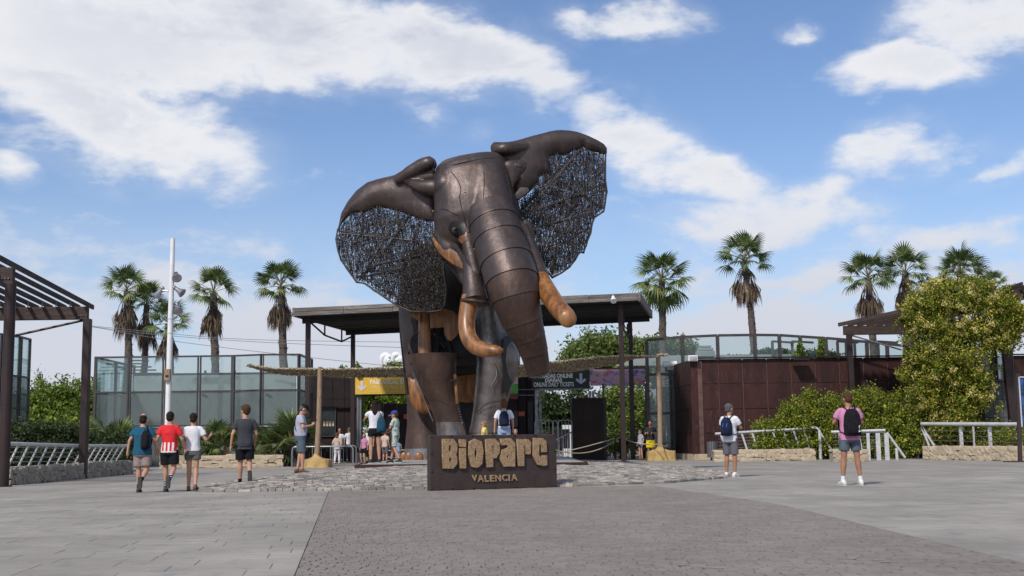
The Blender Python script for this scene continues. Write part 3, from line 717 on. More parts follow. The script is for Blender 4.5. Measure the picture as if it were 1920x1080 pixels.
# ================================================================== STONE WALLS AND RAILINGS
def stone_variants():
    out = []
    for k in range(7):
        bm = bmesh.new(); bmesh.ops.create_cube(bm, size=1.0)
        bmesh.ops.subdivide_edges(bm, edges=bm.edges[:], cuts=1, use_grid_fill=True)
        for v in bm.verts:
            n = v.co.normalized(); v.co = v.co*.80 + n*.105
            v.co += Vector((rng.gauss(0, .055), rng.gauss(0, .05), rng.gauss(0, .075)))
        me = bpy.data.meshes.new('stone'); bm.to_mesh(me); bm.free()
        out.append(me)
    return out
SV = stone_variants()
SVM = {}
def stone_wall(name, label, a, b, h, th, tone, rows=3, wmul=1.0, group=None, smooth_wall=False, top=None, nmax=200):
    """a, b: ground points of the front face; stones laid in uneven rows in front of and on top of a core"""
    a = Vector((a[0], a[1], 0)); b = Vector((b[0], b[1], 0)); u = (b-a); L = u.length; u /= L; n = Vector((u.y, -u.x, 0))   # towards the camera
    root = thing(name, label, 'wall', ((a+b)/2)[:], group); R = Matrix.Rotation(math.atan2(u.y, u.x), 3, 'Z')
    q = MB(); q.box((a+b)/2 - n*(th/2+.03)+Vector((0, 0, h/2)), (L, th, h-.03), R); q.build('wall_core', 'mortar' if not smooth_wall else 'stone_warm', root)
    if smooth_wall: rows = 2
    z = 0; cnt = 0
    for r in range(rows):
        rh = h/rows; x = 0
        while x < L-.02:
            w = min(rng.uniform(.8, 2.1)*rh*wmul, L-x)
            if w < rh*.4: break
            for back in (0,):
                me = SV[rng.randrange(7)]; key = (me.name, tone)
                if key not in SVM: c = me.copy(); c.materials.append(M[tone]); SVM[key] = c
                o = bpy.data.objects.new('stone', SVM[key]); C.objects.link(o); o.parent = root
                c = a + u*(x+w/2) - n*.03 + Vector((0, 0, z+rh/2+rng.uniform(-.035, .035)))
                o.location = c-ORG[root.name]; o.scale = (w*1.12, rng.uniform(.14, .2), rh*rng.uniform(.92, 1.45))
                o.rotation_euler = (rng.gauss(0, .06), rng.gauss(0, .08), math.atan2(u.y, u.x)+rng.gauss(0, .04)+(PI if rng.random() < .5 else 0)); cnt += 1
            x += w
        z += rh
    # capping stones
    x = 0
    while x < L-.02:
        w = min(rng.uniform(.3, .6), L-x)
        me = SV[rng.randrange(7)]; key = (me.name, tone)
        if key not in SVM: c = me.copy(); c.materials.append(M[tone]); SVM[key] = c
        o = bpy.data.objects.new('coping_stone', SVM[key]); C.objects.link(o); o.parent = root
        o.location = a+u*(x+w/2)-n*(th/2+.03)+Vector((0, 0, h-.02))-ORG[root.name]; o.scale = (w*1.12, th*1.1, .09); o.rotation_euler = (0, 0, math.atan2(u.y, u.x)); x += w
    return root
wl0 = G(15, 910); wl1 = G(156, 897); wl2 = G(161, 896); wl3 = G(247, 888.5); wl4 = G(262, 886)
stone_wall('stone_wall', 'low grey rubble wall under the leaning railing left of the thin pergola post', wl0, wl1, .40, .38, 'stone_grey', 3)
stone_wall('stone_wall', 'low grey rubble wall running from the thin pergola post towards the walking group', wl2, wl3, .42, .38, 'stone_grey', 3)
pa, pb = G(300, 878.5), G(531, 875)
stone_wall('stone_wall', 'low sunlit cream stone wall of the fan palm planter before the glass pavilion', pa, pb, .46, .35, 'stone_warm', 3, 1.5)
wa0, wa1 = G(1340, 865.5), G(1529, 863)
stone_wall('stone_wall', 'low cream stone wall beside the slatted bin and the leaning railing', wa0, wa1, .44, .4, 'stone_warm', 3)
wb0, wb1 = G(1565, 866), G(1628, 865)
stone_wall('stone_wall', 'short cream stone wall directly behind the man in the pink shirt', wb0, wb1, .44, .4, 'stone_warm', 3)
wc0, wc1 = G(1733, 861.5), G(1925, 864.5)
stone_wall('stone_wall', 'cream stone wall under the straight railing at the right edge', wc0, wc1, .50, .45, 'stone_warm', 3)
wd0, wd1 = G(1000, 861), G(1252, 861.5)
def rail_run(name, label, a, b, zr, zw, n, lean, w=.075, t=.03, cables=5, ends=(0, 0), group=None, thick=.05, side=0.0):
    """top tube, leaning flat balusters, thin cables; lean = shift of the foot along the run (m)"""
    a = Vector((a[0], a[1], 0)); b = Vector((b[0], b[1], 0)); u = (b-a); L = u.length; u /= L; ang = math.atan2(u.y, u.x); nrm = Vector((-u.y, u.x, 0))
    off = nrm*.18
    root = thing(name, label, 'railing', ((a+b)/2)[:], group)
    zz = (lambda t_: zr[0]+(zr[1]-zr[0])*t_) if isinstance(zr, tuple) else (lambda t_: zr)
    q = MB(); q.tube([a+off+u*ends[0]+Vector((0, 0, zz(0))), (a+b)/2+off+Vector((0, 0, zz(.5))), b+off+u*ends[1]+Vector((0, 0, zz(1)))], thick, 10); q.build('handrail', 'rail', root, smooth=50)
    for k in range(n):
        t_ = (k+.5)/n; p = a+u*(L*t_)+off
        q = MB(); q.bar(p+u*lean+nrm*side+Vector((0, 0, zw)), p+Vector((0, 0, zz(t_)-.03)), w, t, up=nrm); q.build('baluster', 'rail', root)
    for k in range(cables):
        z = zw+.06+(zz(0)-zw-.14)*k/(cables-1)
        q = MB(); q.tube([a+off+u*lean*.6+nrm*side*(1-(z-zw)/(zz(0)-zw))+Vector((0, 0, z)), b+off+nrm*side*(1-(z-zw)/(zz(0)-zw))+Vector((0, 0, z+zz(1)-zz(0)))], .010, 5); q.build('rail_cable', 'galv', root)
    return root
rail_run('railing', 'silver railing with leaning balusters on the grey wall left of the thin pergola post', wl0, wl1, (1.00, .93), .38, 8, -.05, side=.24)
rail_run('railing', 'silver railing with leaning balusters between the thin pergola post and the walking group', wl2, wl3, (.93, .91), .40, 8, -.05, side=.26)
rail_run('railing', 'white railing with leaning balusters beside the bin, curving down at the stairs', G(1345, 864.5), G(1522, 862), (1.12, 1.30), .44, 9, .22, ends=(0, 0), thick=.055)
ra = bpy.data.objects['railing.002']
e0 = Vector((*G(1522, 862).xy, 1.30)); nr = Vector((0, .18, 0))
q = MB(); q.tube(bez([e0+nr, P(1534, 803, e0.y)+nr, P(1544, 818, e0.y)+nr, P(1562, 845, e0.y)+nr], 16), .05, 10); q.build('stair_rail', 'rail', ra, smooth=50)
for px, y1 in ((1536.5, 807), (1556.5, 838)):
    q = MB(); p = P(px, y1, e0.y+.18); q.tube([(p.x, p.y, 0), p], .07 if px < 1540 else .05, 10); q.build('stair_post', 'rail', ra, smooth=50)
rail_run('railing', 'white railing running behind the man in the pink shirt down to the stairs', G(1562, 864), G(1664, 863), (1.13, 1.17), .44, 1, .1, ends=(0, 0), thick=.055, cables=5)
rb = bpy.data.objects['railing.003']; yb = G(1664, 863).y+.18
for px, w_ in ((1575, .055), (1627, .06), (1645.5, .085), (1661.5, .085)):
    q = MB(); p = P(px, 812, yb); q.box((p.x, p.y, p.z/2), (w_*2, .06, p.z)); q.build('post', 'rail', rb)
q = MB(); q.tube([P(1663, 811, yb), P(1697, 858, yb)], .05, 10); q.build('stair_rail', 'rail', rb, smooth=50)
q = MB(); p = P(1681, 840, yb); q.tube([(p.x, p.y, 0), p], .06, 10); q.build('stair_post', 'rail', rb, smooth=50)
rail_run('railing', 'white railing with wide spaced posts on the cream wall at the right edge', G(1725, 860.5), G(1930, 863.5), (1.42, 1.30), .50, 1, 0, cables=5, thick=.075)
rc = bpy.data.objects['railing.004']; yc = G(1825, 862).y+.18
for px in (1801, 1855, 1911):
    q = MB(); y_ = lerp(G(1725, 860.5).y, G(1930, 863.5).y, (px-1725)/205)+.18; p = P(px, 800, y_); q.box((p.x, p.y, (p.z+.5)/2), (.13, .07, p.z-.5)); q.build('post', 'rail', rc)
for dx in (0, 10):
    y_ = G(1733, 861).y+.1; q = MB(); q.bar(P(1728, 800, y_), P(1742+dx, 836, y_), .08, .03, up=(0, 1, 0)); q.build('end_brace', 'rail', rc)

# ================================================================== CORTEN BUILDING, RIGHT
cb = thing('rusty_steel_building', 'long dark red weathered steel building of square panels behind the hedge', 'building', (8, 55, 0))
YC = 54.6
cx0 = P(1305, 800, YC).x; pz = P(1350, 672.5, YC).z; pw = m(45.4, YC); 
q = MB(); q.box((cx0+11.0, YC+3.2, pz/2-.02), (21.9, 6.2, pz-.1)); q.build('building_core', 'corten_seam', cb)
rows_z = [.28]; 
for py in (812, 767, 719.5, 672.5): rows_z.append(P(1350, py, YC).z)
for i in range(14):
    x0 = cx0+i*pw
    for r in range(4):
        q = MB(); q.box((x0+pw/2, YC+.085+rng.gauss(0, .002), (rows_z[r]+rows_z[r+1])/2), (pw-.045, .04, rows_z[r+1]-rows_z[r]-.035), Matrix.Rotation(rng.gauss(0, .004), 3, 'X') @ Matrix.Rotation(rng.gauss(0, .004), 3, 'Z')); q.build('steel_panel', 'corten', cb)
q = MB(); q.box((cx0+7*pw, YC, pz+.03), (14*pw, .22, .05)); q.build('coping', 'corten_dark', cb)
q = MB(); q.box((cx0-.02, YC+.06, pz/2+.14), (.30, .14, pz-.29)); q.build('corner_trim', 'corten', cb)
# side wing going back to the left
lf0 = Vector((cx0, YC, 0)); lf1 = Vector((*P(1251, 800, 60.5).xy, 0)); u = (lf1-lf0); LL = u.length; u /= LL; RZ = Matrix.Rotation(math.atan2(u.y, u.x), 3, 'Z'); nn = Vector((-u.y, u.x, 0))*-1
if nn.x > 0: nn = -nn
for i in range(4):
    for r in range(4):
        q = MB(); c = lf0+u*(LL*(i+.5)/4)+nn*.03+Vector((0, 0, (rows_z[r]+rows_z[r+1])/2)); q.box(c, (LL/4-.024, .03, rows_z[r+1]-rows_z[r]-.022), RZ); q.build('steel_panel', 'corten', cb)
q = MB(); q.box(lf0+u*LL/2-nn*.2+Vector((0, 0, pz/2-.02)), (LL, .3, pz-.1), RZ); q.build('wing_core', 'corten_seam', cb)
q = MB(); q.box(lf0+u*LL/2-nn*.02+Vector((0, 0, .13)), (LL, .25, .26), RZ); q.box((cx0+.55, YC, .13), (1.1, .2, .26)); q.build('stone_plinth', 'stone_warm', cb)
# louvre on the wing
lv = Vector((*P(1258, 735, 59.7).xy, P(1258, 732, 59.7).z))+nn*.12
q = MB(); q.box(lv, (.36*2.0, .04, 1.05), RZ); q.build('louvre_frame', 'rail', cb)
for k in range(7):
    q = MB(); q.box(lv+nn*.03+Vector((0, 0, -.42+k*.14)), (.30*2.0, .03, .07), RZ); q.build('louvre_blade', 'black', cb)
q = MB(); p = P(1500, 674, YC-.5); q.box(p, (.7, .6, .10)); q.build('wall_lamp', 'black', cb)
# flood lamp + camera on the roof edge
fl = P(1299, 672, 54.4); q = MB(); q.box(fl, (.42, .2, .26)); 
setf = thing('flood_lamp', 'small white box flood lamp on the corner of the rusty steel building', 'lamp', (fl.x, fl.y, fl.z-.13)); q.build('housing', 'white', setf, bevel=.02); q = MB(); q.box(fl+Vector((0, -.11, 0)), (.32, .02, .17)); q.build('lens', 'lamp_glass', setf)
fl = P(1257, 684, 58.5); cm = thing('projector', 'white rounded projector housing on top of the left wing of the rusty steel building', 'projector', (fl.x, fl.y, fl.z-.2))
q = MB(); q.tube([fl+Vector((-.35, 0, 0)), fl+Vector((.3, 0, .04))], [.16, .14], 12); q.build('housing', 'white', cm, smooth=40, bevel=0); q = MB(); q.box(fl-Vector((0, 0, .18)), (.3, .1, .14)); q.build('bracket', 'galv', cm)
# glazed terrace above
tr_ = thing('glass_balustrade', 'curved glass and grey steel balustrade standing above the rusty steel building', 'balustrade', (10, 58, 0))
tp = [(1212, 638), (1279, 632), (1345, 629), (1415, 628), (1461, 628.5), (1500, 631), (1548, 634), (1587, 637), (1625, 641), (1663, 645), (1700, 649), (1740, 654)]
for i in range(len(tp)-1):
    Y0 = 58.5 + max(0, i-3)*.0; a = P(tp[i][0], tp[i][1], Y0); b = P(tp[i+1][0], tp[i+1][1], Y0)
    zb_ = 3.3; u = Vector((b.x-a.x, 0, 0)); L = abs(b.x-a.x)
    q = MB(); q.add([(a.x+.1, Y0, zb_), (b.x-.1, Y0, zb_), (b.x-.1, Y0, b.z-.08), (a.x+.1, Y0, a.z-.08), (a.x+.1, Y0+.014, zb_), (b.x-.1, Y0+.014, zb_), (b.x-.1, Y0+.014, b.z-.08), (a.x+.1, Y0+.014, a.z-.08)], [(0,1,2,3),(7,6,5,4),(0,4,5,1),(1,5,6,2),(2,6,7,3),(3,7,4,0)])
    q.build('glass_pane', 'glass', tr_)
    q = MB(); q.bar(a+Vector((.02, 0, 0)), b-Vector((.02, 0, 0)), .12, .12); q.build('top_rail', 'frame', tr_)
    q = MB(); q.box((a.x, Y0, a.z/2), (.16, .13, a.z)); q.build('mullion', 'frame', tr_)
for (px, row) in ((1212, 0), (1279, 0)): pass
for (y0_, y1_, mt_) in ((702, 770, 'glass_dusty'),):
    a = P(1216, y0_, 58.4); b = P(1276, y1_, 58.4); q = MB(); q.box(((a.x+b.x)/2, 58.45, 1.75), (b.x-a.x, .02, 3.3)); q.build('lower_pane', mt_, tr_)
    q = MB(); q.box(((a.x+b.x)/2, 58.45, a.z), (b.x-a.x, .12, .12)); q.build('transom', 'frame', tr_); q = MB(); q.box(((a.x+b.x)/2, 58.45, P(1240, 775, 58.4).z), (b.x-a.x, .12, .10)); q.build('transom', 'frame', tr_)
for px in (1448, 1485, 1570, 1602, 1646):      # inner frames seen through the glass
    a = P(px, 640, 62.0); q = MB(); q.box((a.x, 62.0, a.z/2), (.12, .12, a.z)); q.build('inner_post', 'frame', tr_)
    q = MB(); q.bar(a, a+Vector((1.3, 1.0, 0)), .1, .1); q.build('inner_rail', 'frame', tr_)
q = MB(); a = P(1320, 664, 62.5); q.box((a.x, 62.5, a.z-.3), (9, .2, .5)); q.build('inner_parapet', 'innerwall', tr_)
rm = thing('roof_machine', 'grey stepped roof machine seen through the glass above the rusty steel building', 'roof unit', (P(1322, 660, 61).x, 61, P(1322, 668, 61).z))
o_ = P(1322, 664, 61)
for k, (w_, h_, dz) in enumerate(((.9, .3, 0), (.75, .16, .22), (.55, .12, .36))):
    q = MB(); q.box(o_+Vector((0, 0, dz)), (w_, .6, h_)); q.build('housing', 'innerwall', rm, bevel=.03)

# ================================================================== PERGOLA, RIGHT (carries the vine)
pr = thing('pergola', 'brown timber pergola half hidden by the flowering vine on the right', 'pergola', (14, 50, 0))
Yr = 53.7
a = P(1586, 628, Yr); b = P(1586, 613, Yr)
q = MB(); q.box((a.x+3.2, Yr, (a.z+b.z)/2+.02), (6.6, .18, m(17, Yr))); q.build('beam', 'beam', pr, bevel=.01)
for px in (1592, 1714):
    c = P(px, 628, Yr); q = MB(); q.box((c.x, Yr, c.z/2), (.22, .22, c.z)); q.build('post', 'post', pr)
for k in range(7):
    a = P(1572+k*17.5, 609, Yr-.9); b = a + Vector((2.1, -2.0, .35))
    q = MB(); q.bar(a, b, .07, .16); q.build('rafter', 'beam', pr)
q = MB(); q.tube([P(1597, 629, Yr), P(1690, 656, Yr)], .035, 8); q.build('brace', 'galv', pr)
Yq = 51.3
c0 = P(1903, 800, Yq); c1 = P(1887, 640, Yq)
q = MB(); q.bar((c0.x, Yq, 0), c1+Vector((-.1, 0, .7)), .30, .25, up=(0, 1, 0)); q.build('post', 'post', pr)
a = P(1870, 553, Yq-.4); q = MB(); q.box((a.x+2.5, Yq-.4, a.z), (5.6, .2, .34)); q.build('beam', 'beam', pr)
for k in range(5):
    x = a.x+.4+k*.5; q = MB(); q.bar((x, Yq-2, a.z+.25), (x, Yq+6, a.z+.2), .07, .16); q.build('rafter', 'beam', pr)
# rear glass stair tower at the right
gt = thing('glass_tower', 'grey glazed tower with a block base behind the vine at the right', 'building', (P(1870, 760, 52).x, 52, 0))
pl = [XY(1838, 700, 52), XY(1868, 700, 52), XY(1900, 700, 53)]
glazed_front(gt, pl, (P(1870, 712, 52).z, P(1870, 655, 52).z), lambda i, r: 'glass', fr=.09)
for r in range(4):
    for k in range(4):
        q = MB(); z0 = .2+r*.74; x_ = P(1838, 700, 52.1).x+.05+k*.40; q.box((x_+.19, 52.1, z0+.36), (.385, .2, .72)); q.build('wall_block', 'backwall', gt)

# ================================================================== ENTRANCE GANTRY
gr = thing('entrance_canopy', 'long flat weathered timber canopy on brown steel posts above the entrance', 'canopy', (0, 52, 0))
YF, YB = 51.0, 58.5
FL, FR = P(553, 578, YF), P(1196, 549, YF); fh = m(15, YF)
FLb, FRb = P(553, 578, YF)-Vector((0, 0, fh)), P(1196, 549, YF)-Vector((0, 0, fh))
sh = Vector((1.35, YB-YF, 0))
def quadslab(q, a, b, c, d, t):
    a, b, c, d = map(Vector, (a, b, c, d)); z = Vector((0, 0, t)); q.add([a, b, c, d, a+z, b+z, c+z, d+z], [(3,2,1,0),(4,5,6,7),(0,1,5,4),(1,2,6,5),(2,3,7,6),(3,0,4,7)])
NB = 14
for k in range(NB):
    t0, t1 = k/NB+.003, (k+1)/NB-.003; off = Vector((0, 0, rng.uniform(-.015, .015)))
    q = MB(); quadslab(q, FLb+sh*t0+off, FRb+sh*t0+off, FRb+sh*t1+off, FLb+sh*t1+off, .05); q.build('roof_plank', 'blacktimber', gr)
for k in range(2):
    z0 = fh*k/2+.01; q = MB()
    for s in range(7):
        t0, t1 = s/7, (s+1)/7; a = FLb.lerp(FRb, t0)+Vector((0, -.06, z0+rng.uniform(-.012, .012))); b = FLb.lerp(FRb, t1)+Vector((0, -.06, z0+rng.uniform(-.012, .012)))
        q = MB(); quadslab(q, a, b-Vector((.015, 0, 0)), b+Vector((-.015, .06, 0)), a+Vector((0, .06, 0)), fh/2-.012); q.build('fascia_board', 'graytimber', gr)
q = MB(); quadslab(q, FRb+Vector((0, -.05, -.02)), FRb+Vector((.1, -.05, -.02)), FRb+sh+Vector((.1, 0, -.02)), FRb+sh+Vector((0, 0, -.02)), fh+.04); q.build('end_board', 'graytimber', gr)
q = MB(); quadslab(q, FLb+Vector((-.1, -.05, -.02)), FLb+Vector((0, -.05, -.02)), FLb+sh+Vector((0, 0, -.02)), FLb+sh+Vector((-.1, 0, -.02)), fh+.04); q.build('end_board', 'graytimber', gr)
q = MB(); quadslab(q, FLb+Vector((0, 0, .06)), FRb+Vector((0, 0, .06)), FRb+sh+Vector((0, 0, .06)), FLb+sh+Vector((0, 0, .06)), fh-.1); q.build('roof_core', 'blacktimber', gr)
for t in (.12, .9):          # joists under the deck
    q = MB(); a = FLb.lerp(FLb+sh, t)-Vector((0, 0, .12)); b = FRb.lerp(FRb+sh, t)-Vector((0, 0, .12)); q.bar(a, b, .14, .22); q.build('roof_joist', 'blacktimber', gr)
posts = [(578, 590, 51.9), (662, 622, 57.8), (1163, 562, 51.9), (1181, 602, 57.8)]
for (px, py, Y) in posts:
    c = P(px, py, Y); q = MB(); q.box((c.x, Y, (c.z+.1)/2), (.20, .20, c.z+.1)); q.build('post', 'post', gr, bevel=.01)
    q = MB(); q.box((c.x, Y, .02), (.4, .4, .04)); q.build('base_plate', 'post', gr)
def truss(pa, pb):
    a, b = pa, pb; q = MB(); d = b-a
    j1 = a+d*.33+Vector((0, 0, -.55)); j2 = a+d*.72+Vector((0, 0, -.62)); 
    for s, e in ((a+Vector((0, 0, -.15)), j1), (j1, j2), (j2, b+Vector((0, 0, -.2))), (j1, a+d*.33), (j2, a+d*.72)):
        q = MB(); q.tube([s, e], .04, 6); q.build('truss_rod', 'post', gr)
truss(P(580, 596, 51.9), P(662, 622, 57.8)); truss(P(1163, 585, 51.9), P(1181, 615, 57.8))
c = P(1150, 560, 50.7); ml = thing('spot_lamp', 'small white spot lamp on the right end of the timber canopy', 'lamp', (c.x, c.y, c.z-.15))
q = MB(); q.tube([c+Vector((0, .1, .1)), c+Vector((0, -.12, -.12))], [.06, .13], 12); q.build('shade', 'white', ml, smooth=40)
q = MB(); q.box(c+Vector((0, .12, .14)), (.05, .1, .1)); q.build('bracket', 'galv', ml)

# ================================================================== ENTRANCE BUILDINGS
YE = 62.0
kb = thing('ticket_house', 'dark steel ticket house with a lit counter window left of the yellow board', 'building', (P(620, 850, YE).x, YE, 0))
def wallbox(q, px0, px1, pyt, Y, d=.3, z0=0.0):
    a = P(px0, pyt, Y); b = P(px1, pyt, Y); q.box(((a.x+b.x)/2, Y+d/2, (a.z+z0)/2), (b.x-a.x, d, a.z-z0)); return a, b
x0, x1 = 580, 668
n = 4
for i in range(n):
    for r in range(3):
        pa_, pb_ = lerp(x0, x1, i/n), lerp(x0, x1, (i+1)/n); top = P(620, 690, YE).z; z0, z1 = top*r/3, top*(r+1)/3
        if i in (1, 2) and r == 0: pass
        a = P(pa_, 700, YE); b = P(pb_, 700, YE); q = MB(); q.box(((a.x+b.x)/2, YE, (z0+z1)/2), (b.x-a.x-.02, .05, z1-z0-.02)); q.build('steel_panel', 'corten_dark', kb)
q = MB(); wallbox(q, 581, 667, 692, YE+.05, 3.0); q.build('house_core', 'corten_dark', kb)
a = P(603, 762, YE-.05); b = P(629, 818, YE-.05)
q = MB(); q.box(((a.x+b.x)/2, YE-.06, (a.z+b.z)/2), (b.x-a.x, .04, a.z-b.z)); q.build('window_glass', 'glossy_dark', kb)
q = MB()
for (s, e) in (((a.x, a.z), (b.x, a.z)), ((b.x, a.z), (b.x, b.z)), ((b.x, b.z), (a.x, b.z)), ((a.x, b.z), (a.x, a.z)), ((a.x, (a.z*.45+b.z*.55)), (b.x, (a.z*.45+b.z*.55)))): q.bar((s[0], YE-.09, s[1]), (e[0], YE-.09, e[1]), .05, .05)
q.build('window_frame', 'frame', kb)
for k in range(4):
    q = MB(); p = P(608+k*5.5, 795, YE-.1); q.box(p, (.10, .02, .22)); q.build('counter_notice', 'paper', kb)
# low dark wall right of the gate opening, under the yellow board
w2 = thing('steel_screen', 'dark steel screen with a small red plate beneath the yellow board', 'screen', (P(730, 850, 60).x, 60, 0))
for i in range(3):
    a = P(694+i*25, 757, 60); b = P(694+(i+1)*25, 757, 60); q = MB(); q.box(((a.x+b.x)/2, 60, a.z/2), (b.x-a.x-.02, .12, a.z)); q.build('steel_panel', 'corten_dark', w2)
c = P(763, 781, 59.8); q = MB(); q.box(c, (m(12, 60), .03, m(9, 60))); q.build('red_plate', 'red_sign', w2)
# gate frames
gf = thing('gate_frame', 'grey steel gate frame under the yellow annual pass board', 'gate', (P(675, 850, 61).x, 61, 0))
for px in (671, 676, 770): 
    c = P(px, 745, 61); q = MB(); q.box((c.x, 61, c.z/2), (.09, .12, c.z)); q.build('gate_post', 'galv', gf)
a = P(580, 741, 61.3); b = P(790, 739, 61.3); q = MB(); q.bar(a, b, .1, .12); q.build('gate_lintel', 'black', gf)
# dark house behind the big leg
hb = thing('dark_kiosk', 'black steel kiosk with a doorway right of the elephant legs', 'kiosk', (P(985, 850, 61).x, 61, 0))
for (p0, p1) in ((920, 972), (972, 986), (986, 1003)):
    q = MB(); a, b = wallbox(q, p0+.4, p1-.4, 699, 61-(.2 if p0 == 972 else 0), .4); q.build('wall_panel', 'corten_dark', hb)
q = MB(); wallbox(q, 921, 1002, 701, 61.3, .3); q.build('kiosk_core', 'corten_dark', hb)
q = MB(); a = P(989, 753, 60.9); b = P(1000, 812, 60.9); q.box(((a.x+b.x)/2, 60.95, a.z/2), (b.x-a.x, .08, a.z)); q.build('door', 'black', hb)
q = MB(); a = P(955, 770, 60.9); b = P(971, 800, 60.9); q.box(((a.x+b.x)/2, 60.95, (a.z+b.z)/2), (b.x-a.x, .06, a.z-b.z)); q.build('window', 'glossy_dark', hb)
q = MB(); c = P(978, 776, 60.6); q.box(c, (m(11, 61), .03, m(8, 61))); q.build('red_plate', 'red_sign', hb)
for py in (730.5, 741): q = MB(); a = P(972, py, 60.6); b = P(1002, py, 60.6); q.tube([a, b], .02, 6); q.build('conduit', 'galv', hb)
ps = thing('poster_board', 'narrow poster board in green and maroon beside the big steel leg', 'poster', (P(963, 748, 60.4).x, 60.4, P(963, 748, 60.4).z))
for (y0, y1, mt) in ((700, 720, 'flamingo'), (720, 738, 'green_bright'), (738, 748, 'maroon')):
    a = P(955, y0, 60.4); b = P(971.5, y1, 60.4); q = MB(); q.box(((a.x+b.x)/2, 60.4, (a.z+b.z)/2), (b.x-a.x, .06, a.z-b.z)); q.build('poster_panel', mt, ps)
# right gate
gf2 = thing('gate_frame', 'pale grey steel gate frame under the dark green ticket board', 'gate', (P(1040, 850, 61).x, 61, 0))
for px in (1005, 1012.5, 1106, 1112, 1123): 
    c = P(px, 733, 61+(.8 if px in (1012.5, 1112) else 0)); q = MB(); q.box((c.x, c.y, c.z/2), (.13, .12, c.z)); q.build('gate_post', 'galv', gf2)
a = P(1003, 730, 61); b = P(1108, 727, 61); q = MB(); q.bar(a, b, .1, .16); q.build('gate_lintel', 'galv', gf2)
a = P(1003, 689, 61.4); b = P(1210, 683, 61.4); 
bx = thing('ticket_box', 'tall dark steel box standing in the right gateway', 'box', (P(1105, 840, 58).x, 58, 0))
a = P(1072, 746, 57.5); b = P(1131, 746, 57.5)
for i in range(3):
    for r in range(2):
        w_ = (b.x-a.x)/3; q = MB(); q.box((a.x+w_*(i+.5), 57.5, a.z*(r+.5)/2), (w_-.015, .04, a.z/2-.015)); q.build('steel_panel', 'corten_dark', bx)
q = MB(); q.box(((a.x+b.x)/2+.08, 58.3, a.z/2-.01), (b.x-a.x+.12, 1.55, a.z-.02)); q.build('box_core', 'black', bx)
# fence of horizontal wires in front of the greenery
fn = thing('wire_fence', 'screen of fine horizontal wires before the greenery beside the canopy posts', 'fence', (P(1175, 850, 60).x, 60, 0))
q = MB()
for k in range(40):
    z = .3+k*.085; a = P(1130, 700, 60); b = P(1212, 700, 60); q.tube([(a.x, 60, z), (b.x, 60, z)], .008, 3, cap=False)
q.build('fence_wires', 'cable', fn, kind='stuff')
for px in (1131, 1211): c = P(px, 720, 60); q = MB(); q.box((c.x, 60.05, 1.8), (.1, .1, 3.7)); q.build('fence_post', 'frame', fn)
# turnstile rails
ts = thing('turnstile_rails', 'grey tubular turnstile rails in the right gateway beside the dark steel box', 'railing', (P(1040, 838, 56).x, 56, 0))
def hoop(root, px0, px1, pyt, Y, r=.022, mat='galv', mid=0):
    a = P(px0, pyt, Y); b = P(px1, pyt, Y); q = MB(); c = .12
    pts = [(a.x, Y, 0), (a.x, Y, a.z-c), (a.x+c*.3, Y, a.z-c*.3), (a.x+c, Y, a.z), (b.x-c, Y, a.z), (b.x-c*.3, Y, a.z-c*.3), (b.x, Y, a.z-c), (b.x, Y, 0)]
    q.tube(pts, r, 8); q.build('hoop', mat, root, smooth=50)
    for k in range(mid):
        x = lerp(a.x, b.x, (k+1)/(mid+1)); q = MB(); q.tube([(x, Y, .05), (x, Y, a.z)], r*.6, 6); q.build('upright', mat, root)
hoop(ts, 1003, 1036, 788, 57, mid=4); hoop(ts, 1037, 1045, 788, 56.5); hoop(ts, 1047, 1072, 788, 57, mid=3)
q = MB(); q.tube([P(1043, 825, 54), P(1072, 810, 56)], .03, 8); q.build('ramp_rail', 'galv', ts)
for px, t in ((1048, .1), (1056, .4), (1064, .7), (1071, .95)):
    Y = lerp(54, 56, t); c = P(px, lerp(825, 810, t), Y); q = MB(); q.tube([(c.x, Y, 0), c], .022, 6); q.build('upright', 'galv', ts)
q = MB(); a = P(1050, 803, 58); q.box((a.x, 58, 1.0), (m(36, 58), .05, .9)); q.build('barrier_panel', 'frame', ts)
# left handrails
hr = thing('handrail', 'grey tubular handrails leading from the bin to the ticket house', 'railing', (P(600, 870, 49).x, 49, 0))
hoop(hr, 548, 662, 838, 49.5, .035, mid=2); hoop(hr, 580, 602, 830, 52, .03); hoop(hr, 620, 668, 836, 54, .03, mid=1)

# ------------------------------------------------------------------ boards over the gates
def board(name, label, c4, Y, mat, th=.12):
    a, b = P(c4[0], c4[1], Y), P(c4[2], c4[3], Y)
    root = thing(name, label, 'sign', ((a.x+b.x)/2, Y, b.z)); q = MB(); q.box(((a.x+b.x)/2, Y+th/2, (a.z+b.z)/2), (b.x-a.x, th, a.z-b.z)); q.build('board', mat, root); return root
def label_text(root, txt, px0, px1, py0, py1, Y, mat, bold=0.0, shear=0.0, nm='lettering'):
    """upright lettering on a board facing the camera; px box measured in the photograph"""
    a, b = P(px0, py0, Y), P(px1, py1, Y); me = text_mesh(txt, b.x-a.x, a.z-b.z, .004, bold, shear)
    place_mesh(me, Vector((a.x, Y-.008, b.z))-ORG[root.name], (1, 0, 0), (0, 0, 1), (0, -1, 0)); return link(me, nm, mat, root)
YS = 60.7
yb_ = board('annual_pass_board', 'yellow board reading PASE ANUAL with a white down arrow over the left gate', (666, 708, 790, 738), YS, 'yellow')
label_text(yb_, 'PASE ANUAL B!', 694, 757, 712, 720, YS, 'print_white', .01)
label_text(yb_, 'ANNUAL PASS B!', 695, 757, 722.8, 729.4, YS, 'print_pale', -.008, .25)
label_text(yb_, 'GRUPOS (servicios / reservations)', 693, 758, 732.2, 735.8, YS, 'print_pale', -.01)
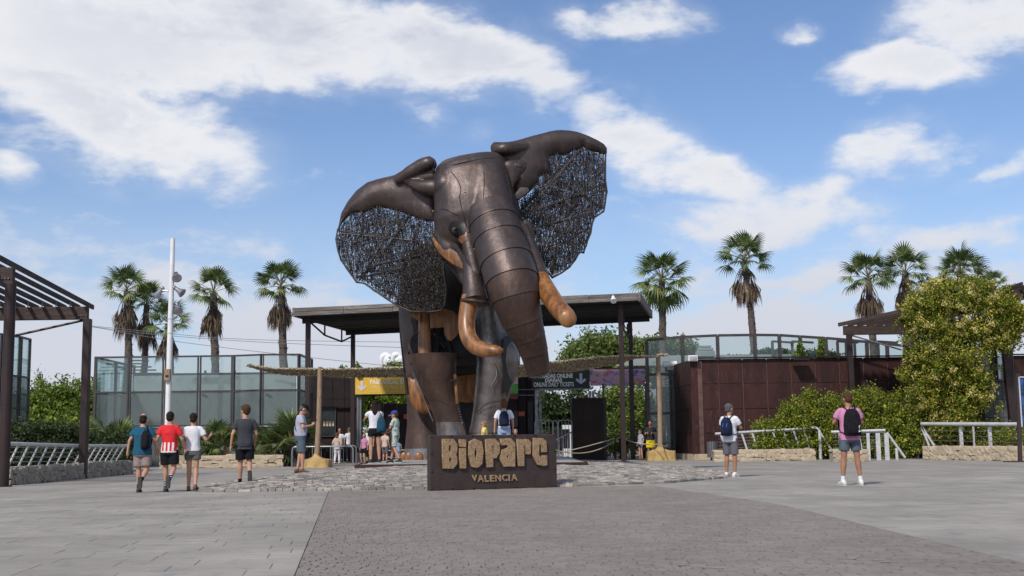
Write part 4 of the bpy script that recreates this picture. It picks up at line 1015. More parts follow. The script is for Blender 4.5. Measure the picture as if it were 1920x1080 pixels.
def arrow(root, px, py0, py1, w, Y, mat):
    a, b = P(px, py0, Y), P(px, py1, Y); h = a.z-b.z; ww = m(w, Y)/2; t = ww*.42
    # down arrow: shaft + two head strokes
    pts = [(-t/1.6, h), (t/1.6, h), (t/1.6, h*.34), (ww*.72, h*.56), (ww, h*.38), (0, 0), (-ww, h*.38), (-ww*.72, h*.56), (-t/1.6, h*.34)]
    me = curve_mesh([pts], .005); place_mesh(me, Vector((a.x, Y-.01, b.z))-ORG[root.name], (1, 0, 0), (0, 0, 1), (0, -1, 0)); return link(me, 'arrow', mat, root)
arrow(yb_, 678.5, 714.5, 733, 17, YS, 'arrow')
gb_ = board('daily_ticket_board', 'dark green board reading ENTRADAS ONLINE DIARIAS with a down arrow over the right gate', (997, 696, 1106, 727), YS, 'green')
label_text(gb_, 'ENTRADAS ONLINE', 1000, 1074, 701, 708.5, YS, 'print_white', .045)
label_text(gb_, 'DIARIAS', 1022, 1054, 709.5, 716, YS, 'print_white', .045)
label_text(gb_, 'ONLINE DAILY TICKETS', 1001, 1076, 717, 724.5, YS, 'print_white', .02)
arrow(gb_, 1089, 700, 720.5, 20, YS, 'arrow')
fb_ = board('photo_banner', 'colourful photo banner of pink birds beside the dark green board', (1106.5, 693, 1209, 722), YS+.05, 'flamingo', .06)
q = MB(); a = P(1005, 696, 61.3); b = P(1210, 690, 61.3); q.bar(a, b, .15, .10); q.build('banner_beam', 'black', fb_)
for (px, py) in ((672, 704), (765, 703), (1034, 694), (1109, 691)):
    c = P(px, py, YS-.1); s_ = thing('board_lamp', 'small white lamp on top of the %s' % {672: 'left end of the yellow board', 765: 'right end of the yellow board', 1034: 'dark green board', 1109: 'left end of the photo banner'}[px], 'lamp', (c.x, c.y, c.z-.1))
    q = MB(); q.tube([c+Vector((-.12, 0, 0)), c+Vector((.12, -.05, .02))], .07, 10); q.build('housing', 'white', s_, smooth=40); q = MB(); q.box(c-Vector((0, 0, .1)), (.05, .05, .1)); q.build('bracket', 'galv', s_)
# ================================================================== THE STEEL ELEPHANT
el_ = thing('elephant_sculpture', 'giant elephant sculpture of dark steel plates and varnished wood with wire mesh ears', 'sculpture', (-1.6, 34.5, PZ))
EO = ORG[el_.name]
def epart(q, name, mat, smooth=60, parent=None, voxel=None, it=3, kind=None, bevel=0):
    if voxel:
        me = fuse(q, name, voxel, it, EO); return link(me, name, mat, parent or el_, EO, 180, 0, None, None, None, kind)
    return q.build(name, mat, parent or el_, smooth=smooth, kind=kind, bevel=bevel)
def tubepx(q, pts, n=28, cap=True, k=24, ell=None):
    """pts: (px, py, Y, radius in px)"""
    c = bez([P(a, b, Y) for a, b, Y, r in pts], k); r = interp([m(r, Y) for a, b, Y, r in pts], len(c)); q.tube(c, r, n, cap, ell=[ell]*len(c) if ell else None); return q
# --- head
ux = Vector((math.cos(rad(9.4)), 0, math.sin(rad(9.4)))); uy = Vector((.10, 1, .05)).normalized()
def hring(px, py, Y, rx, ry, ex=2.6, du=None):
    return (P(px, py, Y), ux*m(rx, Y), uy*ry, ex)
head = MB()
head.loft([hring(884, 297, 32.95, 48, .70, 2.6), hring(884, 301, 32.9, 58, .92, 2.7), hring(884, 309, 32.8, 66, 1.05, 2.7), hring(885, 323, 32.75, 72, 1.14, 2.7), hring(887, 345, 32.65, 75.5, 1.18, 2.7), hring(891, 375, 32.5, 76, 1.18, 2.7),
           hring(895, 405, 32.4, 82, 1.15, 2.5), hring(898, 435, 32.4, 84, 1.05, 2.3), hring(901, 465, 32.5, 78, .92, 2.2), hring(906, 495, 32.6, 62, .8, 2), hring(912, 525, 32.7, 48, .6, 2)], 40)
tubepx(head, [(905, 330, 32.2, 44), (915, 375, 31.9, 46), (925, 420, 31.6, 46), (934, 455, 31.5, 44)])
tubepx(head, [(837, 330, 32.05, 20), (836, 348, 31.85, 23), (838, 366, 31.95, 17)]); tubepx(head, [(842, 385, 31.95, 13), (849, 404, 31.6, 18), (852, 430, 31.7, 18)]); tubepx(head, [(862, 372, 31.9, 8), (868, 395, 31.6, 9), (873, 425, 31.45, 9)])        # temple and brow
tubepx(head, [(835, 436, 32.1, 25), (846, 468, 31.95, 24), (866, 497, 31.9, 15), (880, 530, 31.8, 15)])          # cheek
tubepx(head, [(872, 425, 31.5, 14), (882, 470, 31.35, 14), (893, 520, 31.2, 13)])
tubepx(head, [(985, 420, 32.4, 14), (990, 450, 32.2, 14), (992, 480, 32.0, 14)])
ho = epart(head, 'head', 'hide', voxel=.04, it=4)
HM = ho.data; bvh = BVHTree.FromPolygons([v.co+EO for v in HM.vertices], [p.vertices[:] for p in HM.polygons])
def on_head(px, py, out=.03):
    d = ray(px, py).normalized(); o = Vector((0, 0, CAMH)); loc, nrm, i, dist = bvh.ray_cast(o, d)
    if loc is None: loc = P(px, py, 32.2)
    return loc - d*out
# --- irregular plates
def plate(outline, depth, name, mat, bulge=.05, thick=.04, step=6, parent=None, smooth=60, rfall=10, ear=None, kind=None):
    """closed curved plate from an outline in photo pixels; depth(px,py) -> Y or None to lie on the head"""
    pts = []
    n = len(outline)
    for i in range(n):
        a, b = outline[i], outline[(i+1) % n]; L = math.hypot(b[0]-a[0], b[1]-a[1]); k = max(1, int(L/step))
        for j in range(k): pts.append((a[0]+(b[0]-a[0])*j/k, a[1]+(b[1]-a[1])*j/k))
    nb_ = len(pts); xs = [p[0] for p in pts]; ys = [p[1] for p in pts]; inn = []
    y = min(ys)+step*.5; odd = 0
    while y < max(ys):
        x = min(xs)+step*(.5 if odd else 1)
        while x < max(xs):
            if inside((x, y), pts) and min(seg_d((x, y), pts[i-1], pts[i]) for i in range(nb_)) > step*.45: inn.append((x, y))
            x += step
        y += step*.87; odd ^= 1
    allp = [Vector(p) for p in pts+inn]
    vs, es, fsx, *_ = delaunay_2d_cdt(allp, [(i, (i+1) % nb_) for i in range(nb_)], [], 1, 1e-5)
    def dd(p): return min(seg_d(p, pts[i-1], pts[i]) for i in range(nb_))
    F_, B_ = [], []
    for v in vs:
        d = dd((v.x, v.y)); e = 1-math.exp(-d/rfall)
        w = depth(v.x, v.y) if depth else None
        if w is None:
            c = on_head(v.x, v.y, 0); dr = (c-Vector((0, 0, CAMH))).normalized(); F_.append(c-dr*(.012+bulge*e)); B_.append(c+dr*thick)
        else:
            c = P(v.x, v.y, w); dr = Vector((0, 1, 0)); F_.append(c-dr*(thick/2*(1 if d > .01 else 1)+bulge*e)); B_.append(c+dr*(thick/2))
    q = MB(); k = len(vs)
    f = []
    from collections import Counter
    ec = Counter(); 
    for t in fsx:
        t = list(t)
        a = sum((vs[t[i-1]].x*vs[t[i]].y-vs[t[i]].x*vs[t[i-1]].y) for i in range(len(t)))
        if a > 0: t = t[::-1]
        f.append(tuple(t)); f.append(tuple(i+k for i in t[::-1]))
        for i in range(len(t)): ec[(t[i-1], t[i])] += 1
    for (a, b) in list(ec):
        if (b, a) not in ec: f.append((b, a, a+k, b+k))
    q.add(F_+B_, f); q.v = [tuple(x) for x in q.v]
    if name is None: return q
    return q.build(name, mat, parent or el_, smooth=smooth, kind=kind)
# eye, wooden cheek pieces
plate([(840, 428), (843, 419), (850, 414), (860, 415), (869, 420), (873, 430), (872, 440), (862, 446), (852, 444), (845, 437)], None, 'eye_socket', 'black_hide', .03, .05, 4)
c = on_head(854, 431, .03); eyeb = MB(); eyeb.ball(c+Vector((0, .03, 0)), (m(7.5, 31.7), .06, m(7, 31.7)), 16, 10); epart(eyeb, 'eyeball', 'hide_rust')
q = MB(); c = on_head(854, 430, .065); q.ball(c, (m(3.4, 31.6), .05, m(3.0, 31.6)), 12, 8); epart(q, 'pupil', 'black')
plate([(857, 449), (866, 440), (874, 435), (878, 440), (876, 450), (866, 456), (860, 455)], None, 'cheek_inlay', 'wood', .03, .05, 4)
plate([(813, 444), (818, 452), (824, 459), (832, 464), (842, 466), (850, 469), (857, 474), (862, 484), (867, 495), (872, 506), (862, 502), (847, 494), (834, 484), (822, 473), (815, 460), (811, 448)], (lambda x, y: 31.88 - (x-812)*.0065), 'cheek_inlay', 'wood', .04, .10, 5)
plate([(846, 452), (856, 458), (866, 474), (874, 494), (879, 512), (873, 508), (866, 492), (858, 474), (850, 464)], (lambda x, y: 31.55 - (x-846)*.004), 'cheek_strap', 'hide_dark', .03, .10, 5)
plate([(975, 412), (981, 424), (985, 440), (980, 438), (975, 424)], (lambda x, y: 31.8), 'cheek_inlay', 'wood', .03, .12, 4)
# seams of the forehead sheets
for pts in ([(818, 318), (850, 309), (890, 300), (922, 296), (943, 299)], [(846, 322), (858, 338), (864, 355), (862, 372), (868, 400), (874, 425)], [(818, 398), (832, 392), (846, 398), (858, 404)], [(905, 300), (908, 340), (905, 390)], [(948, 320), (957, 360), (962, 398)], [(878, 436), (886, 420), (905, 408), (930, 401), (955, 402), (972, 412)]):
    q = MB(); q.tube(bez([on_head(a, b, .004) for a, b in pts], 32), .012, 6); epart(q, 'weld_seam', 'hide_dark')
for a, b in ((878, 434), (889, 467), (812, 396), (846, 318), (868, 505), (872, 360)):
    q = MB(); q.ball(on_head(a, b, .01), .022, 8, 6); epart(q, 'rivet', 'steel_light')
# --- trunk of overlapping bands; (cx, cy, half width, Y, axis tilt)
TR = [(916, 398, 48, 31.75), (926, 423, 50, 31.55), (935, 452, 50, 31.3), (949, 492, 51, 31.0), (959, 525, 50, 30.8), (966, 556, 46.5, 30.7), (980, 602, 38, 30.75), (991, 629, 31.5, 30.85), (1000, 656, 27, 31.0), (1009, 692, 22.5, 31.2)]
tc_ = bez([P(a, b, Y) for a, b, r, Y in TR], 9*8); trr = interp([m(r, Y) for a, b, r, Y in TR], len(tc_))
def trunk_frame(i):
    d = (tc_[min(i+1, len(tc_)-1)]-tc_[max(i-1, 0)]).normalized(); x = d.cross(Vector((0, 1, 0))).normalized()*-1; y = d.cross(x); return d, x, y
for b in range(9):
    i0, i1 = b*8, min((b+1)*8, len(tc_)-1); vs = []; n = 36
    for (i, k, ex) in [(i0, 1.0, 0)]+[(i, 1.0, 0) for i in range(i0+1, i1)]+[(i1, 1.0, 0), (i1, 1.0, 1), (i1, .90, 1)]+([(i1, .8, 2), (i1, .55, 3)] if b == 8 else []):
        d, x, y = trunk_frame(i); t = (i-i0)/(i1-i0); f = k*(.985+.035*t) if b < 5 else k*(1.0+.012*t)
        ext = .05*ex if ex < 2 else (.12 if ex == 2 else .17)
        vs.append((tc_[i]+d*ext, x*trr[i]*f, y*trr[i]*f*1.02, 2.1))
    q = MB(); q.loft(vs, n, cap=(b == 8)); epart(q, 'trunk_band', 'hide' if b < 4 else 'hide_rust', 50)
# trunk tip: a rim with a dark nostril
d, x, y = trunk_frame(len(tc_)-1)
q = MB(); ring = [tc_[-1]+d*.10+(x*math.cos(a)+y*math.sin(a))*trr[-1]*.86 for a in [2*PI*i/28 for i in range(29)]]; q.tube(ring, .035, 8, cap=False); epart(q, 'trunk_rim', 'hide_steel')
q = MB(); q.ball(tc_[-1]+d*.13, (trr[-1]*.62, trr[-1]*.6, .06), 20, 8); epart(q, 'nostril', 'hide_dark')
# --- tusks and their sheaths
q = MB(); tubepx(q, [(878, 470, 31.6, 13), (884, 505, 31.35, 17), (888, 540, 31.15, 21), (891, 566, 31.0, 25.5)]); epart(q, 'tusk_sheath', 'hide', 50)
ring = [P(891, 567, 31.0)+Vector((math.cos(a)*m(25.5, 31), math.sin(a)*m(25.5, 31), -math.cos(a)*.05)) for a in [2*PI*i/28 for i in range(29)]]
q = MB(); q.tube(ring, .05, 8, cap=False); epart(q, 'sheath_rim', 'hide_rust')
q = MB(); tubepx(q, [(882, 556, 31.0, 17), (878, 580, 30.95, 17), (875, 605, 30.85, 16), (878, 630, 30.7, 15.8), (890, 648, 30.5, 15.5), (908, 656, 30.3, 13.8), (926, 658, 30.15, 11.8), (938, 657.5, 30.1, 8), (942, 657.5, 30.1, 2.5)], 24, k=48); tl = epart(q, 'tusk', 'wood', 60)
q = MB(); q.tube([P(936, 657, 29.96), P(942.5, 657, 29.98)], [m(5.5, 30), m(4, 30)], 14); epart(q, 'tusk_tip', 'wood', 60, parent=tl)
q = MB(); tubepx(q, [(975, 430, 32.2, 18), (990, 470, 31.8, 20), (1003, 505, 31.4, 21), (1016, 536, 31.1, 19.5)]); epart(q, 'tusk_sheath', 'hide', 50)
q = MB(); tubepx(q, [(1012, 522, 31.2, 17.5), (1028, 550, 30.6, 18.5), (1045, 575, 30.0, 18), (1062, 594, 29.6, 17.5), (1066, 599, 29.5, 14), (1068, 602, 29.47, 6)], 24, k=40); tl = epart(q, 'tusk', 'wood', 60)
q = MB(); q.ball(P(1064, 597, 29.46), (m(17, 29.4), .12, m(18, 29.4)), 20, 12, Matrix.Rotation(rad(-30), 3, 'Y')); epart(q, 'tusk_tip', 'wood', 60, parent=tl)
# --- body
body = MB()
body.loft([(P(868, 560, 35.0), (m(62, 35), 0, 0), (0, 0, m(62, 35)), 2.2), (P(866, 572, 35.3), (m(90, 35), 0, 0), (0, 0, m(90, 35)), 2.3), (P(864, 585, 36), (m(100, 36), 0, 0), (0, 0, m(100, 36)), 2.3), (P(862, 592, 38), (m(100, 38), 0, 0), (0, 0, m(97, 38)), 2.2), (P(862, 600, 40), (m(80, 40), 0, 0), (0, 0, m(75, 40)), 2.1), (P(862, 610, 41), (m(40, 41), 0, 0), (0, 0, m(40, 41)), 2)], 32)
tubepx(body, [(896, 430, 33.2, 60), (890, 480, 34.4, 58), (880, 525, 35.7, 66)], ell=1.0)
epart(body, 'body', 'hide_dark', voxel=.07, it=4)
# shoulder plates and ribs at the left flank
plate([(748, 571), (756, 574), (767, 583), (770, 598), (776, 620), (774, 630), (766, 645), (765, 665), (772, 690), (779, 706), (774, 713), (768, 707), (762, 709), (760, 690), (756, 660), (751, 625), (748, 595)], (lambda x, y: 34.2+(776-x)*.03), 'shoulder_plate', 'hide_rust', .06, .05, 6)
for k, y in enumerate((590, 612, 632, 648, 668, 690)):
    q = MB(); q.tube(bez([P(772, y-8, 34.9), P(760, y-3, 35.0), P(753+k*1.2, y+6, 35.4), P(757+k*1.2, y+16, 36.2)], 12), .035, 8); epart(q, 'rib', 'hide_dark')
q = MB(); q.tube(bez([P(752, 575, 35.1), P(752, 620, 35.2), P(757, 670, 35.3), P(764, 740, 35.4)], 16), .05, 8); epart(q, 'flank_rod', 'hide_dark')
# --- exposed front leg (left in the picture): wooden bones, steel struts, riveted shin
YL = 34.2
def leg(q, rings, n=30, ex=2.1):
    q.loft([(P(a, b, Y), (m(r, Y), 0, m(r, Y)*t), (0, m(r, Y)*.95, 0), ex) for a, b, r, Y, t in rings], n); return q
q = MB(); leg(q, [(817, 662, 0, YL, 0)][:0]+[(812, 664, 44.5, YL, .02), (814, 685, 41.5, YL, 0), (817, 710, 37.5, YL, -.02), (823, 733, 32, YL, -.03), (832, 755, 27.5, YL, -.02)], 32); q.f = q.f[:-2]; shin = epart(q, 'knee_shell', 'hide_rust', 50)
q = MB(); leg(q, [(831.8, 754, 28.2, YL, -.02), (838, 775, 26.2, YL, -.01), (843, 792, 25.6, YL, 0)], 32); epart(q, 'shin', 'hide_rust', 50)
q = MB(); leg(q, [(843, 791.5, 26.4, YL, 0), (845.5, 804, 27.2, YL, 0), (847.5, 816, 28.5, YL, 0)], 32); epart(q, 'ankle_cuff', 'hide_steel', 50)
q = MB(); leg(q, [(847.5, 816, 28.3, YL, 0), (849, 835, 32, YL, 0), (850, 850, 37, YL, 0), (850, 863, 39, YL, 0)], 32); epart(q, 'foot', 'hide_rust', 50)
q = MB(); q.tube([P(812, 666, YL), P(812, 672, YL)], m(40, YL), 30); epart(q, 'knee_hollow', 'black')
for z in (710, 755): 
    pass
q = MB(); q.loft([(P(796, 578, YL-.15), (m(10, YL), 0, 0), (0, .16, 0), 4), (P(796, 600, YL-.15), (m(11.5, YL), 0, 0), (0, .16, 0), 4), (P(796, 640, YL-.2), (m(12.2, YL), 0, 0), (0, .17, 0), 4), (P(797, 668, YL-.25), (m(12.5, YL), 0, 0), (0, .17, 0), 4)], 20); epart(q, 'wooden_leg_bone', 'wood', 40)
plate([(767, 584), (788, 585), (788, 604), (782, 600), (774, 594), (768, 594)], (lambda x, y: YL-.35), 'wooden_shoulder_blade', 'wood', .05, .14, 5)
plate([(806, 582), (832, 579), (850, 584), (862, 595), (868, 606), (864, 620), (852, 634), (845, 640), (838, 636), (834, 628), (833, 614), (816, 615), (807, 616)], (lambda x, y: YL-.3), 'wooden_shoulder_blade', 'wood', .05, .16, 5)
q = MB(); q.tube(bez([P(773, 663, YL-.2), P(769, 650, YL-.2), P(771, 636, YL-.25), P(778, 626, YL-.3), (P(786, 623, YL-.3))], 16), .03, 8); epart(q, 'socket_rim', 'hide_rust')
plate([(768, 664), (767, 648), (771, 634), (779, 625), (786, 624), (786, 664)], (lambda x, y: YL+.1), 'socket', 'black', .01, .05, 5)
for (a, b, r, mt) in (((822, 612), (817, 668), .07, 'hide_dark'), ((812, 617), (838, 650), .035, 'hide_dark'), ((836, 620), (812, 664), .03, 'hide_dark'), ((814, 626), (822, 632), .02, 'steel_light'), ((826, 640), (833, 652), .02, 'steel_light'), ((832, 616), (845, 660), .05, 'hide_dark')):
    q = MB(); q.tube([P(*a, YL+.15), P(*b, YL+.05)], r, 10); epart(q, 'strut', mt)
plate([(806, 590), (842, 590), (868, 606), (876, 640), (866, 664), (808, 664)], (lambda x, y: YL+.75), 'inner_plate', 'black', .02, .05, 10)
plate([(836, 640), (850, 632), (866, 618), (878, 628), (880, 655), (868, 672), (854, 676), (838, 664)], (lambda x, y: YL+.3), 'elbow_plate', 'hide_dark', .12, .06, 6)
q = MB(); q.bar(P(853, 702, YL-.52), P(857, 757, YL-.45), .07, .08); epart(q, 'wooden_splint', 'wood')
q = MB(); q.bar(P(845, 713, YL-.64), P(860, 712, YL-.55), .06, .06); epart(q, 'strap_clip', 'hide_dark')
q = MB(); q.tube(bez([P(775, 700, YL-.5), P(788, 730, YL-.5), P(800, 762, YL-.4), P(812, 790, YL-.35)], 12), .018, 6); epart(q, 'weld_seam', 'steel_light')
q = MB(); q.tube(bez([P(800, 709, YL-.98), P(817, 712, YL-1.0), P(838, 711, YL-.9)], 12), .01, 6); epart(q, 'weld_seam', 'hide_dark')
for k in range(7):
    q = MB(); q.ball(P(858+k*1.5, 762+k*5, YL-.35), .016, 6, 5); epart(q, 'rivet', 'steel_light')
# --- smooth steel front leg (right in the picture)
YR_ = 34.4
q = MB(); leg(q, [(919, 560, 31, YR_, 0), (920, 590, 30, YR_, 0), (925, 625, 33, YR_, 0), (932, 655, 40, YR_, 0), (935, 680, 41, YR_, 0), (931, 705, 38, YR_, 0), (924, 735, 34, YR_, 0), (918, 765, 31, YR_, 0), (913, 792, 30, YR_, 0), (909, 815, 31, YR_, 0)], 32); epart(q, 'leg', 'hide_steel', voxel=.045, it=4)
q = MB(); leg(q, [(909, 814, 31.6, YR_, 0), (908, 835, 34, YR_, 0), (908, 850, 39, YR_, 0), (908, 863, 41, YR_, 0)], 32); epart(q, 'foot', 'hide_steel', 50)
plate([(944, 632), (957, 628), (968, 636), (976, 656), (975, 680), (966, 706), (957, 726), (950, 745), (945, 730), (943, 690), (943, 660)], (lambda x, y: YR_-.62+(x-943)*.022), 'leg_shade_plate', 'black_hide', .05, .05, 7)  # near-black colour paints the shading on this side of the leg
q = MB(); q.tube(bez([P(926, 682, YR_-.66), P(931, 694, YR_-.64), P(930, 708, YR_-.63), P(922, 722, YR_-.6), (P(926, 732, YR_-.6))], 16), .022, 6); epart(q, 'weld_seam', 'steel_light')
q = MB(); q.tube(bez([P(894, 775, YR_-.4), P(912, 757, YR_-.55), P(938, 752, YR_-.5)], 16), .012, 6); epart(q, 'weld_seam', 'hide_dark')
# toes
for (cx, Y, n_, w_) in ((908, YR_, 4, 39), (850, YL, 4, 38)):
    for k in range(n_):
        a = rad(-60+120*k/(n_-1)); c = P(cx, 855, Y)+Vector((math.sin(a)*m(w_, Y), -math.cos(a)*m(w_, Y), -.02)); q = MB(); q.ball(c, (.13, .10, .2), 12, 8); epart(q, 'toenail', 'wood')
# --- hind legs
YH = 38.2
q = MB(); leg(q, [(793, 728, 32, YH, 0), (794, 760, 31, YH, 0), (795, 795, 31.5, YH, 0), (797, 820, 36, YH, 0), (799, 842, 40, YH, 0)], 30); epart(q, 'hind_leg', 'hide_rust', 50)
q = MB(); leg(q, [(799, 841, 40.5, YH, 0), (799, 852, 41.5, YH, 0), (799, 861.5, 42, YH, 0)], 30); epart(q, 'toe_cuff', 'steel_light', 50)
for k in range(6):
    a = rad(-75+150*k/5); c = P(799, 855.5, YH)+Vector((math.sin(a)*m(41, YH), -math.cos(a)*m(41, YH), -.02)); q = MB(); q.ball(c, (.14, .07, .17), 12, 8); epart(q, 'toenail', 'wood')
plate([(763, 704), (775, 708), (782, 716), (792, 735), (803, 757), (812, 766), (806, 772), (797, 777), (785, 774), (774, 762), (766, 745), (762, 722)], (lambda x, y: YH-1.0+abs(x-790)*.006), 'wooden_thigh', 'wood', .12, .12, 6)
plate([(763, 640), (800, 660), (812, 720), (800, 745), (786, 722), (778, 710), (764, 706)], (lambda x, y: YH-.85), 'thigh_plate', 'hide_rust', .08, .06, 8)
q = MB(); leg(q, [(888, 700, 38, YH+.3, 0), (886, 740, 35, YH+.3, 0), (885, 780, 33, YH+.3, 0), (885, 820, 36, YH+.3, 0), (885, 861, 40, YH+.3, 0)], 30); epart(q, 'hind_leg', 'hide_dark', 50)
plate([(848, 704), (866, 703), (898, 698), (906, 720), (904, 753), (875, 755), (848, 752), (845, 728)], (lambda x, y: YH-.75), 'wooden_thigh', 'wood', .10, .12, 7)
plate([(846, 672), (870, 665), (900, 668), (903, 699), (866, 704), (848, 705)], (lambda x, y: YH-.8), 'thigh_plate', 'hide_dark', .14, .06, 7)
# --- ears
def ear(rim, roll, mesh_out, depth, seed, dense=None, ribs=(), spokes=()):
    r = random.Random(seed)
    pl = plate(rim, depth, None, None, .24, .12, 6, rfall=11)
    for (pts) in roll: tubepx(pl, pts, 20, k=30)
    e = link(fuse(pl, 'ear_rim', .035, 2, EO), 'ear_rim', 'hide', el_, EO, 180)
    xs = [p[0] for p in mesh_out]; ys = [p[1] for p in mesh_out]
    def rp():
        while True:
            p = (r.uniform(min(xs), max(xs)), r.uniform(min(ys), max(ys)))
            if inside(p, mesh_out): return p
    q = MB()
    def wire(p0, p1, wob, w, off, tint):
        n = max(2, int(math.hypot(p1[0]-p0[0], p1[1]-p0[1])/9)); pts = []
        for i in range(n+1):
            t = i/n; x = lerp(p0[0], p1[0], t)+(r.gauss(0, wob) if 0 < i < n else 0); y = lerp(p0[1], p1[1], t)+(r.gauss(0, wob) if 0 < i < n else 0)
            if not inside((x, y), mesh_out): break
            pts.append(P(x, y, depth(x, y)+off+r.gauss(0, .03)))
        if len(pts) > 1: q.tube(pts, w, 3, cap=False, tint=tint)
    for k in range(4600):                       # mostly upright threads in two layers
        a = rp(); L = r.uniform(12, 40); an = r.gauss(PI/2, .2) if r.random() < .5 else r.uniform(0, PI)
        wire(a, (a[0]+L*math.cos(an), a[1]+L*math.sin(an)), .7, r.uniform(.0045, .0078), r.choice((-.09, .09, .0, .14)), r.random())
    e2 = q.build('ear_mesh', 'wire', el_, kind='stuff')
    if dense:
        q = MB(); dp, cnt = dense; xs2 = [p[0] for p in dp]; ys2 = [p[1] for p in dp]; k = 0
        while k < cnt:
            a = (r.uniform(min(xs2), max(xs2)), r.uniform(min(ys2), max(ys2)))
            if not inside(a, dp): continue
            k += 1; L = r.uniform(6, 16); an = r.uniform(0, 2*PI); cu = r.gauss(0, .5)
            pts = []
            for i in range(5):
                t = i/4; x, y = a[0]+L*t*math.cos(an+cu*t), a[1]+L*t*math.sin(an+cu*t)
                if not inside((x, y), dp): break
                pts.append(P(x, y, depth(x, y)-.07+r.gauss(0, .035)))
            if len(pts) < 2: continue
            q.tube(pts, r.uniform(.0045, .0085), 3, cap=False, tint=r.random())
        q.build('ear_mesh_patch', 'wire_brown', el_, kind='stuff')
    q2 = MB(); n = len(mesh_out)                              # bundled edge wires
    q = MB(); 
    for j in range(5):
        c = [P(x+r.gauss(0, 1), y+r.gauss(0, 1), depth(x, y)-.1+.05*j) for x, y in mesh_out+mesh_out[:1]]; q.tube(c, .016, 5, cap=False, tint=r.random())
    q.build('ear_edge_wire', 'wire', el_)
    for (a, b) in ribs:
        for j in range(14):            # threads bound along the ribs
            t0 = r.uniform(0, .85); a2 = (lerp(a[0], b[0], t0)+r.gauss(0, 2), lerp(a[1], b[1], t0)+r.gauss(0, 2)); b2 = (lerp(a[0], b[0], t0+.15)+r.gauss(0, 2), lerp(a[1], b[1], t0+.15)+r.gauss(0, 2))
            if inside(a2, mesh_out) and inside(b2, mesh_out): q2.tube([P(*a2, depth(*a2)-.06), P(*b2, depth(*b2)-.06)], .009, 3, cap=False, tint=r.random())
        q = MB(); q.tube(bez([P(*a, depth(*a)-.05), P((a[0]+b[0])/2, (a[1]+b[1])/2+1, depth((a[0]+b[0])/2, (a[1]+b[1])/2)-.07), P(*b, depth(*b)-.05)], 12), .032, 6); q.build('ear_rib', 'wire', el_, smooth=60)
    q2.build('rib_binding', 'wire_brown', el_, kind='stuff')
    for (a, b) in spokes:
        q = MB(); q.tube([P(*a, depth(*a)-.08), P(*b, depth(*b)-.08)], .013, 5); q.build('ear_spoke', 'galv', el_)
dl = lambda x, y: 32.55 + (825-x)*.0045 + .35*math.sin(max(0, min(1, (y-380)/200))*PI)*-.4
ear([(634, 428), (640, 400), (652, 378), (668, 358), (689, 342), (712, 335), (739, 329), (758, 318), (775, 309), (790, 296), (806, 293), (816, 299), (820, 309), (815, 320), (800, 330), (812, 345), (822, 372), (817, 416), (800, 415), (785, 411), (772, 405), (757, 399), (743, 396), (725, 391), (708, 388), (697, 393), (685, 399), (670, 398), (660, 401), (650, 408), (642, 418)],
    [[(742, 340, 32.6, 8), (768, 324, 32.45, 13), (790, 312, 32.35, 15), (803, 306, 32.25, 13), (809, 306, 32.3, 10)], [(762, 340, 32.6, 12), (790, 334, 32.5, 14), (816, 330, 32.45, 14)], [(770, 344, 32.4, 8), (790, 350, 32.2, 13), (812, 352, 32.1, 17), (826, 356, 32.1, 17)]],
    [(633, 432), (631, 450), (634, 470), (640, 487), (649, 502), (660, 516), (668, 528), (685, 532), (686, 534), (703, 545), (725, 560), (745, 573), (772, 584), (808, 586), (826, 582), (834, 570), (836, 545), (835, 515), (830, 480), (824, 455), (817, 432), (816, 408), (800, 402), (772, 392), (743, 384), (708, 376), (685, 384), (668, 386), (652, 396), (640, 414)],
    dl, 3, (([(752, 500), (765, 470), (800, 455), (826, 462), (834, 500), (835, 545), (832, 572), (808, 585), (772, 582), (749, 570), (750, 530)]), 2600),
    [((636, 433), (780, 452)), ((752, 393), (680, 520)), ((680, 520), (835, 480)), ((684, 500), (820, 470)), ((745, 572), (757, 498)), ((700, 520), (748, 560)), ((768, 404), (690, 510))],
    [((640, 437), (772, 450)), ((748, 560), (757, 500)), ((700, 500), (735, 445))])
dr = lambda x, y: 32.9 + (x-945)*.004 - .25*math.sin(max(0, min(1, (y-290)/230))*PI)*.5
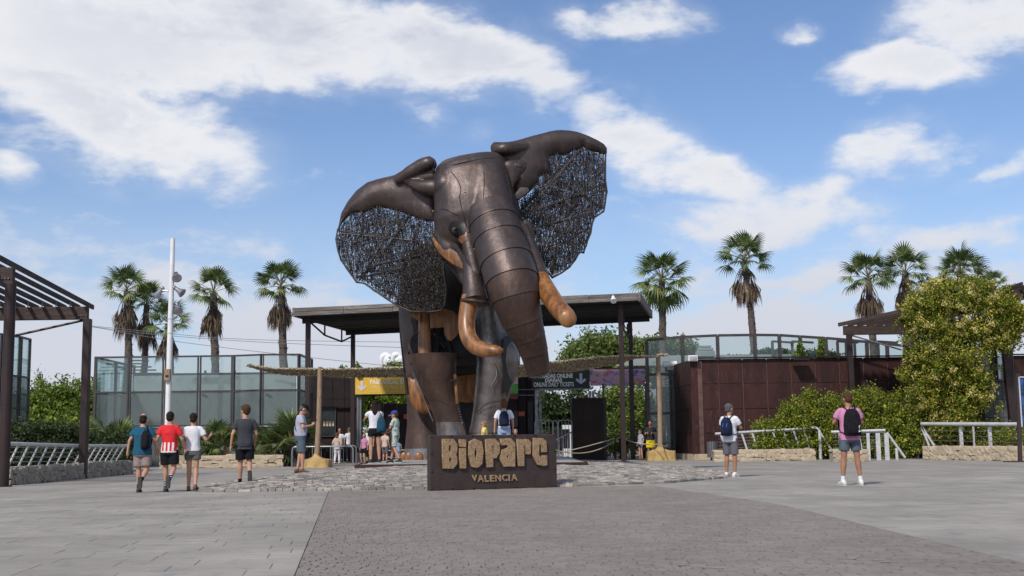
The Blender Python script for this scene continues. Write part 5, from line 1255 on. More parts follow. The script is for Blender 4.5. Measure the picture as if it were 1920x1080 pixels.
ear([(919, 275), (925, 267), (943, 267), (958, 266), (975, 262), (995, 256), (1015, 251), (1033, 246), (1049, 244), (1068, 245), (1084, 248), (1103, 255), (1120, 263), (1132, 270), (1138, 278), (1138, 288), (1131, 290), (1121, 286), (1109, 284), (1098, 282), (1095, 276), (1092, 272), (1088, 279), (1075, 282), (1066, 288), (1059, 292), (1048, 290), (1038, 290), (1030, 298), (1033, 310), (1031, 325), (1020, 327), (1012, 331), (1008, 342), (990, 358), (967, 374), (960, 355), (955, 330), (945, 312), (934, 302), (922, 290)],
    [[(929, 280, 32.6, 9), (945, 279, 32.5, 12), (965, 277, 32.65, 11), (988, 274, 32.85, 6)], [(950, 312, 32.4, 12), (968, 312, 32.3, 9), (980, 310, 32.3, 5)]],
    [(1136, 288), (1135, 310), (1135, 338), (1137, 358), (1133, 385), (1132, 396), (1115, 407), (1110, 422), (1107, 437), (1099, 458), (1094, 474), (1087, 474), (1078, 488), (1069, 500), (1052, 512), (1035, 520), (1023, 506), (1008, 487), (995, 465), (984, 440), (976, 414), (970, 376), (990, 358), (1008, 342), (1012, 318), (1020, 312), (1022, 292), (1038, 280), (1058, 280), (1075, 270), (1092, 264), (1104, 274), (1122, 280)],
    dr, 5, None,
    [((1092, 276), (975, 410)), ((1028, 325), (1130, 390)), ((975, 405), (1132, 345)), ((985, 430), (1110, 400)), ((1060, 400), (1035, 515)), ((1010, 480), (1100, 430)), ((1080, 290), (980, 390))],
    [((1010, 343), (1085, 365)), ((985, 432), (1108, 396)), ((1048, 410), (1013, 487)), ((1068, 405), (1078, 450))])
plate([(945, 305), (962, 300), (980, 301), (988, 306), (987, 316), (975, 330), (965, 345), (961, 352), (956, 335)], (lambda x, y: 32.2+(x-945)*.004), 'ear_flap', 'hide', .10, .06, 5)
plate([(965, 366), (975, 352), (990, 352), (992, 358), (975, 372), (968, 374)], (lambda x, y: 32.3), 'ear_flap', 'hide', .03, .06, 5)

# ================================================================== NAME SIGN
s0 = G(806, 920.5); s1 = G(1045, 913.5)
su = (s1-s0); SL = su.length; su /= SL; sn = Vector((su.y, -su.x, 0))
sg = thing('name_sign', 'brown steel sign slab with cork coloured letters BIOPARC VALENCIA before the elephant', 'sign', ((s0+s1)/2)[:])
SH = 1.035; RS = Matrix.Rotation(math.atan2(su.y, su.x), 3, 'Z')
q = MB(); q.box((s0+s1)/2-sn*.075+Vector((0, 0, SH/2)), (SL, .15, SH), RS); q.build('slab', 'signsteel', sg, bevel=.012)
def on_sign(cx, cy):                       # crop pixel -> (u, z) on the sign face
    px, py = 800+cx/7.385, 805+cy/7.385; d = ray(px, py); o = Vector((0, 0, CAMH)); t = (s0-o).dot(sn)/d.dot(sn); w = o+d*t; return ((w-s0).dot(su), w.z)
LET = {'B': [[(207,135),(355,135),(412,210),(408,325),(388,345),(408,380),(410,480),(350,545),(208,540)], [(295,222),(325,222),(325,310),(295,310)], [(298,395),(328,395),(328,455),(298,455)]],
 'i': [[(440,140),(530,140),(532,245),(440,240)], [(442,262),(530,262),(532,538),(445,542)]],
 'O': [[(655,132),(748,172),(772,300),(755,480),(700,525),(665,532),(600,515),(568,350),(578,172)], [(665,235),(685,330),(665,435),(645,340)]],
 'P': [[(805,137),(930,132),(995,190),(998,320),(950,397),(905,400),(905,520),(815,525)], [(895,215),(915,225),(918,305),(898,318)]],
 'a': [[(1008,135),(1150,125),(1210,190),(1210,515),(1100,512),(1050,520),(1003,400),(1030,290),(1110,255),(1112,225),(1080,215),(1020,222)], [(1110,345),(1120,375),(1110,412),(1092,385)]],
 'r': [[(1240,135),(1300,140),(1320,150),(1345,135),(1395,142),(1432,185),(1425,345),(1352,342),(1350,225),(1335,220),(1335,508),(1250,508)]],
 'C': [[(1468,122),(1590,125),(1640,165),(1650,310),(1570,318),(1568,215),(1545,210),(1540,350),(1575,412),(1590,360),(1650,360),(1655,495),(1600,505),(1510,485),(1455,350)]]}
for ch, polys in LET.items():
    me = curve_mesh([[on_sign(*p) for p in pl] for pl in polys], .022, .004)
    place_mesh(me, s0+sn*.028-ORG[sg.name], su, (0, 0, 1), sn); link(me, 'letter', 'osb', sg)
x = 622; a = on_sign(622, 712); b = on_sign(1250, 618)
VAL = [('V', 622, 692, 628), ('A', 700, 785, 632), ('L', 797, 858, 632), ('E', 872, 932, 630), ('N', 944, 1022, 628), ('C', 1037, 1118, 622), ('I', 1128, 1146, 625), ('A', 1165, 1250, 617)]
for ch, x0, x1, yt in VAL:
    c0 = on_sign(x0, yt+94); c1 = on_sign(x1, yt); me = text_mesh(ch, c1[0]-c0[0], c1[1]-c0[1], .012, .028)
    place_mesh(me, s0+sn*.014+su*c0[0]+Vector((0, 0, c0[1]))-ORG[sg.name], su, (0, 0, 1), sn); link(me, 'letter', 'osb', sg)
for (cx, cy) in ((60, 99), (338, 92), (630, 86), (925, 80), (1217, 73), (1505, 67), (1768, 64), (68, 332), (70, 582), (1780, 302), (1786, 545), (70, 825), (350, 815), (645, 805), (940, 800), (1230, 795), (1520, 785), (1795, 777)):
    u, z = on_sign(cx, cy); z = min(z, SH-.01); q = MB(); q.ball(s0+su*max(.03, min(SL-.03, u))+sn*.004+Vector((0, 0, z)), .02, 8, 6); q.build('bolt', 'post', sg, smooth=60)
# ================================================================== PALMS
def frond_mesh(name, seed, nb=20, L=.66, span=112, pet=.72, droop=.30, fold=.35, mat='frond'):
    r = random.Random(seed); q = MB()
    q.tube([(0, 0, 0), (pet*.5, 0, .03), (pet, 0, .0)], [.018, .013, .011], 4, cap=False)
    np_ = len(q.f)
    for k in range(nb):
        a = rad(-span+2*span*k/(nb-1)); l = L*(1-.32*abs(a)/rad(span))*r.uniform(.92, 1.05); ca_, sa_ = math.cos(a), math.sin(a)
        step = rad(2*span/(nb-1)); z1 = -abs(sa_)*fold*l*.45; d = r.uniform(.7, 1.3)*droop
        B = Vector((pet, 0, 0)); dirv = Vector((ca_, sa_, 0)); side = Vector((-sa_, ca_, 0))
        m1 = B+dirv*l*.5+Vector((0, 0, z1-d*l*.08)); w1 = l*.5*math.tan(step/2)*1.04
        m2 = B+dirv*l*.8+Vector((0, 0, z1*1.4-d*l*.42)); w2 = w1*.42
        tip = B+dirv*l*.93+Vector((0, 0, z1*1.5-d*l*.85))
        up_ = Vector((0, 0, w1*.35))
        t = r.random()
        q.add([B, m1+side*w1, m1+up_, m1-side*w1, m2+side*w2, m2-side*w2, tip], [(0, 2, 1), (0, 3, 2), (1, 2, 5, 4), (2, 3, 5), (4, 5, 6)][:0]+[(0, 3, 2), (0, 2, 1), (3, 5, 2), (2, 5, 4), (2, 4, 1), (5, 6, 4)], t)
    me = q.mesh(name); me.materials.append(M[mat]); me.materials.append(M['petiole'])
    for i in range(np_): me.polygons[i].material_index = 1
    return me
def dead_mesh(name, seed):
    r = random.Random(seed); q = MB()
    q.tube([(0, 0, 0), (.16, 0, -.05), (.26, 0, -.35), (.28, 0, -.6)], [.016, .014, .012, .01], 4, cap=False)
    for k in range(20):
        a = r.uniform(-1, 1); w = .022; x0 = Vector((.28, 0, -.58+r.uniform(0, .1))); L = r.uniform(.45, .95)
        b = Vector((r.gauss(0, .07), a*.17, -L)); s = Vector((0, w, 0)) if r.random() < .6 else Vector((w, 0, 0)); mid = x0+b*.5+Vector((r.gauss(.02, .05), a*.07, 0))
        q.add([x0, mid+s, x0+b, mid-s], [(0, 1, 2, 3)], r.random())
    me = q.mesh(name); me.materials.append(M['dead']); return me
FR = [frond_mesh('frond', k, droop=.22+.1*k, fold=.3+.1*k) for k in range(4)]
FY = frond_mesh('frond', 11, droop=.6, fold=.7, mat='frond_young')
DF = [dead_mesh('dead_frond', k) for k in range(5)]
def put(me, name, parent, loc, R, s):
    o = bpy.data.objects.new(name, me); C.objects.link(o); o.parent = parent
    o.matrix_local = Matrix.Translation(loc) @ R.to_4x4() @ Matrix.Diagonal((s, s, s, 1)); return o
def palm(label, crown, Y, base_px, size, skirt, seed, trunk_r=.20, nfr=23, lean=None, group=None, upper=0.0):
    """crown: px of the growing point; size: frond reach in px; skirt: length of the dead skirt in px (0 = none)"""
    r = random.Random(seed); c = P(crown[0], crown[1], Y); b = P(base_px[0], base_px[1], Y); b.z = 0
    t = thing('palm_tree', label, 'palm', b[:], group); S = m(size, Y)/1.32
    mid = lean and P(lean[0], lean[1], Y)
    ctrl = [b, mid, c] if mid else [b, (b+c)/2+Vector((.05, 0, 0)), c]
    path = bez(ctrl, 28); q = MB(); n = 12
    for i, p in enumerate(path): path[i] = p+Vector((r.gauss(0, .012), r.gauss(0, .012), 0))
    rr = [trunk_r*(1.12-.30*i/len(path))*r.uniform(.94, 1.06) for i in range(len(path))]; q.tube(path, rr, n); q.build('trunk', 'bark', t, smooth=60)
    # boots: cut leaf bases sticking out
    q = MB()
    for i in range(90):
        k = r.randrange(len(path)//3, len(path)); a = r.uniform(0, 2*PI); p = path[k]; R_ = rr[k]; d = Vector((math.cos(a), math.sin(a), .55)); s = Vector((-math.sin(a), math.cos(a), 0))*.045
        o_ = p+Vector((math.cos(a), math.sin(a), 0))*R_*.85; e = o_+d*r.uniform(.06, .13); q.add([o_-s-Vector((0, 0, .06)), o_+s-Vector((0, 0, .06)), e+s*.6, e-s*.6], [(0, 1, 2, 3)], r.random())
    q.build('leaf_base_stubs', 'bark', t, kind='stuff')
    cl = c-ORG[t.name]; a0_ = r.uniform(0, 6.28); tl_ = Matrix.Rotation(r.gauss(0, .07), 3, 'Y')
    for k in range(nfr):
        f = k/(nfr-1); a = a0_+k*2.39996+r.uniform(-.25, .25); pitch = rad(84-(98 if skirt else 135)*f**.95)+r.gauss(0, .13)
        roll = r.gauss(0, .25)
        R = tl_ @ Matrix.Rotation(a, 3, 'Z') @ Matrix.Rotation(-pitch, 3, 'Y') @ Matrix.Rotation(roll, 3, 'X')
        me = FR[min(3, int(f*3)+(r.random() < .4))] if not (f > .75 and r.random() < .22) else FY
        put(me, 'frond', t, cl+Vector((0, 0, .12*(1-f))), R, S*r.uniform(.88, 1.08)*(1.0 if f > .12 else .85))
    if skirt:
        H = m(skirt, Y); n = 26
        for k in range(n):
            a = k*2.39996+r.uniform(-.3, .3); lvl = k/n; z = -.22*S-lvl*max(0, H-1.25*S)
            R = Matrix.Rotation(a, 3, 'Z') @ Matrix.Rotation(r.uniform(-.18, .12), 3, 'Y'); put(DF[k % 5], 'dead_frond', t, cl+Vector((0, 0, z)), R, S*r.uniform(.85, 1.15))
    return t
YP = 65
palm('palm with brown skirt of dead fronds, leftmost of the cluster beside the white lamp post', (238, 546), YP, (222, 850), 56, 84, 1, .21, lean=(240, 690))
palm('smaller palm leaning behind the leftmost palm, its skirt hanging low', (275, 572), YP+2, (262, 850), 52, 78, 2, .19)
palm('shortest skirted palm directly behind the white lamp post', (316, 608), YP-1, (318, 850), 52, 66, 3, .24)
palm('palm with split brown skirt standing right of the white lamp post', (400, 550), YP, (404, 850), 55, 78, 4, .22)
palm('palm with brown skirt nearest the left end of the timber canopy', (527, 538), YP, (533, 850), 57, 80, 5, .23)
palm('full green palm without skirt at the right end of the timber canopy', (1241, 526), 70, (1241, 850), 70, 0, 6, .22, nfr=34)
palm('tall palm with neat skirt and thin curved bare trunk above the glass balustrade', (1395, 490), 70, (1422, 850), 63, 76, 7, .20, lean=(1411, 620))
palm('skirted palm left of the flowering vine behind the brown pergola', (1628, 522), 68, (1648, 850), 60, 70, 8, .22)
palm('second palm left of the vine with pale dry stalks, partly behind its neighbour', (1698, 514), 69, (1702, 850), 60, 50, 9, .24)
palm('wide green palm crown rising above the top of the flowering vine', (1802, 514), 69, (1804, 850), 62, 30, 10, .24, nfr=28)
palm('small palm crown peeping out behind the right shoulder of the vine', (1862, 538), 72, (1864, 850), 34, 20, 11, .2, nfr=22)
# fan palms in the planter
def fan_palm(label, px, py, Y, size, seed, n=34, group=None):
    r = random.Random(seed); c = P(px, py, Y); c.z = max(c.z, .35); t = thing('fan_palm', label, 'fan palm', (c.x, Y, .4), group); S = m(size, Y)/1.32
    heads = [Vector((r.gauss(0, .3*S), r.gauss(0, .25*S), r.uniform(0, .5*S))) for _ in range(3)]
    for k in range(n):
        a = k*2.4+r.uniform(-.3, .3); f = (k % 12)/11; pitch = rad(80-85*f)+r.gauss(0, .12)
        R = Matrix.Rotation(a, 3, 'Z') @ Matrix.Rotation(-pitch, 3, 'Y') @ Matrix.Rotation(r.gauss(0, .4), 3, 'X')
        put(FR[k % 3] if r.random() < .85 else FY, 'frond', t, heads[k % 3], R, S*r.uniform(.7, 1.05))
    for h in heads:
        q = MB(); q.tube([Vector((c.x, Y, 0))+Vector((h.x, h.y, 0)), Vector((c.x, Y, .4))+h], [.11, .09], 8); q.build('stem', 'bark', t, smooth=60)
    for k in range(10):
        R = Matrix.Rotation(k*2.4, 3, 'Z'); put(DF[k % 5], 'dead_frond', t, heads[k % 3]+Vector((0, 0, .1)), R, S*.6)
    return t
fan_palm('low spreading fan palm at the left corner of the glass pavilion', 208, 838, 52.5, 66, 21, 40)
fan_palm('dull fan palm between the walking group and the young man in grey', 415, 825, 52.2, 64, 22, 40)
fan_palm('fan palm half hidden by the woman in the white top', 350, 832, 52.0, 52, 25, 30)
fan_palm('big bright green fan palm right of the young man in grey', 512, 832, 51.6, 72, 23, 60)
fan_palm('small fan palm behind the wooden pole beside the rusty steel building', 1228, 830, 59.2, 38, 24, 26)
fan_palm('fan palm in shade behind the right canopy posts', 1205, 822, 61.2, 34, 26, 22)

# ================================================================== HEDGES, TREES, VINE
def shrub(name, label, cat, blobs, n, size, mat, seed, clumps=30, spread=.16, stems=True, stem_mat='treebark', group=None, trunk=None, kind=None, part='foliage', fill=.25, dark=0):
    base = (sum(b[0][0] for b in blobs)/len(blobs), sum(b[0][1] for b in blobs)/len(blobs), 0)
    t = thing(name, label, cat, base, group)
    pts = blob_points(blobs, n, seed, clumps, spread, fill)
    me = leaf_mesh(part, pts-np.array(base), size, mat, seed); link(me, part, None, t, base)
    if dark:                                   # the inner leaves that fill the crown
        p2 = blob_points([(b[0], [x*.62 for x in b[1]]) for b in blobs], dark, seed+5, clumps, .22, .6)
        me = leaf_mesh('inner_foliage', p2-np.array(base), size*1.5, mat, seed+9, aspect=.8); link(me, 'inner_foliage', None, t, base)
    r = random.Random(seed)
    if trunk:
        q = MB(); b0 = Vector((*trunk[0], 0)); top = Vector(trunk[1]); q.tube(bez([b0, (b0+top)/2+Vector((.1, 0, 0)), top], 12), interp([trunk[2], trunk[2]*.6], 13)[:13], 10); q.build('trunk', stem_mat, t, smooth=60)
        for b in blobs[:8]:
            e = Vector(b[0]); q = MB(); s_ = b0.lerp(top, r.uniform(.55, .95)); q.tube(bez([s_, s_.lerp(e, .5)+Vector((0, 0, .2)), e], 8), interp([trunk[2]*.35, .02], 9), 6); q.build('branch', stem_mat, t, smooth=60)
    elif stems:
        for b in blobs:
            for _ in range(3):
                e = Vector(b[0])+Vector((r.gauss(0, .3)*b[1][0], r.gauss(0, .3)*b[1][1], b[1][2]*.6)); q = MB(); q.tube(bez([(e.x+r.gauss(0, .1), e.y, 0), ((e.x), e.y, e.z*.5), e], 6), [.03]*7, 5); q.build('stem', stem_mat, t)
    return t
def B(px, py, Y, rx, ry, rz): p = P(px, py, Y); return ((p.x, Y, p.z), (m(rx, Y), ry, m(rz, Y)))
# hedge right, in front of the rusty building
shrub('hedge', 'bright green and yellow leafy shrub mass in front of the rusty steel building', 'hedge',
      [B(1445, 812, 52.2, 36, .8, 34), B(1490, 790, 52.5, 40, .9, 42), B(1530, 775, 52.9, 38, .9, 40), B(1480, 838, 52.0, 60, .7, 26), B(1560, 800, 52.5, 45, .9, 55), B(1430, 838, 51.8, 26, .6, 24)], 26000, .095, 'leaf_hedge', 31, 60, .12, dark=2500)
shrub('hedge', 'taller green shrub mass behind the man in the pink shirt', 'hedge',
      [B(1605, 765, 52.6, 42, .9, 40), B(1640, 770, 52.6, 44, .9, 46), B(1600, 815, 52.5, 60, .9, 48), B(1665, 815, 52.3, 55, .9, 50), B(1700, 780, 52.7, 40, .9, 52)], 30000, .095, 'leaf_hedge', 32, 60, .12, dark=3000)
shrub('hedge', 'low leafy shrubs behind the straight railing under the vine', 'hedge',
      [B(1735, 825, 51.4, 52.5, .7, 32), B(1790, 815, 51.3, 55, .8, 38), B(1850, 818, 51.1, 55, .8, 34), B(1905, 822, 52.0, 40, .7, 32)], 20000, .09, 'leaf_hedge', 33, 40, .14, dark=2000)
# the flowering vine over the pergola
vb = [B(1705, 590, 51.6, 24, .7, 26), B(1760, 545, 51.4, 34, .8, 26), B(1820, 538, 51.2, 34, .8, 22), B(1700, 700, 51.6, 20, .5, 20), B(1895, 615, 50.4, 30, .7, 40), B(1735, 575, 50.6, 40, .9, 40), B(1780, 560, 50.6, 48, 1.0, 42), B(1830, 560, 50.4, 48, 1.0, 38), B(1875, 580, 50.2, 40, .9, 40), B(1910, 600, 50.0, 26, .8, 42), B(1745, 625, 50.6, 48, 1.0, 45), B(1800, 620, 50.6, 52, 1.1, 50), B(1855, 625, 50.4, 38, .9, 38),
      B(1750, 685, 50.8, 49.8, 1.0, 45), B(1800, 690, 50.6, 50, 1.1, 48), B(1740, 740, 51.0, 38, .9, 45), B(1790, 750, 50.8, 52, 1.0, 45), B(1830, 735, 50.6, 34, .8, 42), B(1775, 795, 51.0, 60, .9, 32), B(1880, 640, 50.0, 22, .5, 22), B(1715, 665, 51.0, 20, .5, 22)]
vn = shrub('flowering_vine', 'huge climbing vine with yellow blossom swallowing the right pergola', 'vine', vb, 66000, .10, 'leaf_vine', 34, 40, .12, stems=False, dark=6000)
pts = blob_points([(b[0], [x*1.04 for x in b[1]]) for b in vb], 16000, 134, 15, .085, 0.0)
link(leaf_mesh('blossom', pts-np.array(ORG[vn.name][:]), .085, 'leaf_flower', 135), 'blossom', None, vn, ORG[vn.name])
r_ = random.Random(5)
for k in range(6):
    a = P(1770+k*9, 860, 52); a.z = 0; b = P(1750+k*18, 600, 51.8); q = MB(); q.tube(bez([a, a.lerp(b, .5)+Vector((r_.gauss(0, .2), 0, 0)), b], 16), [.06]*17, 6); q.build('stem', 'vine_stem', vn, smooth=60)
for k in range(14):              # loose trailing shoots
    c = P(r_.choice((1700, 1718, 1880, 1905, 1850, 1760)), r_.uniform(560, 760), 51); e = c+Vector((r_.gauss(0, .5), -.3, r_.uniform(-.9, .2))); q = MB(); pth = bez([c, c.lerp(e, .5)+Vector((0, 0, .2)), e], 10); q.tube(pth, .008, 4); q.build('shoot', 'vine_stem', vn)
    pts = np.array([list(p+Vector((r_.gauss(0, .06), r_.gauss(0, .06), r_.gauss(0, .06)))) for p in pth for _ in range(7)]); link(leaf_mesh('shoot_leaves', pts-np.array(ORG[vn.name][:]), .11, 'leaf_vine', 140+k), 'shoot_leaves', None, vn, ORG[vn.name])
# small columnar plants on the roof terrace
for (px, lab) in ((1498, 'slim columnar potted plant on the terrace left of its twin'), (1538, 'taller slim leafy plant on the terrace nearest the brown pergola')):
    shrub('terrace_plant', lab, 'plant', [B(px, 662, 57, 8, .3, 14), B(px+1, 645 if px > 1500 else 652, 57, 6, .25, 14)], 900, .10, 'leaf_tree', px, 14, .2, stems=True)
# left: trees behind the railing
shrub('tree', 'rounded bright green tree behind the left railing', 'tree', [B(110, 745, 62, 45, 2, 36), B(150, 760, 62, 45, 2, 40), B(80, 780, 61, 45, 2, 40), B(60, 760, 62, 30, 1.6, 30), B(130, 800, 60, 60, 2, 40)], 17000, .17, 'leaf_tree', 41, 36, .15, trunk=((P(115, 800, 62).x, 62), (P(115, 750, 62)[:]), .18), dark=3000)
shrub('hedge', 'dark green hedge directly behind the left railing', 'hedge', [B(40, 815, 42, 50, .9, 30), B(100, 818, 42.5, 50, .9, 28), B(150, 825, 43.5, 45, .8, 26), B(190, 828, 45, 40, .8, 22), B(230, 832, 46.5, 35, .7, 20), B(25, 852, 37, 45, .7, 26), B(75, 852, 38, 45, .7, 24), B(125, 852, 39.5, 45, .7, 22), B(175, 850, 42, 40, .7, 20), B(225, 850, 44.5, 36, .7, 18)], 24000, .10, 'leaf_dark', 42, 40, .15, dark=2500)
shrub('bush', 'bare upright twiggy bush rising beyond the left hedge', 'bush', [B(75, 712, 66, 8, .4, 18)], 260, .10, 'leaf_tree', 43, 8, .3)
shrub('tree', 'low trees in a row seen far behind the left pergola', 'tree', [B(20, 770, 70, 60, 2, 30)], 5000, .2, 'leaf_dark', 44, 26, .18, dark=900)
shrub('tree', 'green tree crown between the near pergola and the glass pavilion', 'tree', [B(172, 745, 66, 14, 1.5, 36), B(175, 790, 66, 18, 1.5, 30)], 4500, .18, 'leaf_tree', 45, 20, .17, trunk=((P(172, 800, 66).x, 66), (P(172, 750, 66)[:]), .15), dark=800)
# behind the entrance
def far_tree(label, blobs, seed, mat='leaf_bamboo', n=9000, size=.22): 
    c = blobs[0][0]; return shrub('tree', label, 'tree', blobs, n, size, mat, seed, 30, .19, trunk=((c[0], c[1]), (c[0], c[1], c[2]), .2), dark=n//7)
far_tree('feathery light green tree behind the dark green ticket board', [B(1085, 668, 74, 36, 2, 30), B(1110, 650, 74, 34, 2, 30), B(1075, 700, 73, 40, 2, 24)], 51)
far_tree('light green tree between the canopy posts above the photo banner', [B(1150, 655, 75, 34, 2, 34), B(1190, 660, 75, 34, 2, 30), B(1165, 700, 74, 50, 2, 24)], 52)
far_tree('green tree behind the full palm and the glass balustrade', [B(1230, 665, 76, 34, 2, 32), B(1275, 662, 77, 30, 2, 28), B(1250, 700, 76, 50, 2, 30), B(1330, 690, 78, 45, 2, 18)], 53, n=9000)
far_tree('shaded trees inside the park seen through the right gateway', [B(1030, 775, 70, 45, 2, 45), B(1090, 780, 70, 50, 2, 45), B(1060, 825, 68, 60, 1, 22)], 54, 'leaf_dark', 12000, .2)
far_tree('green trees behind the wire fence', [B(1160, 770, 68, 45, 1.5, 50), B(1200, 790, 67, 40, 1.5, 50), B(1150, 830, 65, 50, 1, 26)], 55, 'leaf_tree', 14000, .18)
far_tree('trees inside the park beneath the yellow board', [B(700, 765, 72, 40, 2, 40), B(760, 760, 72, 45, 2, 40), B(720, 830, 70, 60, 1.5, 30)], 56, 'leaf_tree', 12000, .2)
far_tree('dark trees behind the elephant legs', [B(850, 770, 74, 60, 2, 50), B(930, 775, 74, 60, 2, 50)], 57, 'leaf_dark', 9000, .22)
far_tree('tree tips showing just above the shade net left of the elephant', [B(668, 696, 76, 10, .8, 12), B(640, 700, 76, 12, .8, 10), B(742, 696, 74, 22, 1, 16), B(700, 702, 75, 20, 1, 8)], 58, 'leaf_tree', 3000, .2)
far_tree('clipped bush on the slope behind the poster at the right edge', [B(1908, 705, 60, 20, 1, 22)], 59, 'leaf_tree', 2500, .16)
far_tree('leafy bushes behind the terrace glass', [B(1450, 664, 64, 40, 1, 10), B(1540, 668, 64, 50, 1, 12), B(1400, 672, 64, 50, 1, 6)], 60, 'leaf_dark', 4000, .16)
# ================================================================== LAMP POST
lb = G(312.0, 877.5); YLP = lb.y
lt = P(321, 447, YLP); lp = thing('lamp_post', 'tall white lamp post with four floodlights left of the elephant', 'lamp post', lb[:])
lt = Vector((lb.x+.05, YLP, lt.z))
q = MB(); q.tube([lb, lb.lerp(lt, .55), lt], [m(5.6, YLP), m(5.3, YLP), m(4.3, YLP)], 18); q.build('pole', 'white', lp, smooth=50)
q = MB(); q.tube([lb, lb+Vector((0, 0, .05))], .24, 16); q.build('base_plate', 'white', lp)
for py in (601, 628):
    c = lb.lerp(lt, (877.5-py)/(877.5-447)); q = MB(); q.tube([c, c+Vector((0, 0, .03))], m(5.7, YLP), 16); q.build('pole_band', 'rail', lp)
def flood(px, py, d, arm):
    c = P(px, py, YLP); d = Vector(d).normalized(); q = MB()
    q.tube([c-d*.16, c-d*.10, c+d*.02, c+d*.24], [.06, .085, .10, .20], 16); f = q.build('floodlight', 'galv', lp, smooth=50)
    q = MB(); q.tube([c+d*.235, c+d*.25], [.185, .175], 16); q.build('lens', 'lamp_glass', f)
    q = MB(); q.ball(c-d*.2, .09, 12, 8); q.build('lamp_cap', 'galv', f, smooth=60)
    q = MB(); q.tube([P(arm, py-2, YLP), c-d*.1], .035, 8); q.build('lamp_arm', 'galv', lp)
flood(331, 517, (.35, -.9, -.6), 321); flood(299, 548, (-.6, -.2, -.9), 316); flood(334, 544, (.8, -.15, -.55), 318); flood(333, 577, (.3, -.8, -.8), 318)
c = P(314, 703, YLP-.18); q = MB(); q.box(c, (m(11, YLP), .16, m(22, YLP))); nb_ = thing('nest_box', 'small wooden box strapped to the white lamp post', 'box', (c.x, c.y, c.z-.2)); q.build('box', 'wood_pole', nb_, bevel=.01)
q = MB(); q.box(c+Vector((0, -.085, -.05)), (.12, .02, .08)); q.build('slot', 'black', nb_)
# overhead cables
for k, (pts) in enumerate(([(169, 612), (300, 628), (520, 643), (860, 655)], [(169, 612), (330, 640), (560, 668), (860, 700)], [(169, 611), (420, 634), (640, 640), (860, 642)])):
    cc = bez([P(a, b, 60+k) for a, b in pts], 24); q = MB(); q.tube(cc, .012, 4); q.build('overhead_cable', 'sky_cable', label=['middle one of three overhead cables from the thin pergola post', 'lowest overhead cable, dropping behind the glass pavilion', 'highest overhead cable crossing behind the canopy posts'][k], cat='cable')

# ================================================================== POLES WITH BURLAP BASES AND SHADE NET
def net_pole(label, px0, py0, px1, py1, w, box):
    Y = P(px1, 0, 1).y; g0 = G(box[0], box[3]-.5); g1 = G(box[1], box[3]-.5); Y = (g0.y+g1.y)/2+.2
    b = P(px1, py1, Y); tpt = P(px0, py0, Y); t = thing('wooden_pole', label, 'pole', (b.x, Y, 0))
    q = MB(); q.tube(bez([(b.x, Y, 0), ((b.x+tpt.x)/2+.03, Y, tpt.z*.5), tpt], 8), interp([m(w, Y)/2*1.1, m(w, Y)/2*.9], 9), 14); q.build('pole', 'wood_pole', t, smooth=50)
    w0 = m(box[1]-box[0], Y); h = P(box[0], box[2], Y).z
    bs = thing('burlap_base', 'burlap wrapped block at the foot of the %s wooden pole' % ('left' if px0 < 900 else 'right'), 'base', (g0.x+w0/2, Y, 0))
    bm_ = MB(); n = 30; r = random.Random(px0)
    rings = []
    for (z, k, ex) in ((0, 1.03, 7), (h*.35, 1.0, 7), (h*.75, .985, 7), (h*.97, .98, 7), (h, .93, 6), (h+.03, .6, 4), (h+.10, .30, 2), (h+.24, .14, 2), (h+.30, .1, 2)):
        rings.append(((g0.x+w0/2+(b.x-g0.x-w0/2)*(1 if k < .7 else 0), Y, z), (w0/2*k, 0, 0), (0, .55*k, 0), ex))
    bm_.loft(rings, n*2)
    bm_.v = [(x+r.gauss(0, .008), y+r.gauss(0, .012), z+r.gauss(0, .006)) for x, y, z in bm_.v]
    bm_.build('wrapping', 'burlap', bs, smooth=70)
    return t, tpt
np1, nt1 = net_pole('weathered wooden pole with burlap foot holding the shade net left of the elephant', 600, 688, 593, 870, 9.5, (571, 621, 862, 877))
np2, nt2 = net_pole('pale wooden pole with burlap foot holding the shade net by the rusty steel building', 1233.5, 661, 1238, 860, 9.0, (1212, 1264, 846, 864.5))
def net(label, top, bot, Y0, Y1, n, seed):
    r = random.Random(seed); t = thing('shade_net', label, 'net', (P(top[0][0], 700, Y0).x, Y0, P(*top[0], Y0).z))
    T = bez([P(a, b, Y0) for a, b in top], 48); Bt = bez([P(a, b, Y1) for a, b in bot], 48); k = min(len(T), len(Bt)); T = T[:k]; Bt = Bt[:k]; q = MB()
    for i in range(n):
        s = r.random()*(k-1.001); a = int(s); f = s-a; u = r.random()
        p = T[a].lerp(T[a+1], f).lerp(Bt[a].lerp(Bt[a+1], f), u) + Vector((r.gauss(0, .03), r.gauss(0, .06), r.gauss(0, .014)))
        d = Vector((r.gauss(0, 1), r.gauss(0, 1), r.gauss(0, .7))).normalized()*r.uniform(.028, .055); e = d.cross(Vector((r.gauss(0, 1), r.gauss(0, 1), r.gauss(0, 1)))).normalized()*r.uniform(.018, .034)
        q.add([p-d, p+e, p+d, p-e], [(0, 1, 2, 3)], r.random())
    q.build('net_leaves', 'net', t, kind='stuff')
    q = MB(); q.tube(T, .018, 5); q.build('edge_rope', 'rope', t, smooth=60); q = MB(); q.tube(Bt, .018, 5); q.build('edge_rope', 'rope', t, smooth=60)
    # the backing mesh of the net: thin tapes
    q = MB()
    for i in range(0, k-1): q.add([T[i], T[i+1], Bt[i+1], Bt[i]], [(0, 1, 2, 3)], .5)
    q.v = [(x, y+.12, z) for x, y, z in q.v]; q.build('net_backing', 'net', t)
    return t
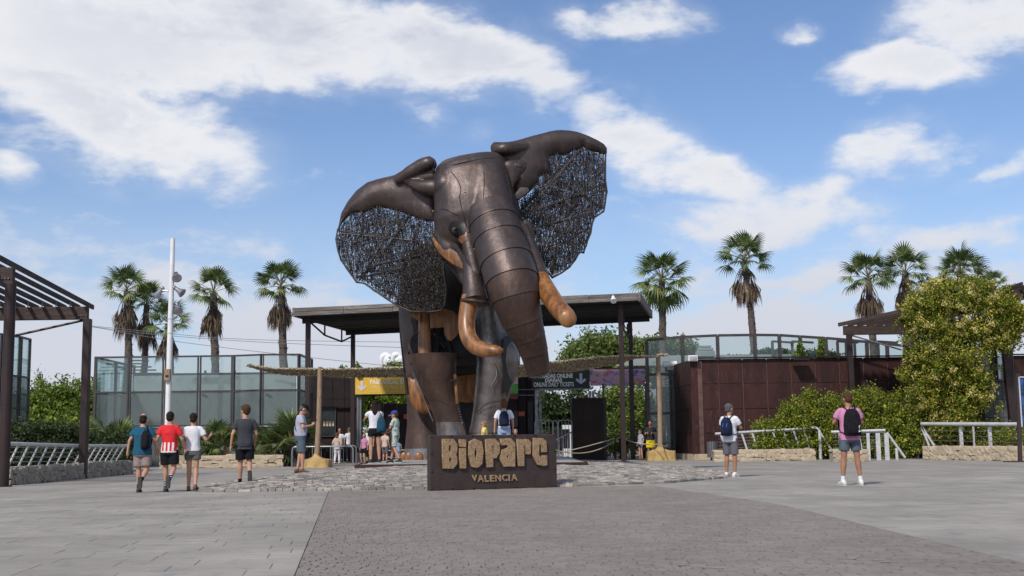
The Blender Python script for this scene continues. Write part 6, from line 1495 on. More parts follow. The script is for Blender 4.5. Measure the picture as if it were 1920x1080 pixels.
net('camouflage shade net stretched from a thin tip over the left wooden pole towards the elephant', [(466, 684), (510, 690), (560, 691), (600, 691), (660, 691), (720, 689), (780, 688)], [(464, 686), (510, 698), (545, 703), (600, 704), (640, 707), (700, 707), (780, 707)], 48.0, 48.9, 17000, 1)
net('camouflage shade net hanging from behind the trunk to the right wooden pole', [(950, 686), (1000, 681), (1040, 678), (1090, 672), (1150, 667), (1200, 667), (1233, 666)], [(950, 708), (1000, 704), (1035, 697), (1070, 697), (1120, 688), (1160, 682), (1190, 672), (1233, 668)][:7]+[(1233, 669)], 53.0, 53.9, 14000, 2)
net('twisted end of the shade net fastened beyond the right wooden pole', [(1233, 664.5), (1250, 664)], [(1233, 667.5), (1252, 666.5)], 52.3, 52.6, 260, 3)

# ================================================================== ROPES, LECTERNS, BINS
def rope_post(label, px, py_top, py_base, group='rope barrier posts'):
    g = G(px, py_base); t = thing('rope_post', label, 'post', g[:], group); tp = P(px, py_top, g.y)
    q = MB(); q.tube([g, (g.x, g.y, tp.z)], .035, 8); q.build('stake', 'post', t, smooth=50); q = MB(); q.tube([g, g+Vector((0, 0, .02))], .13, 14); q.build('foot_plate', 'post', t)
    return Vector((g.x, g.y, tp.z-.04))
r1 = rope_post('front dark stake of the rope barrier right of the sign', 1154, 820, 862)
r2 = rope_post('rear dark stake of the rope barrier right of the sign', 1163.5, 818, 861)
r3 = rope_post('dark rope stake between the burlap base and the woman with the blue backpack', 650, 823, 866)
r4 = rope_post('dark rope stake behind the woman with the blue backpack', 712, 838, 864)
def rope(label, a, b, sag, r=.022):
    a, b = Vector(a), Vector(b); pts = [a.lerp(b, i/16)-Vector((0, 0, sag*4*(i/16)*(1-i/16))) for i in range(17)]
    q = MB(); q.tube(pts, r, 6); q.build('barrier_rope', 'rope', label=label, cat='rope', smooth=60)
rope('taut pale rope from the sign edge up to the front stake', P(1010, 856, 48), r1, .06)
rope('slack pale rope sagging between the sign and the rear stake', P(1012, 832, 48), r2, .55)
rope('pale rope from the rear stake to the right wooden pole', r2, P(1232, 833, 52.6), .12)
rope('pale rope from the right wooden pole to the rusty steel building', P(1240, 835, 52.6), P(1256, 830, 58), .1)
rope('pale rope running down from the left stake behind the woman', r3, r4, .05)
rope('pale rope behind the boy towards the hind leg, upper one', r4, P(775, 838, 50), .16)
rope('pale rope behind the boy towards the hind leg, lower one', r4-Vector((0, 0, .35)), P(775, 850, 50), .16)
def lectern(label, px0, px1, py0, py1, base, tilt=.35):
    g = G((px0+px1)/2, base); Y = g.y; t = thing('info_lectern', label, 'lectern', g[:]); a = P(px0, py0, Y); b = P(px1, py1, Y); w = b.x-a.x; h = max(.3, (a.z-b.z)*1.3)
    R = Matrix.Rotation(rad(-40), 3, 'X') @ Matrix.Rotation(rad(tilt*8), 3, 'Y'); c = Vector((g.x, Y, (a.z+b.z)/2))
    q = MB(); q.box(c, (w, h, .04), R); q.build('panel', 'post', t); q = MB(); q.box(c+R @ Vector((0, 0, .024)), (w*.9, h*.88, .006), R); q.build('print', 'paper', t)
    for s in (-1, 1): q = MB(); q.tube([(g.x+s*w*.25, Y+.05, 0), (g.x+s*w*.25, Y+.05, c.z)], .03, 8); q.build('leg', 'post', t)
    q = MB(); q.box((g.x, Y+.05, .01), (w*.8, .3, .02)); q.build('foot_plate', 'post', t)
lectern('tilted information lectern in front of the slatted bin on the left', 505, 524, 840, 853, 873)
lectern('tilted information lectern behind the left burlap base', 598, 612, 838, 848, 872)
lectern('tilted information lectern right of the girl in white', 655, 672, 838, 848, 868)
lectern('small information lectern beside the rear rope stake', 1166, 1178, 827, 834, 861.5)
def bin_(label, px0, px1, py0, base):
    g = G((px0+px1)/2, base); Y = g.y; r = m((px1-px0)/2, Y); h = P(px0, py0, Y).z; t = thing('litter_bin', label, 'bin', g[:])
    q = MB(); q.tube([g+Vector((0, 0, .14)), g+Vector((0, 0, h-.03))], r*.9, 20); q.build('liner', 'black', t, smooth=50)
    n = 22
    for k in range(n):
        a = 2*PI*k/n; c = g+Vector((math.cos(a)*r, math.sin(a)*r, (h+.12)/2)); q = MB(); q.box(c, (.02, r*.17, h-.12), Matrix.Rotation(a, 3, 'Z')); q.build('slat', 'galv', t)
    q = MB(); q.tube([g, g+Vector((0, 0, .13))], r*.45, 14); q.build('foot', 'black', t)
bin_('round slatted steel bin at the end of the right cream wall', 1327, 1346, 828, 863)
bin_('round slatted steel bin behind the lectern on the left', 529, 543, 837, 872)
# plaque board at the right edge
pb_ = thing('poster_stand', 'brown steel poster stand with a dark blue poster cropped by the right edge', 'sign', G(1914, 866)[:])
g = G(1914, 866); c = P(1908.5, 700, g.y); q = MB(); q.bar((g.x-.02, g.y, 0), (c.x, g.y, c.z), .13, .10, up=(0, 1, 0)); q.build('post', 'signsteel', pb_)
a = P(1910.5, 707, g.y-.1); b = P(1960, 800, g.y-.1); q = MB(); q.box(((a.x+b.x)/2, g.y-.05, (a.z+b.z)/2), (b.x-a.x, .05, a.z-b.z)); q.build('poster', 'blue_board', pb_)
q = MB(); q.bar((a.x, g.y-.09, a.z), (a.x, g.y-.09, b.z), .04, .04); q.bar((a.x, g.y-.09, a.z), (b.x, g.y-.09, a.z), .04, .04); q.build('poster_frame', 'rail', pb_)
q = MB(); q.box((g.x, g.y, .015), (1.0, .6, .03)); q.build('foot_plate', 'signsteel', pb_)
# white sculpture behind the net: curled white forms
ws = thing('white_sculpture', 'white curled sculpture peeping over the shade net left of the elephant', 'sculpture', P(735, 700, 80)[:])
r = random.Random(3)
for k, (pts) in enumerate(([(716, 690), (716, 672), (724, 665), (733, 674), (733, 692)], [(722, 692), (724, 676), (730, 668), (738, 672)], [(735, 690), (738, 668), (747, 665), (754, 674), (750, 690)], [(741, 676), (752, 672), (757, 682), (754, 694)], [(728, 694), (730, 680), (726, 672)], [(744, 694), (746, 680), (752, 676)])):
    q = MB(); cc = bez([P(a, b, 80-.25*k) for a, b in pts], 16); q.tube(cc, interp([.10, .20, .16, .08], len(cc)), 10); q.build('curl', 'white', ws, smooth=60)
# low dark blocks beyond the turnstiles
w3 = thing('service_counter', 'white low counter inside the park seen through the right gateway', 'counter', (P(1064, 800, 66).x, 66, 0))
a = P(1058, 797, 66); b = P(1072, 806, 66); q = MB(); q.box(((a.x+b.x)/2, 66, a.z/2), (b.x-a.x+.2, .5, a.z)); q.build('body', 'white', w3)
# ================================================================== PEOPLE
SKIN = pmat('skin', (.50, .275, .185), (.43, .225, .15), 6, .55, spec=.4); SKIN2 = pmat('tanned_skin', (.36, .18, .105), (.30, .145, .085), 6, .55, spec=.4)
def cloth(name, c, c2=None, sc=9, b=.8): return pmat(name, c, c2 or tuple(x*.8 for x in c), sc, .9, 0, b, 5.5, stretch=(1, 1, .7), spec=.2, lo=.3, hi=.7, bdist=.05)
CL = dict(teal=cloth('teal_cotton', (.018, .095, .16)), white=cloth('white_cotton', (.72, .72, .76), (.64, .64, .68)), grey=cloth('charcoal_cotton', (.055, .055, .068)), lav=cloth('pale_grey_polo', (.40, .41, .50)),
          pink=cloth('pink_cotton', (.60, .25, .42)), black=cloth('black_cloth', (.012, .012, .016)), beige=cloth('taupe_twill', (.33, .26, .25)), olive=cloth('grey_green_shorts', (.13, .13, .115)), denim=cloth('blue_grey_denim', (.095, .125, .16)),
          greysh=cloth('grey_shorts', (.13, .125, .145)), yellow=cloth('yellow_shorts', (.82, .60, .02)), cream=cloth('cream_print', (.62, .50, .42), (.50, .36, .30), 22), ltblue=cloth('pale_blue_denim', (.33, .42, .60)),
          yel2=cloth('yellow_top', (.75, .62, .18)), hairb=cloth('dark_brown_hair', (.022, .014, .011)), hairbr=cloth('brown_hair', (.075, .038, .020)), hairred=cloth('auburn_hair', (.13, .055, .028)), hairg=cloth('grey_hair', (.10, .10, .105)), hairfair=cloth('fair_hair', (.25, .15, .07)),
          bluepack=cloth('petrol_nylon', (.015, .065, .11)), navy=cloth('navy_nylon', (.012, .018, .045)), blackpack=cloth('black_nylon', (.010, .010, .013)), cap=cloth('violet_blue_cap', (.05, .06, .38)), blackcap=cloth('black_cap', (.012, .014, .013)),
          shoew=pmat('white_trainer', (.72, .72, .70), (.6, .6, .58), 20, .6), shoeb=pmat('black_shoe', (.013, .013, .014), None, 10, .6), sandal=pmat('brown_leather', (.16, .075, .035), None, 10, .6), sockb=cloth('black_sock', (.013, .013, .015)), sole=pmat('rubber_sole', (.04, .04, .04), (.025, .025, .025), 40, .8),
          sole_w=pmat('white_sole', (.6, .6, .58), None, 10, .6), darktop=cloth('dark_print_shirt', (.035, .035, .042), (.02, .02, .025)), blue=cloth('bright_blue_trim', (.03, .16, .55)), tealband=pmat('green_hair_band', (.05, .35, .30), None, 5, .6))
def stripes():          # red football shirt with a white striped lower back
    mt, N, b, tc, o = new_mat('red_striped_shirt'); s = N.n('ShaderNodeSeparateXYZ'); N.put(s.inputs[0], tc.outputs['Object'])
    st = N.math('GREATER_THAN', N.math('SINE', N.math('MULTIPLY', s.outputs[0], 80.0)), 0.05); low = N.math('LESS_THAN', s.outputs[2], .965); hem = N.math('LESS_THAN', s.outputs[2], .795)
    f = N.math('MAXIMUM', N.math('MULTIPLY', st, low), hem); f = N.math('MAXIMUM', f, N.math('MULTIPLY', N.math('GREATER_THAN', N.math('ABSOLUTE', N.math('SUBTRACT', N.math('ABSOLUTE', s.outputs[0]), .175)), .0), 0.0))
    N.put(b.inputs['Base Color'], N.mix(f, (.62, .012, .018, 1), (.72, .70, .70, 1))); b.inputs['Roughness'].default_value = .8
    bn = N.n('ShaderNodeBump'); bn.inputs['Strength'].default_value = .8; bn.inputs['Distance'].default_value = .05; N.put(bn.inputs['Height'], N.noise(tc.outputs['Object'], 5.5, 4, .6)); N.put(b.inputs['Normal'], bn.outputs[0]); return mt
def floral(name, base, a, c):
    mt, N, b, tc, o = new_mat(name); v = tc.outputs['Object']; col = N.mix(N.ss(N.noise(v, 14, 4, .6), .52, .58), base, a); col = N.mix(N.ss(N.noise(v, 21, 4, .6), .56, .6), col, c)
    N.put(b.inputs['Base Color'], col); b.inputs['Roughness'].default_value = .85; return mt
CL['stripes'] = stripes(); CL['floral'] = floral('floral_print', (.42, .50, .48, 1), (.06, .20, .22, 1), (.55, .40, .12, 1))
def sockstripe():
    mt, N, b, tc, o = new_mat('striped_sock'); s = N.n('ShaderNodeSeparateXYZ'); N.put(s.inputs[0], tc.outputs['Object']); f = N.math('GREATER_THAN', N.math('SINE', N.math('MULTIPLY', s.outputs[2], 150.0)), .3)
    N.put(b.inputs['Base Color'], N.mix(f, (.012, .012, .016, 1), (.45, .5, .6, 1))); b.inputs['Roughness'].default_value = .9; return mt
CL['sockstripe'] = sockstripe()
def cap_(q, a, b, ra, rb, n=14):          # round-ended limb
    a, b = Vector(a), Vector(b); d = (b-a).normalized(); q.tube([a-d*ra*.95, a-d*ra*.75, a-d*ra*.4, a, a.lerp(b, .5), b, b+d*rb*.4, b+d*rb*.75, b+d*rb*.95], [ra*.25, ra*.66, ra*.92, ra, (ra+rb)/2, rb, rb*.92, rb*.66, rb*.25], n)
def body_loft(q, rings, g=0.0, n=24, lean=0.0):
    q.loft([((0, y+(z-.9)*lean, z), (rx+g, 0, 0), (0, ry+g, 0), 2.3) for (y, z, rx, ry) in rings], n)
def person(label, px, py_foot, py_head, Y, yaw, outfit, pose=None, z0=0.0, girth=1.0, kid=0.0, vox=.011, group=None, parts=True):
    """stands at photo column px at distance Y on height z0; stature from the head top in the photo; yaw 0 = walking away from the camera"""
    pose = pose or {}
    base = P(px, py_foot, Y); base.z = z0; top = P(px, py_head, Y).z; H = (top-z0)/(1.0 if not pose.get('sit') else .74); s = H/1.76
    t = thing('person', label, 'person', base[:], group); t.rotation_euler = (0, 0, yaw)
    J = dict(hipL=(-.092, 0, .93), hipR=(.092, 0, .93), kneeL=(-.10, .02, .505), kneeR=(.10, .02, .505), ankL=(-.105, -.02, .085), ankR=(.105, -.02, .085), toeL=(-.12, 1, 0), toeR=(.12, 1, 0),
             shL=(-.18, -.01, 1.395), shR=(.18, -.01, 1.395), elL=(-.245, -.03, 1.14), elR=(.245, -.03, 1.14), wrL=(-.255, .05, .90), wrR=(.255, .05, .90), hdL=(0, .25, -1), hdR=(0, .25, -1), head=(0, .02, 1.615))
    if kid:                                  # children: larger head, shorter limbs
        for k in ('shL', 'shR'): J[k] = (J[k][0]*.88, J[k][1], 1.36)
        J['head'] = (0, .02, 1.57)
    J.update(pose); J = {k: (Vector(v) if isinstance(v, tuple) else v) for k, v in J.items()}
    gx = girth; hs = 1.10+.20*kid; lean = pose.get('lean', 0)
    hd = J['head']; neck = Vector((0, -.01+.5*lean, 1.47 if not kid else 1.42))
    F_ = lambda mb_, nm, mat, v=vox, it=2, par=t: link(scale_me(fuse(mb_, nm, v, it), s), nm, CL.get(mat, mat) if isinstance(mat, str) else mat, par, (0, 0, 0), 180)
    skin = outfit.get('skin', SKIN)
    TR_ = [(0, .84, .155*gx, .115*gx), (0, .92, .165*gx, .125*gx), (0, 1.03, .148*gx, .115*gx*outfit.get('belly', 1)), (0, 1.15, .145*gx, .112*gx*outfit.get('belly', 1)), (0, 1.28, .165*gx, .118*gx), (0, 1.36, .172*gx, .108), (-.005, 1.42, .138*gx, .090), (-.01, 1.46, .085, .066)]
    # --- one continuous body
    q = MB(); body_loft(q, TR_, -.008, lean=lean); cap_(q, neck-Vector((0, 0, .06)), neck.lerp(hd, .5), .060, .057)
    ff = pose.get('face', 0.0); RH = Matrix.Rotation(ff, 3, 'Z') @ Matrix.Rotation(pose.get('nod', 0.0), 3, 'X')
    hp = lambda x, y, z: hd + RH @ Vector((x*hs, y*hs, z*hs))
    q.ball(hp(0, 0, .02), (.075*hs, .093*hs, .105*hs), 18, 12, RH); q.ball(hp(0, .03, -.055), (.055*hs, .058*hs, .062*hs), 14, 10, RH)
    q.ball(hp(0, .096, -.018), (.014*hs, .022*hs, .026*hs), 10, 8, RH); q.ball(hp(0, .082, -.06), (.026*hs, .014*hs, .012*hs), 10, 6, RH)
    for e in (-1, 1): q.ball(hp(e*.078, -.005, -.005), (.012*hs, .02*hs, .032*hs), 8, 6, RH)
    for sd_ in ('L', 'R'):
        sg_ = -1 if sd_ == 'L' else 1; sh, el, wr = J['sh'+sd_], J['el'+sd_], J['wr'+sd_]
        sh = sh+Vector((0, lean*.5, 0)); 
        cap_(q, sh+Vector((-sg_*.03, 0, -.02)), el, .050*gx**.5, .036); cap_(q, el, wr, .037, .024)
        h = J['hd'+sd_].normalized(); side = h.cross(Vector((sg_*1.0, .0, .05))).normalized()
        palm_c = wr+h*.045; q.tube([wr, wr+h*.02, wr+h*.06, wr+h*.085], [.022, .030, .036, .030], 12, ell=[.8, .6, .5, .45], up=side)
        curl = h.cross(side)*(.35*pose.get('curl', 1)) 
        for f, (o_, L) in enumerate(((-.027, .062), (-.010, .072), (.009, .068), (.026, .052))):
            a = wr+h*.078+side*o_; m_ = a+h*L*.5+curl*L*.25*sg_; e = m_+h*L*.42+curl*L*.65*sg_; cap_(q, a, m_, .0085, .008, 8); cap_(q, m_, e, .008, .0068, 8)
        a = wr+h*.025-side*.028; m_ = a+h*.03-side*.022; cap_(q, a, m_, .011, .009, 8); cap_(q, m_, m_+h*.028-side*.004, .009, .0075, 8)
        hip, kn, an = J['hip'+sd_], J['knee'+sd_], J['ank'+sd_]
        cap_(q, hip, kn, .082*gx**.6, .054); q.tube([kn+Vector((0, 0, .02)), kn.lerp(an, .28), kn.lerp(an, .62), an], [.052, .058*gx**.3, .043, .034], 14)
        toe = J['toe'+sd_].normalized(); cap_(q, an-Vector((0, 0, .03)), an+toe*.12+Vector((0, 0, -.045 if toe.z > -.5 else 0)), .036, .030)
    b = F_(q, 'body', skin, .0105 if vox < .015 else vox, 1)
    if outfit.get('eyes', True) and vox < .015:
        for e in (-1, 1): q = MB(); q.ball(hp(e*.031, .083, .012)*1.0, .011*hs, 8, 6, RH); link(scale_me(q.mesh('eye'), s), 'eye', M['black'], b, (0, 0, 0), 60)
    # --- shirt
    hem = outfit.get('hem', .86); sl = outfit.get('sleeve', .62); loose = outfit.get('loose', .014)
    if outfit.get('top'):
        q = MB(); R_ = [(0, hem, .160*gx+.006, .120*gx+.006)]+[r for r in TR_ if r[1] > hem+.03 and r[1] < 1.45]+[(-.008, 1.458, .080, .068)]
        body_loft(q, R_, loose, 28, lean)
        for sd_ in ('L', 'R'):
            sg_ = -1 if sd_ == 'L' else 1; sh, el, wr = J['sh'+sd_]+Vector((0, lean*.5, 0)), J['el'+sd_], J['wr'+sd_]; e = sh.lerp(el, sl) if sl <= 1 else el.lerp(wr, sl-1)
            pts = [sh+Vector((-sg_*.09, 0, .015)), sh+Vector((-sg_*.02, 0, -.005))]; rr = [.06, .066]
            if sl > 1: pts += [sh.lerp(el, .5), el, e]; rr += [.064, .054, .045]
            else: pts += [sh.lerp(e, .5), e]; rr += [.067, .066]
            q.tube(pts, [x*gx**.5 for x in rr], 16)
        F_(q, 'shirt', outfit['top'])
    # --- shorts / trousers / skirt
    if outfit.get('bottom'):
        q = MB(); lg = outfit.get('leg', .85); wd = outfit.get('wide', .088)
        body_loft(q, [(0, .80, .150*gx, .115*gx), (0, .86, .166*gx, .128*gx), (0, .93, .168*gx, .127*gx), (0, 1.0, .155*gx, .120*gx)], .009, 28)
        for sd_ in ('L', 'R'):
            hip, kn, an = J['hip'+sd_], J['knee'+sd_], J['ank'+sd_]
            pts = [hip+Vector((0, 0, -.02))]; rr = [.100*gx**.6]
            if lg <= 1: pts += [hip.lerp(kn, lg*.5), hip.lerp(kn, lg)]; rr += [wd*gx**.5+.004, wd*gx**.5]
            else: pts += [hip.lerp(kn, .5), kn, kn.lerp(an, lg-1)]; rr += [wd*gx**.5+.004, wd*.85, wd*.72]
            q.tube(pts, rr, 18)
        F_(q, 'shorts' if lg <= 1.2 else 'trousers', outfit['bottom'])
    # --- socks and shoes
    for sd_ in ('L', 'R'):
        kn, an = J['knee'+sd_], J['ank'+sd_]; toe = J['toe'+sd_].normalized(); up = Vector((0, 0, 1)) if abs(toe.z) < .7 else (an-kn).normalized()*-1
        if abs(toe.z) >= .7: up = Vector((0, -1, .1)).normalized()*-1 if False else (kn-an).normalized()
        if outfit.get('sock'):
            q = MB(); hgt = outfit.get('sockh', .10); q.tube([an+(kn-an).normalized()*-.02, an+(kn-an).normalized()*hgt], [.040, .043], 14); link(scale_me(q.mesh('sock'), s), 'sock', CL[outfit['sock']], t, (0, 0, 0), 60)
        if outfit.get('shoe'):
            R3 = Matrix((toe.cross(Vector((0, 0, 1))) if abs(toe.z) < .9 else Vector((1, 0, 0)), toe, Vector((0, 0, 1)))).transposed()
            xv = (toe.cross(Vector((0, 0, 1))) if abs(toe.z) < .95 else Vector((1, 0, 0))).normalized(); zv = xv.cross(toe).normalized()
            o_ = an - zv*.082; q = MB()
            prof = [(-.075, .036, .055), (-.06, .040, .085), (-.01, .041, .092), (.04, .042, .075), (.10, .047, .056), (.155, .044, .042), (.19, .030, .030)]
            q.loft([(o_+toe*d_+zv*(h_/2+.012), xv*w_, zv*(h_/2), 2.6) for d_, w_, h_ in prof], 16)
            q.tube([an-zv*.01, an+(kn-an).normalized()*.03], [.044, .043], 12)
            F_(q, 'shoe', outfit['shoe'], max(vox*.7, .008), 1)
            q = MB(); q.loft([(o_+toe*d_+zv*.003, xv*(w_+.004), zv*.012, 3) for d_, w_, h_ in prof], 16); link(scale_me(q.mesh('sole'), s), 'sole', CL[outfit.get('sole', 'sole')], t, (0, 0, 0), 50)
    # --- hair, cap
    hair = outfit.get('hair', 'hairb')
    if hair:
        q = MB(); v = outfit.get('hairvol', 1.0)
        q.ball(hp(0, -.022, .045), (.083*hs*v, .092*hs*v, .090*hs*v), 18, 12, RH); q.ball(hp(0, -.045, -.002), (.074*hs, .062*hs, .075*hs), 14, 10, RH)
        if outfit.get('fringe'): q.ball(hp(0, .04, .085), (.07*hs, .055*hs, .035*hs), 14, 8, RH)
        if outfit.get('long'):
            L = outfit['long']; bk = -.085
            q.loft([(hp(0, -.05, .03), (.085*hs, 0, 0), (0, .06, 0), 2), (hp(0, bk, -.08), (.085*hs, 0, 0), (0, .045, 0), 2), (hp(0, bk-.02, -.08-L*.5), (.07, 0, 0), (0, .04, 0), 2), (hp(0, bk-.02, -.08-L), (.035, 0, 0), (0, .02, 0), 2)], 16)
        if outfit.get('bun'): q.ball(hp(0, -.10, -.02), (.045, .05, .045), 12, 8)
        F_(q, 'hair', hair, max(vox*.8, .009), 1)
        if outfit.get('bald'): q = MB(); q.ball(hp(0, -.012, .088), (.058*hs, .066*hs, .052*hs), 14, 8, RH); link(scale_me(q.mesh('bald_crown'), s), 'bald_crown', skin, b, (0, 0, 0), 60)
        if outfit.get('band'): q = MB(); q.ball(hp(0, -.115, -.03), (.018, .012, .022), 8, 6); link(scale_me(q.mesh('hair_band'), s), 'hair_band', CL['tealband'], t, (0, 0, 0), 60)
    if outfit.get('cap'):
        q = MB(); q.ball(hp(0, -.005, .065), (.088*hs, .105*hs, .072*hs), 18, 10, RH); q.loft([(hp(0, .07, .045), RH @ Vector((.07*hs, 0, 0)), RH @ Vector((0, 0, .010)), 2.5), (hp(0, .12, .040), RH @ Vector((.066*hs, 0, 0)), RH @ Vector((0, 0, .009)), 2.5), (hp(0, .165, .030), RH @ Vector((.045*hs, 0, 0)), RH @ Vector((0, 0, .008)), 2.5)], 14)
        F_(q, 'cap', outfit['cap'], .009, 1)
        if outfit.get('visor'): q = MB(); q.loft([(hp(0, .075, .036), RH @ Vector((.074*hs, 0, 0)), RH @ Vector((0, 0, .007)), 2.5), (hp(0, .13, .032), RH @ Vector((.07*hs, 0, 0)), RH @ Vector((0, 0, .006)), 2.5), (hp(0, .182, .020), RH @ Vector((.045*hs, 0, 0)), RH @ Vector((0, 0, .005)), 2.5)], 14); link(scale_me(q.mesh('cap_visor'), s), 'cap_visor', CL[outfit['visor']], t, (0, 0, 0), 50)
    if outfit.get('glasses'):
        q = MB()
        for e in (-1, 1): q.ball(hp(e*.033, .093, .012), (.024*hs, .008, .018*hs), 10, 6, RH); q.bar(hp(e*.06, .088, .014), hp(e*.08, .0, .016), .006, .008)
        q.build('glasses', 'black', t, local=True) if False else link(scale_me(q.mesh('glasses'), s), 'glasses', M['black'], t, (0, 0, 0), 60)
    t['_s'] = s; del t['_s']
    return t, s, base, yaw
def scale_me(me, s): me.transform(Matrix.Scale(s, 4)); return me
def carried(person_, name, label, cat, builder, at=(0, 0, 0)):
    """a bag, phone ... of its own, placed in the frame of the person who carries it"""
    t, s, base, yaw = person_; R = Matrix.Rotation(yaw, 3, 'Z'); loc = base+R @ (Vector(at)*s)
    o = thing(name, label, cat, loc[:]); o.rotation_euler = (0, 0, yaw); builder(o, s, Vector(at)); return o
def L_(mb_, nm, mat, o, s, at, fz=None, smooth=60):
    mb_.v = [tuple(Vector(v)-at) for v in mb_.v]; me = fuse(mb_, nm, fz, 2) if fz else mb_.mesh(nm); scale_me(me, s); return link(me, nm, CL.get(mat) or M[mat], o, (0, 0, 0), 180 if fz else smooth)
def backpack(mat, w=.15, h=.23, d=.085, y=-.21, z=1.19, x=0, trim=None, straps=True, one=False):
    def f(o, s, at):
        q = MB(); q.loft([((x, y, z-h), (w*.75, 0, 0), (0, d*.75, 0), 3), ((x, y, z-h*.9), (w*.95, 0, 0), (0, d*1.05, 0), 3), ((x, y, z-h*.2), (w, 0, 0), (0, d*1.15, 0), 2.8), ((x, y, z+h*.5), (w*.9, 0, 0), (0, d, 0), 2.6), ((x, y+.01, z+h*.88), (w*.62, 0, 0), (0, d*.7, 0), 2.4), ((x, y+.02, z+h), (w*.3, 0, 0), (0, d*.4, 0), 2.2)], 24)
        L_(q, 'bag_body', mat, o, s, at, .010)
        q = MB(); q.loft([((x, y-d*.95, z-h*.78), (w*.72, 0, 0), (0, .03, 0), 3), ((x, y-d*1.1, z-h*.5), (w*.78, 0, 0), (0, .035, 0), 3), ((x, y-d*1.0, z-h*.05), (w*.70, 0, 0), (0, .025, 0), 3)], 20); L_(q, 'front_pocket', mat, o, s, at)
        q = MB(); q.tube(bez([(x-.03, y+.05, z+h*.9), (x-.02, y+.03, z+h*1.12), (x+.02, y+.03, z+h*1.12), (x+.03, y+.05, z+h*.9)], 9), .008, 6); L_(q, 'carry_loop', mat, o, s, at)
        for e in ((-1, 1) if not one else (one,)):
            q = MB(); q.tube(bez([(x+e*.05, y+.06, z+h*.85), (e*.115+(0 if not one else 0), -.06, 1.475), (e*.125, .06, 1.43), (e*.135, .145, 1.30), (e*.165, .12, 1.12), (e*.185, 0, 1.02), (x+e*w*.85, y+.06, z-h*.8)], 24), .017, 8, ell=[.4]*25, cap=False); L_(q, 'shoulder_strap', mat, o, s, at)
        if trim:
            for e in (-.35, .35): q = MB(); q.bar((x+e*w-.02, y-d*1.24, z-h*.5), (x+e*w+.02, y-d*1.22, z+h*.35), .018, .008, up=(0, 1, 0)); L_(q, 'trim', trim, o, s, at)
    return f
def phone(at):
    def f(o, s, a): q = MB(); q.box(at, (.075, .012, .15), Matrix.Rotation(rad(-35), 3, 'X')); L_(q, 'phone', 'black', o, s, a)
    return f
WALK_R = dict(kneeR=(.10, .03, .51), ankR=(.10, -.30, .27), toeR=(.05, -.12, -1), kneeL=(-.09, .05, .50), ankL=(-.09, .07, .085), elR=(.27, .02, 1.15), wrR=(.30, .15, .94), elL=(-.26, -.10, 1.15), wrL=(-.30, -.10, .90))
# walking group on the left, seen from behind
p = person('man in teal shirt and taupe cargo shorts walking away, one backpack strap over his shoulder', 265, 922, 775, 24.2, rad(-4), dict(top='teal', bottom='beige', leg=.80, wide=.105, shoe='shoeb', sock='sockb', hair='hairb', hairvol=.90, bald=True, hem=.83, loose=.02), dict(WALK_R, head=(.0, .03, 1.60)), girth=1.16)
carried(p, 'backpack', 'small black backpack slung on the right shoulder of the man in teal', 'backpack', backpack('blackpack', .095, .21, .06, -.205, 1.16, .135, one=1), (.12, -.2, .95))
p = person('man in red and white striped football shirt and black shorts walking away', 316, 922.5, 771, 24.3, rad(-2), dict(top='stripes', bottom='black', leg=.78, wide=.11, shoe='shoeb', sock='sockstripe', sockh=.17, hair='hairb', hairvol=.97, hem=.85), dict(WALK_R, wrL=(-.30, -.02, .90)), girth=1.04)
p = person('woman in white top and grey green shorts with dark hair tied back walking away', 360, 920.5, 774, 24.6, rad(6), dict(top='white', bottom='olive', leg=.52, wide=.10, shoe='sandal', hair='hairb', bun=True, band=True, hem=.90, sleeve=.6), dict(elR=(.29, -.02, 1.15), wrR=(.36, .18, 1.24), hdR=(.2, .6, .5), kneeL=(-.08, .06, .50), ankL=(-.09, .08, .085), kneeR=(.08, .0, .5), ankR=(.09, -.14, .12), elL=(-.23, .02, 1.14), wrL=(-.22, .15, .95)), girth=.96)
# young man in grey
p = person('young man in charcoal shirt and black shorts striding towards the cobbles', 458, 911.5, 758.5, 25.9, rad(14), dict(top='grey', bottom='black', leg=.80, wide=.105, shoe='shoeb', sock='sockb', hair='hairbr', hairvol=1.08, fringe=True, hem=.80, loose=.018), dict(WALK_R, face=rad(35), elR=(.24, .02, 1.13), wrR=(.20, .14, .95), elL=(-.26, -.04, 1.13), wrL=(-.29, .0, .89)), girth=.98, z0=.02)
# phone man
ph = dict(nod=rad(-28), head=(0, .07, 1.60), elR=(.25, .02, 1.15), wrR=(.11, .27, 1.20), hdR=(-.45, .6, .45), elL=(-.25, .02, 1.15), wrL=(-.07, .27, 1.20), hdL=(.45, .6, .45), kneeR=(.10, .04, .50), ankR=(.10, .04, .085), ankL=(-.10, -.06, .085))
p = person('older man in pale polo, black cap and denim shorts looking down at his phone', 563, 889, 756, 30.2, rad(-72), dict(top='lav', bottom='denim', leg=.95, wide=.095, shoe='sandal', hair='hairg', hairvol=.95, cap='blackcap', glasses=True, hem=.93, belly=1.25), ph, girth=1.06, z0=mh(P(563, 889, 30.2).x, 30.2)+.0)
carried(p, 'phone', 'phone held by the man in the black cap', 'phone', phone((.02, .36, 1.285)), (.02, .36, 1.2))
def xbag(o, s, at):
    q = MB(); q.box((.02, .19, .90), (.17, .07, .22)); me = L_(q, 'bag_body', 'blackpack', o, s, at)
    q = MB(); q.tube(bez([(.0, .17, 1.0), (-.07, .155, 1.2), (-.10, .05, 1.47), (-.06, -.10, 1.45), (.05, -.155, 1.25), (.12, -.12, 1.05), (.11, .06, .98), (.05, .17, .97)], 35), .011, 6, cap=False); L_(q, 'shoulder_strap', 'blackpack', o, s, at)
carried(p, 'shoulder_bag', 'small black cross body bag of the man in the black cap', 'bag', xbag, (0, .15, .85))
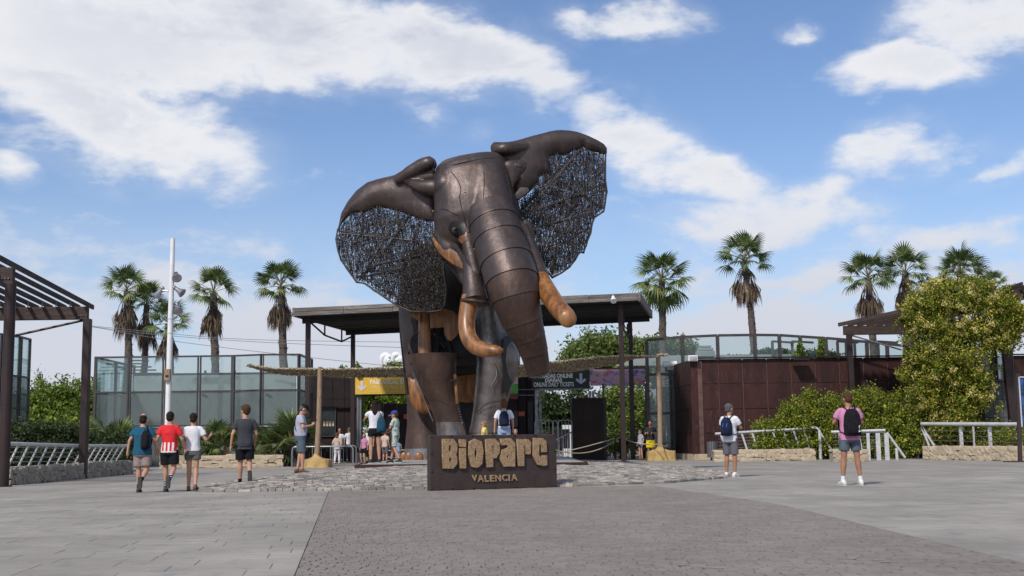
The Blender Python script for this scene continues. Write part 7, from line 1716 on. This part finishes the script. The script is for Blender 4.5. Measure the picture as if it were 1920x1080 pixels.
# woman with blue backpack and boy on the platform
p = person('woman in white top and black shorts with long dark hair raising a camera', 702, 868, 750.5, 32.0, rad(12), dict(top='white', bottom='black', leg=.42, wide=.10, shoe='shoeb', sole='sole_w', hair='hairb', long=.22, hem=.97, sleeve=.5), dict(elR=(.24, .16, 1.28), wrR=(.14, .30, 1.42), hdR=(-.4, .4, .5), elL=(-.24, .14, 1.26), wrL=(-.12, .30, 1.42), hdL=(.4, .4, .5), ankR=(.14, .0, .085), kneeR=(.12, .02, .5)), z0=PZ, girth=.94)
carried(p, 'backpack', 'petrol blue backpack hanging from the right shoulder of the woman in white', 'backpack', backpack('bluepack', .13, .21, .09, -.19, 1.06, .17, one=1), (.15, -.2, .85))
p = person('boy in violet blue cap and leafy patterned outfit reaching out his hands', 741, 866, 768, 32.2, rad(68), dict(top='floral', bottom='floral', leg=.9, wide=.10, shoe='shoeb', sole='sole_w', sock='sockb', sockh=.05, hair='hairbr', cap='cap', visor='shoew', hem=.86, sleeve=.6), dict(nod=rad(-12), elL=(-.22, .10, 1.13), wrL=(-.14, .33, 1.02), hdL=(.1, 1, -.1), elR=(.22, .08, 1.13), wrR=(.12, .34, 1.0), hdR=(-.1, 1, -.1), kneeR=(.10, .12, .50), ankR=(.10, .20, .085), kneeL=(-.10, -.02, .5), ankL=(-.10, -.22, .10)), z0=PZ, kid=.6, girth=.95)
# people half hidden by the sign
p = person('small fair haired child in yellow top just above the sign edge', 909, 865, 788, 31.2, rad(75), dict(top='yel2', bottom='yellow', leg=.5, shoe='shoew', hair='hairfair', bun=True, glasses=True, hem=.85), dict(), z0=PZ, kid=1.0, girth=1.05)
p = person('woman in white top with auburn hair and navy backpack standing behind the sign', 946, 866, 748, 32.3, rad(0), dict(top='white', bottom='ltblue', leg=1.9, wide=.09, shoe='shoew', hair='hairred', hairvol=1.1, long=.02, hem=.95, sleeve=.75), dict(elL=(-.25, -.03, 1.14), wrL=(-.27, .03, .90)), z0=PZ, girth=1.0)
carried(p, 'backpack', 'navy backpack of the auburn haired woman behind the sign', 'backpack', backpack('navy', .145, .21, .08, -.20, 1.20), (0, -.2, .95))
# right side
p = person('man in white shirt and grey shorts with folded arms in white trainers', 1371, 892, 756, 29.6, rad(-32), dict(top='white', bottom='greysh', leg=.93, wide=.095, shoe='shoew', sole='sole_w', hair='hairg', hem=.84, skin=SKIN2), dict(face=rad(-25), elL=(-.25, .10, 1.16), wrL=(.04, .22, 1.18), hdL=(1, .2, .1), elR=(.25, .10, 1.16), wrR=(-.02, .25, 1.22), hdR=(-1, .1, .1)), girth=1.02)
carried(p, 'backpack', 'black backpack with blue trim on the man in white', 'backpack', backpack('navy', .14, .22, .09, -.205, 1.20, trim='blue'), (0, -.2, .95))
p = person('man in pink shirt and short denim shorts seen from behind in white trainers', 1597, 908, 734.5, 23.6, rad(2), dict(top='pink', bottom='denim', leg=.66, wide=.095, shoe='shoew', sole='sole_w', sock='white', sockh=.09, hair='hairbr', hem=.84, skin=SKIN2, loose=.018), dict(face=rad(10), nod=rad(-14), elL=(-.27, .06, 1.18), wrL=(-.13, .28, 1.15), hdL=(.6, .6, .1), elR=(.27, .06, 1.18), wrR=(.13, .28, 1.15), hdR=(-.6, .6, .1), kneeL=(-.13, .0, .5), ankL=(-.17, -.02, .085), kneeR=(.13, .0, .5), ankR=(.17, -.02, .085)), girth=1.06)
def pinkpack(o, s, at):
    backpack('blackpack', .165, .255, .085, -.205, 1.18)(o, s, at)
    q = MB()
    for a, b in (((.07, 1.03), (.10, 1.06)), ((.10, 1.06), (.08, 1.09)), ((.075, 1.0), (.115, 1.01)), ((.085, 1.09), (.11, 1.12)), ((.07, 1.05), (.105, 1.02))): q.bar((a[0], -.322, a[1]), (b[0], -.322, b[1]), .014, .006, up=(0, 1, 0))
    L_(q, 'logo_print', 'shoew', o, s, at)
carried(p, 'backpack', 'large black backpack with small white mark on the man in pink', 'backpack', pinkpack, (0, -.2, .9))
# distant people, simpler pose, coarser skin
V2 = .022
person('man in dark printed shirt and bright yellow shorts holding a phone', 1221, 862, 788, 55.0, rad(165), dict(top='darktop', bottom='yellow', leg=.9, wide=.105, shoe='shoeb', hair='hairb', skin=SKIN2), dict(nod=rad(-20), elL=(-.24, .05, 1.14), wrL=(-.08, .25, 1.24), elR=(.24, .05, 1.14), wrR=(.08, .25, 1.24)), vox=V2, girth=1.05)
p = person('youngster in pale blue top and denim shorts beside the yellow shorts', 1202, 861, 804, 56.0, rad(120), dict(top='lav', bottom='denim', leg=.5, shoe='sandal', hair='hairg'), dict(), vox=V2, kid=.4)
person('girl in cream print top and white trousers walking away beyond the cobbles', 632, 869, 810, 56.0, rad(-8), dict(top='cream', bottom='white', leg=1.9, wide=.085, shoe='shoew', hair='hairred', hairvol=1.1, long=.06, sleeve=1.5, hem=.80), dict(kneeR=(.09, .1, .5), ankR=(.1, .1, .085), ankL=(-.1, -.14, .1)), vox=V2, kid=.3)
person('man in white shirt with dark bag straps near the ticket house', 655, 852, 801, 61.0, rad(20), dict(top='white', bottom='navy', leg=1.8, shoe='shoeb', hair='hairg', hairvol=.9), dict(), vox=V2)
person('woman in white with sunglasses near the counter window', 637, 852, 803, 61.2, rad(170), dict(top='white', bottom='black', leg=1.8, shoe='shoeb', hair='hairbr', long=.1, glasses=True), dict(), vox=V2)
person('woman in pink top with sunglasses sitting behind the ropes', 683, 868, 812, 54.0, rad(150), dict(top='pink', bottom='black', leg=.9, shoe='sandal', hair='hairfair', glasses=True), dict(kneeL=(-.12, .18, .56), kneeR=(.12, .18, .56), ankL=(-.12, .1, .085), ankR=(.12, .1, .085)), vox=V2, kid=.2)
person('dark haired person in white shirt behind the woman with long hair', 692, 866, 800, 57.0, rad(160), dict(top='white', bottom='black', leg=1.5, shoe='shoeb', hair='hairb'), dict(), vox=V2)
person('person in black behind the boy near the hind leg', 771, 868, 806, 52.0, rad(30), dict(top='black', bottom='black', leg=.8, shoe='shoeb', hair='hairb'), dict(), vox=V2, girth=1.05)
person('small child in pale blue behind the legs of the boy', 746, 866, 822, 52.5, rad(20), dict(top='ltblue', bottom='ltblue', leg=.8, shoe='shoew', hair='hairbr'), dict(), vox=V2, kid=.8)
person('grey haired person just visible over the sign beside the auburn haired woman', 968, 866, 804, 46.0, rad(140), dict(top='greysh', bottom='black', leg=1.8, shoe='shoeb', hair='hairg'), dict(), vox=V2)
person('striped top visitor behind the ropes between the woman and the boy', 722, 866, 806, 54.5, rad(-30), dict(top='cream', bottom='greysh', leg=.9, shoe='shoew', hair='hairbr'), dict(), vox=V2)
